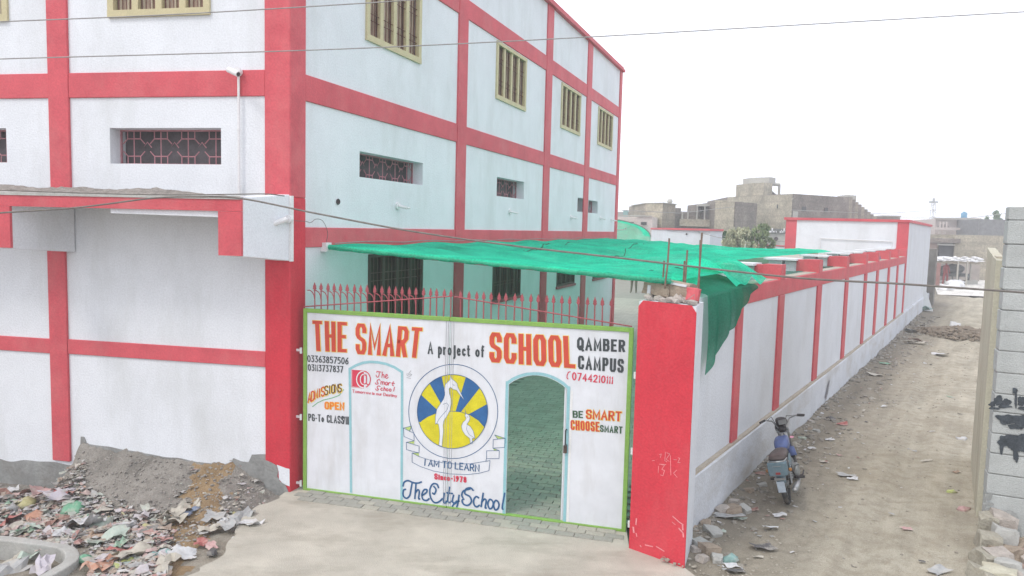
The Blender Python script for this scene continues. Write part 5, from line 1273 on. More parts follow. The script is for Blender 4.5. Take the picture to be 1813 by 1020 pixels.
for s_ in (-1, 1):
    m = MB().tube([(-.02, s_*.10, WR+.02), (.06, s_*.10, .60)], .013, 6)
    for k in range(7): m.torus((.0+.011*k, s_*.10, .37+.03*k), .024, .005, 'z', 12, 4)
    part('shock_absorber', m, CHR, bike)
e_ = MB().box(.34, .66, -.09, .09, .24, .42).tube([(.62, 0, .36), (.80, 0, .40)], .07, 12)
for k in range(6): e_.tube([(.66+k*.025, 0, .36+k*.005), (.672+k*.025, 0, .362+k*.005)], .085, 12)
e_.tube([(.52, -.08, .31), (.52, -.15, .31), (.52, -.165, .31)], [.12, .12, .09], 16).tube([(.40, .08, .31), (.40, .14, .31)], .10, 16)
bevel(part('engine', e_, ENG, bike), .02, 2)
part('brake_pedal', MB().tube([(.40, -.12, .26), (.55, -.20, .24), (.66, -.21, .27)], .012, 6), BBLK, bike)
part('fork_stay', MB().tube([(.14, -.10, .60), (.10, -.13, .42), (.22, -.14, .30), (.40, -.12, .26)], .012, 6), BBLK, bike)
for s_ in (-1, 1): part('indicator', MB().tube([(-.28, s_*.06, .56), (-.28, s_*.13, .56)], .010, 6).ico((-.285, s_*.15, .56), .028, 1), M('indicator_amber', (.30, .13, .03), rough=.3, bump=0), bike)
part('control_cables', MB().tube([hbp_(-.06, -.2, .15), hbp_(.10, -.12, .14), hbp_(.10, -.04, -.05)], .005, 5).tube([hbp_(-.06, .2, .15), hbp_(.12, .1, .16), hbp_(.10, .03, -.05)], .005, 5), BBLK, bike)
part('exhaust', MB().tube([(.74, -.05, .34), (.70, -.12, .22), (.45, -.15, .20), (.25, -.155, .22), (.05, -.16, .25), (-.32, -.165, .29), (-.36, -.165, .29)], [.018, .018, .018, .026, .042, .044, .022], 12), CHR, bike, smooth=True)
part('chain_case', MB().box(-.04, .46, .085, .10, .22, .30), BBLK, bike)
for s_ in (-1, 1): part('footrest', MB().tube([(.40, s_*.08, .25), (.40, s_*.24, .25)], .020, 8), BBLK, bike)
part('kick_starter', MB().tube([(.36, -.10, .32), (.30, -.15, .45), (.28, -.21, .47)], .011, 6), CHR, bike)
part('side_stand', MB().tube([(.42, .09, .24), (.38, .20, -.03)], .011, 6), BBLK, bike)
fk = put('front_fork', MB().tube([(WB, .07, WR), (.90, .07, .86)], .018, 8).tube([(WB, -.07, WR), (.90, -.07, .86)], .018, 8).box(.87, .96, -.09, .09, .80, .83).mesh('front_fork', CHR), bike)
hb = MB(); st = R(20); cx0, cz0 = .89, .88
def hbp(x, y, z): c, s = math.cos(st), math.sin(st); return (cx0+x*c-y*s, x*s+y*c, cz0+z)
hb.tube([hbp(-.12, .32, .15), hbp(-.06, .24, .16), hbp(-.01, .13, .12), hbp(0, .06, .0), hbp(0, -.06, 0), hbp(-.01, -.13, .12), hbp(-.06, -.24, .16), hbp(-.12, -.32, .15)], .011, 8)
part('handlebar', hb, CHR, bike)
for s_ in (-1, 1):
    part('grip', MB().tube([hbp(-.065, s_*.245, .16), hbp(-.125, s_*.33, .15)], .018, 8), BBLK, bike)
    part('brake_lever', MB().tube([hbp(-.02, s_*.20, .155), hbp(-.02, s_*.23, .14), hbp(-.07, s_*.33, .12)], .007, 5), CHR, bike)
hl = put('headlight', MB().loft([[hbp(*p) for p in ringx(x, w_, h_, -.02)] for x, w_, h_ in ((-.06, .03, .03), (-.03, .055, .05), (.06, .08, .075), (.13, .08, .078))]).mesh('headlight', BBLK, True), bike)
put('speedometer', MB().loft([[hbp(*p) for p in ringx(x, w_, h_, .10)] for x, w_, h_ in ((-.10, .075, .05), (-.05, .085, .062), (.03, .075, .055))]).mesh('speedometer', BBLK, True), hl)
put('dial', MB().box(-.005, 0, -.06, .06, -.035, .035).mesh('dial', M('dial_grey', (.16, .165, .16), rough=.3, bump=0)), hl, hbp(-.104, 0, .10), (0, 0, st))

# ================================================================== LITTER
LIT = {}
def litmat(k, dust=.12):
    C_ = {'white': (.58, .59, .60), 'cream': (.46, .43, .36), 'red': (.36, .09, .08), 'pink': (.50, .30, .29), 'grey': (.36, .37, .37), 'green': (.12, .36, .22), 'teal': (.2, .36, .34), 'yellow': (.46, .43, .2),
          'brown': (.30, .20, .13), 'dark': (.06, .06, .065), 'lime': (.48, .55, .18), 'blue': (.18, .24, .36), 'orange': (.45, .22, .14), 'paleg': (.42, .50, .43), 'rust': (.28, .14, .11), 'lilac': (.50, .47, .52)}
    cc_ = tuple(x*(1-dust)+y*dust for x, y in zip(C_[k], (.40, .375, .34)))
    return M('litter_'+k+('_dusty' if dust > .2 else ''), cc_, rough=.6, var=.18, scale=9, bump=.2, bscale=30, stain=(.40, .37, .32), sscale=(9, 9, 9), samt=1.0)
def crumple(s, n_=3, amp=.3, asp=.7, seed=0, mb=None, org=(0, 0, 0), rz=0, thick=True):
    m = mb or MB(); rr_ = random.Random(seed); k = n_+1; vs = []
    ph = rr_.random()*9; fx, fy = rr_.uniform(-1, 1), rr_.uniform(-1, 1)
    for i in range(k):
        for j in range(k):
            x = (i/n_-.5)*s*(1+rr_.uniform(-.25, .25)); y = (j/n_-.5)*s*asp*(1+rr_.uniform(-.25, .25))
            z = abs(noise.noise(Vector((x/s*2.2+ph, y/s*2.2, ph))))*s*amp*1.6+rr_.uniform(0, .25)*s*amp+max(0, fx*x+fy*y)*.35
            c, sn = math.cos(rz), math.sin(rz); vs.append((org[0]+x*c-y*sn, org[1]+x*sn+y*c, org[2]+z+.004))
    m.add(vs, [(i*k+j, (i+1)*k+j, (i+1)*k+j+1, i*k+j+1) for i in range(n_) for j in range(n_)])
    return m
def bagmesh(s, seed, flat=.5, mat=None):
    m = MB(); vs, fs = ICO(2); out = []
    for v in vs:
        k = 1+.75*noise.noise(v*1.9+Vector((seed, 0, 0)))+.5*noise.noise(v*5+Vector((seed, 5, 0)))
        out.append((v.x*s*k, v.y*s*k*.7, max(-.1*s, v.z*s*k*flat)))
    return m.add(out, fs)
# individually placed litter in the lane: (px, py, size, colour, kind, label)
lane_lit = [
 (1702, 777, .15, 'white', 'bag', 'white plastic bag against the cream wall on the lane'),
 (1706, 901, .14, 'pink', 'bag', 'crumpled pink bag near the foot of the cream wall'),
 (1684, 869, .10, 'lime', 'bag', 'lime green bag on the lane near the cream wall'),
 (1605, 938, .12, 'pink', 'flat', 'faded red scrap pressed into the dirt in the middle of the lane'),
 (1578, 908, .07, 'grey', 'flat', 'small grey scrap left of the lone red scrap'),
 (1564, 719, .14, 'white', 'flat', 'white paper scrap on the far left part of the lane'),
 (1640, 815, .17, 'cream', 'flat', 'torn pale paper in the centre of the lane'),
 (1681, 702, .11, 'green', 'flat', 'small green scrap on the lane by the far cream wall'),
 (1650, 764, .07, 'white', 'flat', 'tiny white scrap in the lane above the torn pale paper'),
 (1531, 830, .06, 'dark', 'flat', 'small dark scrap left of the lane centre'),
 (1499, 842, .24, 'grey', 'flat', 'long grey plastic strip lying right of the motorcycle'),
 (1510, 848, .15, 'white', 'flat', 'whitish strip just below the long grey plastic'),
 (1468, 779, .16, 'white', 'flat', 'flat white board piece right of the motorcycle'),
 (1437, 795, .14, 'white', 'flat', 'white stick shaped scrap beside the motorcycle handlebar'),
 (1459, 817, .11, 'rust', 'flat', 'reddish scrap between the white pieces right of the motorcycle'),
 (1487, 806, .10, 'pink', 'flat', 'pinkish scrap right of the motorcycle'),
 (1460, 818, .13, 'cream', 'flat', 'cream paper piece right of the motorcycle engine'),
 (1491, 751, .19, 'red', 'flat', 'red cloth lying by the wall base beyond the motorcycle'),
 (1470, 745, .17, 'dark', 'bag', 'black bag by the wall base beyond the motorcycle'),
 (1420, 780, .13, 'paleg', 'bag', 'pale stone-like lump of plastic beside the handlebar'),
 (1410, 788, .12, 'cream', 'bag', 'small pale plastic lump near the motorcycle fuel tank'),
 (1380, 911, .16, 'white', 'flat', 'square white paper right behind the rear tyre'),
 (1366, 934, .20, 'white', 'flat', 'white torn strip on the dirt below the motorcycle'),
 (1335, 901, .12, 'rust', 'flat', 'rusty scrap near the wall left of the rear tyre'),
 (1290, 914, .32, 'grey', 'flat', 'grey plastic sheet half buried by the wall base'),
 (1310, 918, .18, 'paleg', 'flat', 'greenish scrap on the plastic sheet by the wall'),
 (1293, 912, .12, 'pink', 'flat', 'pink scrap on the plastic sheet by the wall'),
 (1277, 942, .10, 'paleg', 'flat', 'pale green scrap beside the pillar foot'),
 (1295, 990, .19, 'teal', 'bag', 'teal and white wrapper near the pillar foot'),
 (1296, 1000, .15, 'white', 'flat', 'white wrapper edge near the pillar foot'),
 (1302, 1010, .20, 'dark', 'flat', 'dark rag at the bottom of the lane near the pillar'),
 (1350, 969, .26, 'dark', 'flat', 'dark flattened rag on the dirt below the motorcycle'),
 (1342, 985, .12, 'cream', 'flat', 'pale scrap below the dark rag'),
 (1372, 845, .12, 'rust', 'bag', 'rusty tin lying left of the rear wheel against the wall'),
 (1345, 842, .15, 'rust', 'flat', 'orange brown scrap at the wall base left of the motorcycle'),
 (1465, 829, .05, 'white', 'flat', 'tiny white chip near the cream paper piece'),
 (1662, 1010, .20, 'grey', 'flat', 'pale grey plastic piece at the bottom of the lane'),
 (1632, 992, .07, 'dark', 'flat', 'small dark stone-like scrap at the bottom of the lane'),
 (1693, 835, .13, 'brown', 'flat', 'brown leaf clump beside the lime green bag'),
 (1700, 733, .10, 'dark', 'flat', 'dark clump close to the cream wall, far part'),
 (1668, 810, .04, 'white', 'flat', 'tiny white chip in the lane centre'),
 (1625, 605, .6, 'pink', 'flat', 'pinkish cloth in the far litter patch on the lane'),
 (1612, 588, .55, 'grey', 'flat', 'grey sheet in the far litter patch by the wall'),
 (1635, 577, .5, 'white', 'flat', 'white sheet in the far litter patch on the lane'),
 (1615, 608, .7, 'cream', 'flat', 'cream sheet at the near edge of the far litter patch'),
 (1665, 628, .45, 'white', 'flat', 'white scrap in the far middle of the lane'),
 (1690, 577, .45, 'white', 'bag', 'whitish lump by the far dirt heap'),
 (1566, 645, .30, 'green', 'flat', 'green scrap near the wall, far part of the lane'),
 (1550, 665, .4, 'cream', 'flat', 'pale board scrap near the wall, far part of the lane'),
 (1715, 590, .5, 'cream', 'flat', 'pale slab leaning on the far dirt heap'),
]
for i, (px, py, s_, c, k, lb) in enumerate(lane_lit):
    p = gnd(px, py, .03)
    d_ = (Vector((p.x, p.y, 0))-B0); az = azd(AZ_B); u_ = d_.dot(az); s2 = d_.dot(Vector((az.y, -az.x, 0)))
    z = max(0.012, lane_h(u_, s2)+.014) if s2 > -.1 else .02
    if k == 'bag': m = bagmesh(s_*.55, i*3.7, .6)
    else: m = crumple(s_, 3, .12, random.uniform(.35, .7), i)
    tag(part({'bag': 'plastic_bag', 'flat': 'litter_scrap'}[k], m, litmat(c), None, (p.x, p.y, z), random.uniform(-.5, .5), smooth=(k == 'bag')), lb, 'litter', 'litter scattered on the lane')
# stones near the wall base
stl = [(1250, 930, .16), (1262, 945, .2), (1278, 905, .18), (1296, 905, .22), (1240, 965, .2), (1232, 975, .13), (1256, 975, .22), (1318, 903, .16), (1436, 748, .12), (1432, 762, .12), (1445, 765, .14), (1428, 755, .1), (1230, 940, .12), (1270, 990, .16), (1245, 990, .14), (1325, 870, .14), (1350, 860, .12), (1300, 890, .12)]
STL = ['brown stone touching the wall foot just right of the gate pillar', 'grey stone just in front of the first brown stone by the pillar', 'pale stone at the wall foot above the half buried plastic', 'largest brown stone along the wall foot near the plastic sheet',
 'grey stone below the brown ones, close to the pillar side', 'pale pebble tight against the white pillar side', 'brown stone left of the pale green scrap', 'grey stone between the wall and the half buried plastic sheet', 'pale stone at the wall foot level with the motorcycle handlebar', 'brown stone just right of the motorcycle handlebar',
 'grey stone right of the motorcycle speedometer', 'small pale stone nearest the motorcycle grip', 'small brown stone in the corner of pillar and wall', 'grey stone left of the teal wrapper', 'pale stone lowest beside the pillar foot', 'brown stone at the wall foot left of the motorcycle', 'grey stone hidden beside the motorcycle rear wheel', 'pale stone between the brown stone and the rusty scrap']
for i, (px, py, s_) in enumerate(stl):
    p = gnd(px, py, .03); tag(part('stone', lump(s_*.75, s_*.55, s_*.45, i*2.3, .35), [BRK, CONC, MORT][i % 3], None, (p.x, p.y, .035), (0, random.uniform(-.3, .3), random.uniform(0, 3))), STL[i], 'stone', 'stones at the foot of the lane wall')
# finer litter and pebbles of the lane: nobody could count it
pm_ = MB(); rr = random.Random(11)
for i in range(1500):
    u_ = rr.random()**2*22-1.2; s_ = rr.choice([rr.random()**2*1.3, rr.uniform(.3, 4.2)]); p = BW(u_, -s_-.08, 0)
    r_ = rr.uniform(.006, .022)*(1+u_*.01); pm_.ico((p.x, p.y, lane_h(u_, s_+.08)+.012+r_*.2), r_, 0 if False else 1, .3, i, (1, 1, .6))
o = part('pebbles', pm_, M('pebble', (.31, .285, .235), var=.35, scale=5, bump=.2), None); o['kind'] = 'stuff'; o['label'] = 'small pebbles and clods strewn over the dirt lane'; o['category'] = 'pebbles'
for c, n_ in (('white', 130), ('cream', 150), ('rust', 100), ('grey', 140), ('dark', 110)):
    m = MB()
    for i in range(n_):
        u_ = rr.random()**1.3*24-1; s_ = rr.choice([rr.random()**2*1.2, rr.random()**2*.9, rr.uniform(.3, 4.2), 3.9-rr.random()**2*.8]); p = BW(u_, -s_-.08, 0); crumple(rr.uniform(.02, .06)*(1+u_*.03), 2, .1, .6, i+n_*100, m, (p.x, p.y, lane_h(u_, s_+.08)+.014), rr.uniform(0, 6))
    o = part('litter_bits', m, litmat(c), None); o['kind'] = 'stuff'; o['label'] = 'tiny %s bits of rubbish strewn over the lane' % c; o['category'] = 'litter'

# loose dirt heap at the far right of the lane and ragged rubble along the wall foot
dh = MB(); hc = gnd(1705, 592, .05)
for i in range(420):
    q = rr.uniform(0, 6.28); d_ = rr.random()**.7; dh.ico((hc.x+math.cos(q)*d_*1.5, hc.y+math.sin(q)*d_*1.9, .04+.22*(1-d_)), rr.uniform(.05, .17)*(1.15-d_*.6), 1, .4, i, (1, 1, .6))
o = part('dirt_heap', dh, OCHRE if False else M('dark_soil', (.20, .165, .125), var=.3, scale=3, bump=.6), None); o['kind'] = 'stuff'; o['label'] = 'low heap of dark loose soil at the far right of the lane'; o['category'] = 'soil'
rb = MB()
for i in range(700):
    u_ = -.8+rr.random()**1.1*30; s_ = .10+rr.random()**2.2*.75; p = BW(u_, -s_, 0); rb.ico((p.x, p.y, lane_h(u_, s_)+.015), rr.uniform(.012, .05)*(1+u_*.035), 1, .4, i, (1, 1, .65))
o = part('wall_foot_rubble', rb, M('dusty_rubble', (.27, .25, .215), var=.4, scale=4, bump=.5), None); o['kind'] = 'stuff'; o['label'] = 'broken rubble and clods along the foot of the lane wall'; o['category'] = 'rubble'
# ---- rubbish heap at the left: single bigger pieces plus a mass of small scraps
def gz(x, y): return ground_h(x, y)
heap_cols = ['white', 'lilac', 'grey', 'rust', 'red', 'pink', 'cream', 'paleg', 'orange', 'brown', 'teal', 'yellow', 'green', 'dark']
wts = [9, 13, 17, 9, 4, 7, 15, 10, 2, 13, .6, 1.2, 2.5, 6]
def in_heap(px, py):
    """density of rubbish at a ground point given by its place in the photo"""
    if px < 160: return py > 862 and py < 975
    if px < 300: return py > 885+(px-160)*.36
    if px < 450: return py > 850 and (px-300)*-.9+1010 > py-60 and (py < 985-(px-330)*.55)
    return py > 872 and py < 912 and px < 470
masses = {c: MB() for c in heap_cols}; cnt = 0; tries = 0
while cnt < 6500 and tries < 60000:
    tries += 1; px = rr.uniform(-90, 480); py = rr.uniform(850, 1060)
    if not in_heap(px, py): continue
    p = gnd(px, py, -.12)
    dens = .95 if px < 200 else (.75 if px < 300 else .28)
    if 300 < px < 400 and 850 < py < 990: dens = .06
    if py < 885 and 150 < px: dens *= .25
    if rr.random() > dens: continue
    u_, o_ = front_uo(p.x, p.y)
    c = rr.choices(heap_cols, wts)[0]; s_ = (rr.uniform(.018, .06) if rr.random() < .8 else rr.uniform(.07, .14))*(1 if px < 300 else .7)
    crumple(s_, 2, .35, rr.uniform(.4, .9), cnt, masses[c], (p.x, p.y, gz(p.x, p.y)+rr.uniform(-.01, .045)), rr.uniform(0, 6)); cnt += 1
for c, m in masses.items():
    if m.v:
        o = part('rubbish_mass', m, litmat(c, .42), None); o['kind'] = 'stuff'; o['label'] = 'small %s scraps in the rubbish heap by the street' % {'paleg': 'pale green', 'lilac': 'pale lilac'}.get(c, c); o['category'] = 'rubbish'
big_lit = [
 (318, 895, .30, 'cream', 'cloth', 'pale knotted cloth hanging down the ochre soil bank'), (310, 912, .22, 'cream', 'cloth', 'lower tail of the pale cloth on the soil bank'), (329, 878, .10, 'blue', 'bag', 'small blue bundle beside the knotted cloth'), (345, 873, .10, 'blue', 'bag', 'second bluish wrapper right of the knotted cloth'),
 (400, 876, .14, 'white', 'bag', 'white bag near the top of the ochre soil'), (394, 863, .06, 'cream', 'bag', 'small pale ball on top of the ochre soil'), (425, 897, .14, 'yellow', 'flat', 'yellow scrap in the right part of the rubbish'),
 (430, 915, .30, 'grey', 'flat', 'bent grey cardboard lying near the concrete apron'), (440, 930, .24, 'white', 'flat', 'white plastic film at the edge of the apron'), (398, 935, .26, 'grey', 'flat', 'grey cardboard flap below the bent cardboard'), (372, 938, .22, 'cream', 'flat', 'yellowish paper sheet on the ochre soil'),
 (380, 900, .22, 'grey', 'flat', 'grey plastic sheet below the white bag'), (415, 952, .08, 'white', 'flat', 'small white chip by the apron edge'), (378, 977, .12, 'dark', 'bag', 'black crumpled bag at the edge of the apron'), (355, 962, .16, 'red', 'flat', 'red wrapper on the ochre soil near the black bag'), (374, 966, .13, 'pink', 'flat', 'pink scrap next to the black bag'),
 (322, 980, .20, 'white', 'cloth', 'white tissue knot at the bottom of the ochre strip'), (285, 985, .20, 'teal', 'flat', 'teal and white packet at the bottom of the heap'), (240, 985, .34, 'cream', 'cloth', 'large cream torn sack in the lower heap'), (218, 1000, .22, 'lime', 'flat', 'lime yellow sheet beside the cream sack'),
 (175, 1003, .34, 'orange', 'flat', 'orange red packet at the bottom of the heap'), (148, 995, .14, 'green', 'bag', 'bright green bag by the concrete rim'), (215, 975, .22, 'red', 'flat', 'red packet above the orange one'), (230, 930, .15, 'white', 'bag', 'white bag in the middle of the heap below the mud bank'),
 (180, 930, .26, 'paleg', 'bag', 'dull green bag in the middle of the heap'), (135, 905, .26, 'green', 'bag', 'dark green crumpled bag in the heap'), (150, 935, .34, 'white', 'cloth', 'long white film across the middle of the heap'), (115, 880, .40, 'lilac', 'cloth', 'large translucent lilac sheet at the upper heap'),
 (90, 885, .34, 'pink', 'cloth', 'pinkish sheet over the upper heap'), (118, 864, .24, 'red', 'flat', 'dark red packet at the top of the heap'), (60, 872, .26, 'rust', 'flat', 'rust red wrapper at the upper left of the heap'), (45, 890, .26, 'yellow', 'bag', 'yellow crumpled bag at the upper left of the heap'),
 (20, 868, .20, 'white', 'cloth', 'white film at the top left of the heap'), (15, 920, .30, 'red', 'flat', 'bright red packet at the left edge of the picture'), (5, 880, .26, 'rust', 'flat', 'reddish wrapper touching the left edge'), (60, 915, .24, 'orange', 'flat', 'orange cardboard in the left heap'),
 (100, 925, .24, 'rust', 'flat', 'rusty brown cardboard in the left heap'), (110, 945, .18, 'white', 'flat', 'white cup shaped scrap above the concrete rim'), (20, 905, .2, 'grey', 'bag', 'grey bag left of the yellow one'), (70, 935, .22, 'paleg', 'flat', 'pale green wrapper above the concrete rim'),
 (250, 945, .2, 'pink', 'flat', 'faded pink scrap right of the white bag'), (265, 935, .16, 'yellow', 'flat', 'yellowish leaf-like scrap on the ochre soil'), (195, 960, .3, 'paleg', 'cloth', 'pale green film in the lower heap'), (165, 955, .26, 'brown', 'flat', 'brown cardboard in the lower heap'),
 (300, 950, .14, 'pink', 'flat', 'small pink scrap alone on the ochre soil'), (290, 1005, .3, 'cream', 'flat', 'cream carton at the bottom edge of the heap'), (30, 990, .3, 'cream', 'flat', 'cream carton inside the concrete rim'), (90, 975, .24, 'pink', 'flat', 'pink plastic inside the concrete rim'), (60, 985, .28, 'paleg', 'flat', 'pale green plastic inside the concrete rim'), (20, 1008, .3, 'grey', 'flat', 'grey plastic at the bottom left inside the rim'), (75, 1005, .24, 'lilac', 'flat', 'lilac plastic at the bottom inside the rim'),
]
for i, (px, py, s_, c, k, lb) in enumerate(big_lit):
    p = gnd(px, py, -.08); z = gz(p.x, p.y)
    p = gnd(px, py, z+.04); z = gz(p.x, p.y)
    if k == 'bag': m = bagmesh(s_*.62, i*5.1, .65)
    elif k == 'cloth':
        m = crumple(s_*1.25, 9, .28, .55, i+50)
    else: m = crumple(s_, 4, .26, random.uniform(.5, .8), i+90)
    tag(part({'bag': 'plastic_bag', 'flat': 'litter_scrap', 'cloth': 'cloth_scrap'}[k], m, litmat(c), None, (p.x, p.y, z+.025), (random.uniform(-.2, .2), random.uniform(-.2, .2), random.uniform(0, 6)), smooth=(k != 'flat')), lb, 'litter', 'rubbish heap pieces')
# pebbles on the mud bank
pm_ = MB()
for i in range(3200):
    u_ = rr.uniform(.3, 4.6); o_ = rr.uniform(.05, 2.2); p = FR(u_, o_, 0); r_ = rr.uniform(.006, .022)
    pm_.ico((p.x, p.y, gz(p.x, p.y)+r_*.1), r_, 1, .35, i, (1, 1, .7))
o = part('bank_pebbles', pm_, M('bank_pebble', (.28, .26, .235), var=.3, scale=5, bump=.2), None); o['kind'] = 'stuff'; o['label'] = 'clods and pebbles on the grey mud bank below the front wall'; o['category'] = 'pebbles'
# concrete rim (drain basin) at the bottom left
rim_px = [(-160, 935), (-40, 944), (30, 948), (88, 957), (132, 966), (140, 985), (118, 1003), (70, 1030), (20, 1060), (-60, 1100)]
rp3 = [gnd(*q_, .06) for q_ in rim_px]; sm_ = []
for i in range(len(rp3)-1):
    for k in range(5):
        t = k/5; E = [rp3[max(i-1, 0)], rp3[i], rp3[i+1], rp3[min(i+2, len(rp3)-1)]]
        sm_.append(.5*((2*E[1])+(E[2]-E[0])*t+(2*E[0]-5*E[1]+4*E[2]-E[3])*t*t+(3*E[1]-E[0]-3*E[2]+E[3])*t**3))
ctr_ = Vector((-5.9, 6.6, 0)); m = MB(); rows = []
for p in sm_:
    d_ = (Vector((ctr_.x-p.x, ctr_.y-p.y, 0))).normalized(); j = nz2(p.x, p.y, 4)*.012
    a_ = Vector((p.x, p.y, 0)); b_ = a_+d_*.13
    rows.append([(a_.x, a_.y, -.5), (a_.x, a_.y, .05+j), (b_.x, b_.y, .055-j), (b_.x, b_.y, -.5)])
m.v = [v for r_ in rows for v in r_]
for i in range(len(rows)-1): b = i*4; m.f += [(b, b+1, b+5, b+4), (b+1, b+2, b+6, b+5), (b+2, b+3, b+7, b+6)]
ri = tag(part('concrete_rim', m, CONC, None), 'low curved grey concrete rim of a drain basin at the bottom left', 'drain')
bevel(ri, .015, 2)

# ================================================================== PERSON IN THE COURTYARD
def person(loc, rz, label):
    t = thing('person', label, 'person', loc, rz)
    J = {'pel': (0, 0, .95), 'sp': (0, 0, 1.15), 'ch': (0, -.01, 1.36), 'nk': (0, 0, 1.48), 'hd': (0, .01, 1.62), 'ht': (0, 0, 1.72), 'sl': (-.18, 0, 1.42), 'sr': (.18, 0, 1.42), 'el': (-.24, .03, 1.13), 'er': (.24, .03, 1.13), 'wl': (-.25, .10, .90), 'wr': (.25, .10, .90), 'fl': (-.25, .13, .80), 'fr': (.25, .13, .80),
         'hl': (-.10, 0, .90), 'hr': (.10, 0, .90), 'kl': (-.12, .05, .50), 'kr': (.13, -.03, .50), 'al': (-.13, -.02, .09), 'ar': (.16, -.05, .09), 'tl': (-.15, .14, .04), 'tr': (.19, .11, .04)}
    Rr = {'pel': .13, 'sp': .125, 'ch': .15, 'nk': .055, 'hd': .085, 'ht': .06, 'sl': .065, 'sr': .065, 'el': .045, 'er': .045, 'wl': .032, 'wr': .032, 'fl': .028, 'fr': .028, 'hl': .10, 'hr': .10, 'kl': .075, 'kr': .075, 'al': .05, 'ar': .05, 'tl': .035, 'tr': .035}
    Ed = [('pel', 'sp'), ('sp', 'ch'), ('ch', 'nk'), ('nk', 'hd'), ('hd', 'ht'), ('ch', 'sl'), ('ch', 'sr'), ('sl', 'el'), ('sr', 'er'), ('el', 'wl'), ('er', 'wr'), ('wl', 'fl'), ('wr', 'fr'), ('pel', 'hl'), ('pel', 'hr'), ('hl', 'kl'), ('hr', 'kr'), ('kl', 'al'), ('kr', 'ar'), ('al', 'tl'), ('ar', 'tr')]
    K = list(J); me = bpy.data.meshes.new('body'); me.from_pydata([J[k] for k in K], [(K.index(a), K.index(b)) for a, b in Ed], [])
    o = bpy.data.objects.new('body', me); col.objects.link(o); o.parent = t
    o.modifiers.new('skin', 'SKIN'); sv = me.skin_vertices[0].data
    for i, k in enumerate(K): sv[i].radius = (Rr[k], Rr[k]*(.75 if k in ('pel', 'sp', 'ch') else 1)); sv[i].use_root = (k == 'pel')
    ss_ = o.modifiers.new('sub', 'SUBSURF'); ss_.levels = 2; ss_.render_levels = 2
    me.materials.append(M('clothes_olive', (.14, .13, .09), var=.2, scale=6))
    part('head', MB().ico((0, .01, 1.63), .095, 2, .03, 1, (.82, 1, 1.15)).tube([(0, .10, 1.63), (0, .125, 1.615)], [.02, .012], 6), M('skin', (.30, .18, .12), var=.1, bump=0), t, smooth=True)
    part('hair', MB().ico((0, -.015, 1.675), .098, 2, .05, 3, (.86, .98, .85)), M('hair', (.02, .018, .016), bump=0), t, smooth=True)
    return t
pp_ = gnd(1122, 519, .01)
person((pp_.x, pp_.y, .01), R(160), 'person standing far back in the courtyard, only the legs visible below the green net')

# ================================================================== BEYOND: NEIGHBOURING HOUSES
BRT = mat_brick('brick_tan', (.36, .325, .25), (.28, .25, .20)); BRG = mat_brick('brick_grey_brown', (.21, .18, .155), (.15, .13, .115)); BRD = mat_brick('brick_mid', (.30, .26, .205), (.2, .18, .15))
PNK = M('house_pale_pink', (.60, .53, .49), var=.06, scale=.6, bump=.1, bscale=8, stain=(.42, .38, .34), sscale=(.5, .5, .2), samt=.4); FCON = M('far_concrete', (.42, .41, .37), var=.12, scale=.6, bump=.1, bscale=8)
WIN_D = M('far_window', (.08, .08, .08), var=.2, bump=0)
def at_xy(px, Y): p = at(px, 413, Y); return (p.x, p.y)
def zof(px, py, Y): return at(px, py, Y).z
def house(name, label, cat, Y0, org_px, **k):
    p = at(org_px, 413, Y0); return thing(name, label, cat, (p.x, p.y, 0), 0, **k)
def hprism(nm, foot, z0, z1, mat, parent, label=None):
    o = parent.location; return part(nm, MB().prism([(x-o.x, y-o.y) for x, y in foot], z0, z1 if not hasattr(z1, '__len__') else z1), mat, parent, label=label)
def hbox(nm, pa, pb, ya, zt, depth, mat, parent, z0=0, yb=None):
    """box facing the camera between photo columns pa..pb at distance ya (yb at the right end)"""
    yb = yb or ya; a, b = at_xy(pa, ya), at_xy(pb, yb); return hprism(nm, [a, b, (b[0]+depth*.25, b[1]+depth), (a[0]+depth*.25, a[1]+depth)], z0, zt, mat, parent)
def hwin(parent, px0, px1, py0, py1, Y, mat=WIN_D, yb=None, frame=True):
    yb = yb or Y; o = parent.location; a, b = at(px0, py1, Y-.06), at(px1, py1, yb-.06); zt = at(px0, py0, Y).z; zb = at(px0, py1, Y).z
    d = Vector((b.x-a.x, b.y-a.y, 0)); n_ = Vector((d.y, -d.x, 0)).normalized()
    w_ = part('window', hexa([(a.x-o.x, a.y-o.y, zb), (b.x-o.x, b.y-o.y, zb), (b.x-o.x-n_.x*.1, b.y-o.y-n_.y*.1, zb), (a.x-o.x-n_.x*.1, a.y-o.y-n_.y*.1, zb), (a.x-o.x, a.y-o.y, zt), (b.x-o.x, b.y-o.y, zt), (b.x-o.x-n_.x*.1, b.y-o.y-n_.y*.1, zt), (a.x-o.x-n_.x*.1, a.y-o.y-n_.y*.1, zt)]), mat, parent)
    return w_
# big brick building with stair tower
h1 = house('brick_building', 'large unfinished brown brick building with stair tower and stepped right end', 'building', 62, 1400)
zt = zof(1400, 343, 62)
A0, A1, A2 = at_xy(1400, 62), at_xy(1284, 71), at_xy(1548, 67.5)
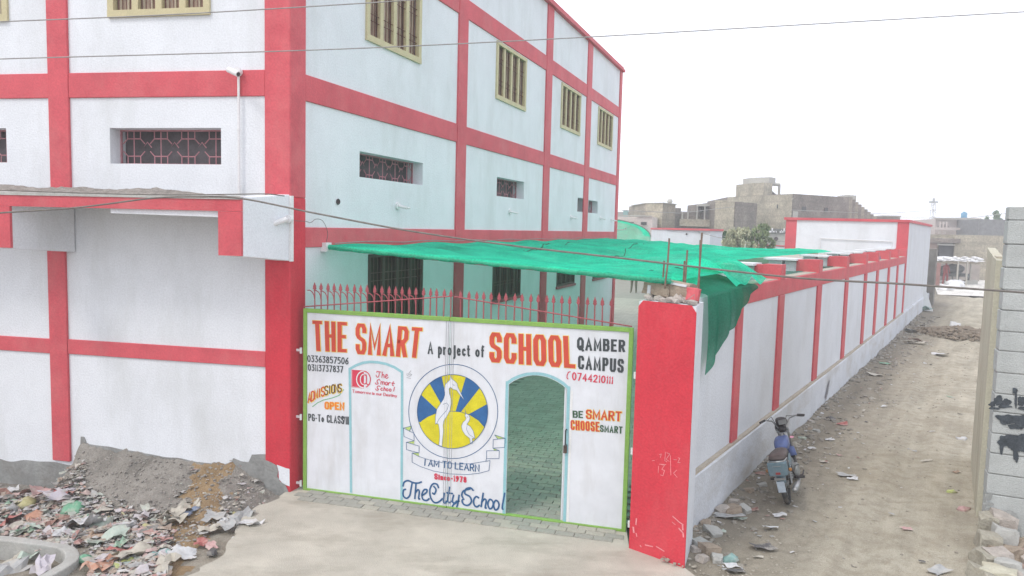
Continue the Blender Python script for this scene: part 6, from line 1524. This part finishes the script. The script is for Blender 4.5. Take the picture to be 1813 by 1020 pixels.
# body brick toned for shade, paler panel paints the sunlit left face; stepped right end added behind
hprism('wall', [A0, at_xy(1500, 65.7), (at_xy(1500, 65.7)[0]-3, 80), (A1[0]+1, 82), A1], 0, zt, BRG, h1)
hprism('sunlit_face', [at_xy(1399.5, 61.93), at_xy(1399.5, 62.1), at_xy(1285, 71.05), at_xy(1285, 70.85)], 0, zt-.02, BRT, h1)
for i in range(9):
    x0 = 1500+i*5.6; x1 = x0+5.6; za = zof(x0, 349+i*4.2, 66); a, b = at_xy(x0, 65.75+i*.2), at_xy(x1, 65.95+i*.2)
    hprism('stepped_wall', [a, b, (b[0]-1, b[1]+8), (a[0]-1, a[1]+8)], 0, za, BRG if i % 2 else BRD, h1)
a, b = at_xy(1550, 67.6), at_xy(1592, 69); hprism('low_wing', [a, b, (b[0], b[1]+9), (a[0], a[1]+9)], 0, zof(1570, 384, 68), BRG, h1)
a, b = at_xy(1496, 66.2), at_xy(1512, 66.8); hprism('roof_hut', [a, b, (b[0], b[1]+2), (a[0], a[1]+2)], zt-.3, zof(1504, 345, 66), FCON, h1)
a, b, c = at_xy(1328, 68), at_xy(1348, 66.9), at_xy(1363, 67.6)
hprism('stair_tower', [a, b, c, (c[0]-1, c[1]+3), (a[0]-.6, a[1]+3)], zt-.3, zof(1345, 324, 67.5), BRT, h1)
a, b, c = at_xy(1334, 68.2), at_xy(1357, 67.3), at_xy(1368, 68.0)
hprism('water_tank', [a, b, c, (c[0]-1, c[1]+2), (a[0]-.6, a[1]+2)], zof(1345, 324, 67.5), zof(1350, 314, 67.8), FCON, h1)
p1, p2 = at(1363, 326, 67.8), at(1380, 327, 68.4); o = h1.location
part('tower_beam', MB().tube([Vector((p1.x-o.x, p1.y-o.y, p1.z)), Vector((p2.x-o.x, p2.y-o.y, p2.z))], .16, 4), FCON, h1); part('tower_post', MB().tube([(p2.x-o.x, p2.y-o.y, zt-.1), (p2.x-o.x, p2.y-o.y, p2.z)], .12, 4), FCON, h1)
st_ = MB()
for k in range(6):
    q = at(1363+k*2.0, 336+k*1.6, 68); st_.box(q.x-o.x-.06, q.x-o.x+.14, q.y-o.y, q.y-o.y+1, q.z-.25, q.z)
part('stair_flight', st_, FCON, h1)
hwin(h1, 1404.5, 1412, 374, 393, 61.9, FCON, 62.2)
part('lintel_line', MB().tube([(0, -.08, 0), Vector((at_xy(1340, 66.6)[0]-o.x, at_xy(1340, 66.6)[1]-o.y-.1, 0))], .05, 4), FCON, h1, (0, 0, zof(1400, 352, 62)))
hwin(h1, 1420, 1427, 366, 374, 62.6); hwin(h1, 1460, 1466, 368, 375, 64); hwin(h1, 1376, 1381, 362, 369, 63.7)
for i, (a_, b_, lb) in enumerate(((at(1590, 386, 58), at(1830, 372, 66), 'faint far cable right of the stepped brick building'), (at(1400, 372, 55), at(1660, 372, 88), 'faint far cable in front of the stepped brick wall'), (at(1100, 372, 50), at(1300, 366, 55), 'faint far cable over the left brick houses'))):
    tag(part('far_cable', MB().tube([(0, 0, 0), (b_-a_)*.5+Vector((0, 0, -.35)), b_-a_], .022, 4), CABLEG, None, a_), lb, 'cable')
# middle block: sunlit left and shaded right painted in as two bricks, tall
h2 = house('brick_building', 'brown brick block with dark right face, left of the stair tower building', 'building', 57, 1299)
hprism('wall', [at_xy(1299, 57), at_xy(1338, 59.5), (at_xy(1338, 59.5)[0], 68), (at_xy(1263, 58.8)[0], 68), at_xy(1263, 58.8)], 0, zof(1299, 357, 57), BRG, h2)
hprism('sunlit_face', [at_xy(1298, 56.95), at_xy(1298, 57.1), at_xy(1264, 58.9), at_xy(1264, 58.7)], 0, zof(1299, 357, 57)-.02, BRT, h2)
hprism('parapet', [at_xy(1263, 58.7), at_xy(1284, 57.6), at_xy(1284, 58.6), at_xy(1263, 59.7)], zof(1299, 357, 57), zof(1275, 355, 58), BRT, h2)
# open floor with columns and balcony parapet
h3 = house('unfinished_house', 'open unfinished upper floor with bare concrete columns above a tan parapet', 'building', 60, 1202)
hbox('wall', 1202, 1264, 60.4, zof(1235, 400, 60), 8, BRG, h3); hbox('balcony_parapet', 1202, 1272, 60, zof(1235, 388.5, 60), .25, BRT, h3, zof(1235, 401, 60))
hbox('rear_wall', 1204, 1262, 63.5, zof(1235, 375, 63), 4, BRG, h3); hbox('roof_slab', 1231, 1264, 60.2, zof(1248, 361.5, 60), 5, FCON, h3, zof(1248, 365, 60)); hbox('upper_wall', 1232, 1263, 62.5, zof(1248, 365, 62), 3, BRG, h3)
for x in (1206.5, 1216.5, 1232.5, 1246, 1258.5, 1276):
    hbox('column', x-1.1, x+1.1, 60.05, zof(x, 375 if x < 1230 else 364, 60), .3, FCON, h3, zof(x, 389, 60))
# left brick house
h4 = house('brick_house', 'square brown brick house left of the open unfinished floor', 'house', 58, 1172)
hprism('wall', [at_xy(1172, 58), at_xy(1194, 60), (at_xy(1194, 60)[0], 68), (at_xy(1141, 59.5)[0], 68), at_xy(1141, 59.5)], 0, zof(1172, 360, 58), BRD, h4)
hprism('sunlit_face', [at_xy(1171.5, 57.93), at_xy(1171.5, 58.1), at_xy(1142, 59.55), at_xy(1142, 59.35)], 0, zof(1172, 360, 58)-.02, BRT, h4)  # paler brick panel paints sunlight onto this side
hprism('lower_wing', [at_xy(1193, 60), at_xy(1204, 60.6), (at_xy(1204, 60.6)[0], 67), (at_xy(1193, 60)[0], 67)], 0, zof(1198, 368, 60), BRG, h4)
hprism('roof_slab', [at_xy(1140, 59.4), at_xy(1172, 57.8), at_xy(1197, 60), (at_xy(1197, 60)[0], 66), (at_xy(1140, 59)[0], 66)], zof(1172, 360, 58), zof(1172, 358.7, 58), FCON, h4)
part('roof_ball', MB().ico((0, 0, 0), .22, 2), FCON, h4, (at(1186, 356, 60).x-h4.location.x, 2, at(1186, 356.5, 60).z), smooth=True)
# pale pink house at the left
h5 = house('pink_house', 'pale pink flat roofed house just right of the school corner', 'house', 52, 1094)
hbox('wall', 1090, 1127, 53, zof(1110, 384, 53), 7, PNK, h5); hbox('wall', 1127, 1154, 51.5, zof(1140, 383, 51.5), 8, PNK, h5)
hbox('parapet', 1088, 1153, 51.4, zof(1120, 381, 51.4), .3, FCON, h5, zof(1120, 383.2, 51.4)); hwin(h5, 1135, 1145, 393, 398, 51.4); hwin(h5, 1116, 1122, 393, 397, 52.9); hwin(h5, 1132, 1147, 404, 407, 51.4, FCON)
h6 = house('far_house', 'low distant house roof behind the pale pink house', 'house', 75, 1100); hbox('wall', 1090, 1136, 75, zof(1110, 375.5, 75), 8, M('far_grey', (.40, .37, .35), var=.1), h6); hbox('roof_room', 1102, 1109, 74, zof(1105, 373, 74), 2, M('far_teal', (.25, .40, .38), var=.1), h6)
# small white school building with red roof line and courtyard wall
h7 = house('white_outbuilding', 'small white outbuilding with red roof line behind the green net', 'building', 44, 1180)
hprism('wall', [at_xy(1181, 44), at_xy(1257, 42.5), at_xy(1279, 43.4), (at_xy(1279, 43.4)[0]+.5, 49), (at_xy(1181, 44)[0], 49)], 0, zof(1230, 408, 43), WHITE2, h7)
hprism('roof_edge', [at_xy(1180, 43.9), at_xy(1257, 42.35), at_xy(1281, 43.3), (at_xy(1281, 43.3)[0]+.5, 49.2), (at_xy(1180, 44)[0], 49.2)], zof(1230, 408, 43), zof(1230, 404.6, 43), RED, h7)
hwin(h7, 1232, 1246, 433, 440, 43, DARK); part('vent_hole', MB().tube([(0, 0, 0), (0, -.05, 0)], .05, 10), DARK, h7, (at(1215, 414.5, 43.3).x-h7.location.x, -.75, at(1215, 414.5, 43.3).z))
h8 = house('courtyard_wall', 'white courtyard wall with thin red coping beyond the net', 'wall', 46, 1265); hbox('wall', 1262, 1396, 46, zof(1330, 432.5, 46), .25, WHITE2, h8, yb=40); hbox('coping', 1262, 1396, 45.95, zof(1330, 430.8, 46), .35, RED, h8, zof(1330, 432.5, 46), yb=39.95)
# grey wall with painted script board
h9 = house('grey_wall_with_sign', 'grey wall with a dark signboard and round vent behind the trees', 'wall', 50, 1360)
hbox('wall', 1352, 1395, 50, zof(1375, 413, 50), 4, FCON, h9)
hbox('signboard', 1357, 1396, 49.9, zof(1375, 405, 50), .2, M('board_dark', (.16, .16, .15), bump=0), h9, zof(1375, 413.5, 50))
sg = MB(); q0 = at(1362, 410.5, 49.8)
for k, (dx, w_, h_) in enumerate(((0, .5, .12), (.15, .08, .3), (.7, .35, .12), (.95, .08, .32), (.78, .06, .2), (-.35, .16, .08), (.35, .1, .1), (-.1, .06, .25))): sg.box(q0.x+dx, q0.x+dx+w_, q0.y-.02, q0.y, q0.z-.05, q0.z-.05+h_)
o = h9.location; sg.v = [(x-o.x, y-o.y, z) for x, y, z in sg.v]; part('painted_script', sg, WPVC, h9)
q0 = at(1374, 423, 49.9); part('round_vent', MB().tube([(0, 0, 0), (0, -.05, 0)], .13, 14), DARK, h9, (q0.x-o.x, q0.y-o.y, q0.z))
# right side: pale house with arch, brick wall, dark block, tank
k1 = house('pale_house', 'pale two storey house with arched balcony beyond the end of the lane', 'house', 78, 1655)
hbox('wall', 1655, 1716, 78, zof(1680, 388, 78), 8, PNK, k1); hbox('wall', 1712, 1735, 77.6, zof(1722, 386, 78), 8, PNK, k1); hbox('parapet', 1654, 1738, 77.5, zof(1690, 386, 77.5), .4, FCON, k1, zof(1690, 388.5, 77.5))
aw = MB(); o = k1.location; pts = [at(1658+24*i/12, 404-7.5*math.sin(math.pi*i/12)**.7, 77.3) for i in range(13)]+[at(1682, 406, 77.3), at(1658, 406, 77.3)]
aw.add([(p.x-o.x, p.y-o.y, p.z) for p in pts], [tuple(range(len(pts)))]); part('arched_opening', aw, M('far_arch', (.30, .27, .25), bump=0), k1)
hbox('balcony_rail', 1655, 1700, 76.6, zof(1678, 403, 76.6), .2, PNK, k1, zof(1678, 407, 76.6)); hwin(k1, 1694, 1711, 399, 406, 77.9, M('far_window_grey', (.30, .30, .29), bump=0))
for i in range(3): q0 = at(1664+i*6, 401, 77.2); part('balcony_post', MB().box(-.07, .07, -.05, .05, -1.0, .5), PNK, k1, (q0.x-o.x, q0.y-o.y, q0.z))
bt_ = at(1706.5, 387, 78.5); tkk = thing('blue_water_tank', 'blue water tank on the roof of the pale house', 'water tank', (bt_.x, bt_.y, bt_.z)); TBL = M('tank_blue', (.12, .30, .45), rough=.5, var=.1)
part('tank_body', MB().tube([(0, 0, 0), (0, 0, .1), (0, 0, .55), (0, 0, .65)], [.28, .3, .3, .2], 16), TBL, tkk, smooth=True); part('lid', MB().tube([(0, 0, .65), (0, 0, .72)], .12, 12), TBL, tkk)
k2 = house('grey_block', 'dark grey brick upper storey right of the pale house', 'building', 72, 1731); hbox('wall', 1731, 1800, 72, zof(1750, 388.5, 72), 6, M('far_dark_brick', (.20, .20, .20), var=.2, scale=3, bump=.2), k2)
k3 = house('tan_brick_building', 'tan brick building closing the end of the lane with a dark window opening', 'building', 62, 1650)
hbox('wall', 1692, 1800, 62, zof(1730, 416.5, 62), 7, BRT, k3); hbox('wall', 1648, 1692, 62.4, zof(1670, 420, 62), 7, BRT, k3); hbox('lintel_beam', 1648, 1702, 61.8, zof(1670, 422, 62), .5, BRG, k3, zof(1670, 430, 62))
hwin(k3, 1662, 1690, 433, 454, 62.3, WIN_D); hbox('sill_beam', 1660, 1692, 61.9, zof(1670, 432, 62), .3, FCON, k3, zof(1670, 434.5, 62))
hbox('brown_wall', 1648, 1661, 61.9, zof(1655, 430, 62), .5, M('far_brown', (.26, .20, .17), var=.2), k3)
# shed with white sheeting at the lane end
k4 = house('market_shed', 'open shed roofed with white sheets and sacks at the end of the lane', 'shed', 55, 1665)
o = k4.location; zr_ = zof(1700, 462, 55)
def roofsheet(s, t): p = Vector((at_xy(1660, 54.5)[0]+(at_xy(1744, 54.5)[0]-at_xy(1660, 54.5)[0])*s, 54.2+t*5, zr_+.12*nz2(s*9, t*3, 1, 4)+.18*t)); return p
grid_part('roof_sheet', roofsheet, 40, 10, WPVC, k4, Vector((o.x, o.y, 0)))
wh_ = MB()
for i in range(14): p = at(1662+i*5.8, 458+2*math.sin(i*2.1), 54.6); wh_.ico((p.x-o.x, p.y-o.y, p.z), .20, 1, .3, i, (1.4, 1, .5))
part('roof_sacks', wh_, WPVC, k4)
hbox('roof_beam', 1661, 1740, 54.3, zof(1700, 464, 54.3), .2, M('old_wood', (.28, .24, .19), var=.2), k4, zof(1700, 467, 54.3))
for x, b_ in ((1701, 512), (1717.5, 513), (1724, 497)): hbox('post', x-1.2, x+1.2, 54.2 if x < 1720 else 56, zof(x, 462, 54.2), .15, M('post_pale', (.42, .40, .35), var=.1), k4)
hbox('back_wall', 1662, 1740, 59.5, zof(1700, 468, 59.5), .3, M('shed_back', (.34, .30, .27), var=.25, scale=.8), k4)
hbox('red_panel', 1661, 1670, 53, zof(1665, 466, 53), .15, M('faded_red_sheet', (.28, .15, .13), var=.2), k4); hbox('counter', 1717, 1738, 55.6, zof(1727, 497, 55.6), .6, FCON, k4)
cr_ = tag(part('covered_cart', MB().ico((0, 0, 1.15), .7, 2, .2, 3, (1.5, .7, .55)).box(-1.1, 1.1, -.5, .5, .6, .85).torus((-.6, -.55, .45), .38, .05, n=20, m=6).torus((.6, -.55, .45), .38, .05, n=20, m=6), M('cart_grey', (.15, .16, .15), var=.3), None, (at_xy(1690, 56.5)[0], 56.5, 0)), 'dark covered hand cart standing under the shed', 'cart')
for i, (px, py, s_) in enumerate(((1683, 516, .9), (1695, 514, .8), (1689, 510, .8), (1672, 518, .55), (1693, 505, .5))):
    p = gnd(px, py-4, .05); tag(part('white_sack', bagmesh(s_*.8, i*4, .6), WPVC, None, (p.x, p.y, .12), i, smooth=True), ['largest white sack of the pile in front of the shed', 'white sack at the right of the pile before the shed', 'white sack behind the pile before the shed', 'small white sack left of the pile before the shed', 'small white sack on top of the pile before the shed'][i], 'sack', 'white sacks in front of the shed')
q = gnd(1709, 509, .02); pr2 = person((q.x, q.y+2.5, .02), R(190), 'person in red standing under the shed at the lane end'); 
for ch_ in pr2.children:
    if ch_.name.startswith('body'): ch_.data.materials[0] = M('clothes_red', (.35, .09, .09), var=.2, scale=6)
# dark wall end right after the white building + leaning board
k5 = thing('grey_rough_wall', 'dark grey rough wall end beside the white building at the lane end', 'wall', BW(34.6, .2, 0))
part('wall_body', MB().box(0, 1.0, -.45, .3, -.05, 2.95), M('rough_grey', (.20, .19, .17), var=.25, scale=2), k5, (0, 0, 0), ANG_B)
q = gnd(1637, 552, 0); tag(part('leaning_board', hexa([(-.25, 0, 0), (.35, -.1, 0), (.38, -.06, 0), (-.22, .04, 0), (-.45, .3, 1.25), (.05, .3, 1.25), (.08, .34, 1.25), (-.42, .34, 1.25)]), M('board_white', (.60, .62, .62), var=.05), None, (q.x, q.y, 0)), 'white board leaning against the wall at the far end of the lane', 'board')
q = gnd(1632, 553, 0); tag(part('litter_scrap', crumple(.8, 4, .5, .6, 77), litmat('teal'), None, (q.x, q.y, .02)), 'dark teal sheet bunched under the leaning board', 'litter')
# lattice mast
q0 = at_xy(1649, 95); mst = thing('lattice_mast', 'thin grey lattice mast standing on the horizon', 'mast', (q0[0], q0[1], 0))
m = MB(); zt = zof(1650, 358, 95)
for sx, sy in ((-1, -1), (1, -1), (1, 1), (-1, 1)): m.tube([(sx*.35, sy*.35, 0), (sx*.16, sy*.16, zt)], .035, 4)
for k in range(9):
    z = zt*(k+.5)/9.0; w_ = .35-.19*z/zt; m.tube([(-w_, -w_, z), (w_, -w_, z+.5)], .025, 4); m.tube([(w_, -w_, z), (-w_, -w_, z+.5)], .025, 4)
part('lattice', m, M('mast_grey', (.35, .37, .37), var=.1, bump=0), mst)
part('antenna', MB().box(-.55, .55, -.1, .1, zt-.1, zt+.12).box(-.1, .1, -.1, .1, zt+.1, zt+.5), M('mast_grey', (.35, .37, .37)), mst)
k6 = house('small_roof_room', 'small grey roof room with panel left of the mast', 'building', 80, 1562); hbox('wall', 1562, 1592, 80, zof(1575, 383.5, 80), 4, M('far_pale_grey', (.40, .41, .38), var=.1), k6); hbox('frame', 1560, 1594, 79.8, zof(1575, 381.5, 80), 4.4, FCON, k6, zof(1575, 383.5, 80))
# far skyline mass: joined, nobody could count it
fr_ = MB(); rr2 = random.Random(5); x = -40
while x < 130:
    w_ = rr2.uniform(4, 9); h_ = rr2.uniform(2.2, 4.1); fr_.box(x, x+w_, 118+rr2.uniform(0, 15), 140, 0, h_); x += w_*.8
o = part('distant_town', fr_, M('distant_brick', (.36, .32, .28), var=.25, scale=.15, bump=0), None); o['kind'] = 'stuff'; o['label'] = 'hazy low roofs of the distant town'; o['category'] = 'houses'

# ---- trees
def tree(name, label, base, H_, R_, leaf, trunk_h, nclump=60, per=60, ls=.09, seed=1, sc=(1, 1, 1), willow=False, cat='tree'):
    r3 = random.Random(seed); t = thing(name, label, cat, base)
    tm = MB(); tm.tube([(0, 0, -.1), (.05, 0, trunk_h*.6), (0, .05, trunk_h), (.1, 0, H_*.75)], [.11, .09, .07, .03], 8)
    crown = MB(); cs = []
    for i in range(nclump):
        q = r3.uniform(0, 6.28); rr_ = R_*math.sqrt(r3.random()); z = trunk_h+(H_-trunk_h)*r3.random()**(1.0)
        k = (1-((z-trunk_h)/(H_-trunk_h)-.45)**2*1.8); rr_ *= max(.2, k); cs.append((rr_*math.cos(q)*sc[0], rr_*math.sin(q)*sc[1], z))
    for c in cs[:14]: tm.tube([(0, 0, trunk_h*.8), (c[0]*.5, c[1]*.5, (c[2]+trunk_h)*.5), c], [.035, .022, .008], 5)
    for c in cs:
        cr__ = r3.uniform(.16, .34)*R_*.55
        for j in range(per):
            p = Vector(c)+Vector((r3.gauss(0, cr__*.5), r3.gauss(0, cr__*.5), r3.gauss(0, cr__*.5)-(r3.random()*cr__*.9 if willow else 0)))
            a_ = Vector((r3.uniform(-1, 1), r3.uniform(-1, 1), r3.uniform(-1, 1)-(1.2 if willow else 0))).normalized()*ls*r3.uniform(.6, 1.5); b_ = Vector((r3.uniform(-1, 1), r3.uniform(-1, 1), r3.uniform(-1, 1))).normalized()*ls*.38
            crown.add([p-a_, p+b_, p+a_, p-b_], [(0, 1, 2, 3)])
    part('trunk', tm, M('bark', (.20, .16, .12), var=.2, bump=.4), t); part('crown', crown, leaf, t)
    return t
LF1 = M('leaf_grey_green', (.20, .25, .12), var=.35, scale=2.5, bump=0, fine=.15); LF2 = M('leaf_green', (.06, .12, .045), var=.35, scale=2, bump=0, fine=.15); LFY = M('leaf_flower', (.40, .40, .26), var=.3, scale=3, bump=0)
p = at_xy(1320, 39); tree('feathery_tree', 'feathery pale green tree, left one of the pair behind the net', (p[0]-.35, p[1], 0), zof(1318, 405, 39), .95, LFY, 1.6, 70, 60, .11, 3, (1, 1, 1), True)
p = at_xy(1347, 39); tree('feathery_tree', 'taller feathery grey green tree, right one of the pair behind the net', (p[0], p[1]+.3, 0), zof(1345, 396, 39), .85, LF1, 1.5, 80, 60, .11, 5, (1, 1, 1), True)
p = at_xy(1292, 47); tree('round_bush', 'dense green bush right of the white outbuilding', (p[0], p[1], 0), zof(1292, 411, 47), .7, LF2, 1.4, 60, 70, .10, 8)
LF3 = M('leaf_far', (.12, .20, .09), var=.3, scale=1, bump=0)
p = at_xy(1760, 92); tree('far_tree', 'green tree top showing above the dark grey block on the right', (p[0], p[1], 0), zof(1760, 376, 92), 1.3, LF3, 3.5, 60, 60, .2, 9)
pt = at(1319, 445, 38.5); tag(part('white_post', MB().tube([(0, 0, 0), (0, 0, zof(1319, 428, 38.5))], .06, 8), WPVC, None, (pt.x, pt.y, 0)), 'white upright post in front of the feathery trees', 'post')
for i, (a_, b_, lb) in enumerate(((at(1218, 406, 44), at(1330, 431, 38), 'thin rope sloping right from the white outbuilding roof'), (at(1090, 407, 30), at(1115, 401, 34), 'short dark rope over the domed net'), (at(1280, 418, 40), at(1393, 428, 40), 'pale rope running toward the white store building'))):
    tag(part('rope', MB().tube([(0, 0, 0), (b_-a_)*.5+Vector((0, 0, -.08)), b_-a_], .018, 5), CABLEG, None, a_), lb, 'rope')

# ================================================================== HAZE
hz = MB().box(-75, 150, -12, 150, -1.2, 11.5)
hm = bpy.data.materials.new('haze_air'); hm.use_nodes = True; N = hm.node_tree.nodes; N.clear(); oo = N.new('ShaderNodeOutputMaterial'); pv_ = N.new('ShaderNodeVolumePrincipled')
pv_.inputs['Color'].default_value = (.93, .96, 1, 1); pv_.inputs['Density'].default_value = .0030; pv_.inputs['Anisotropy'].default_value = .2
hm.node_tree.links.new(pv_.outputs[0], oo.inputs['Volume'])
o = put('haze', hz.mesh('haze', hm)); o['kind'] = 'stuff'
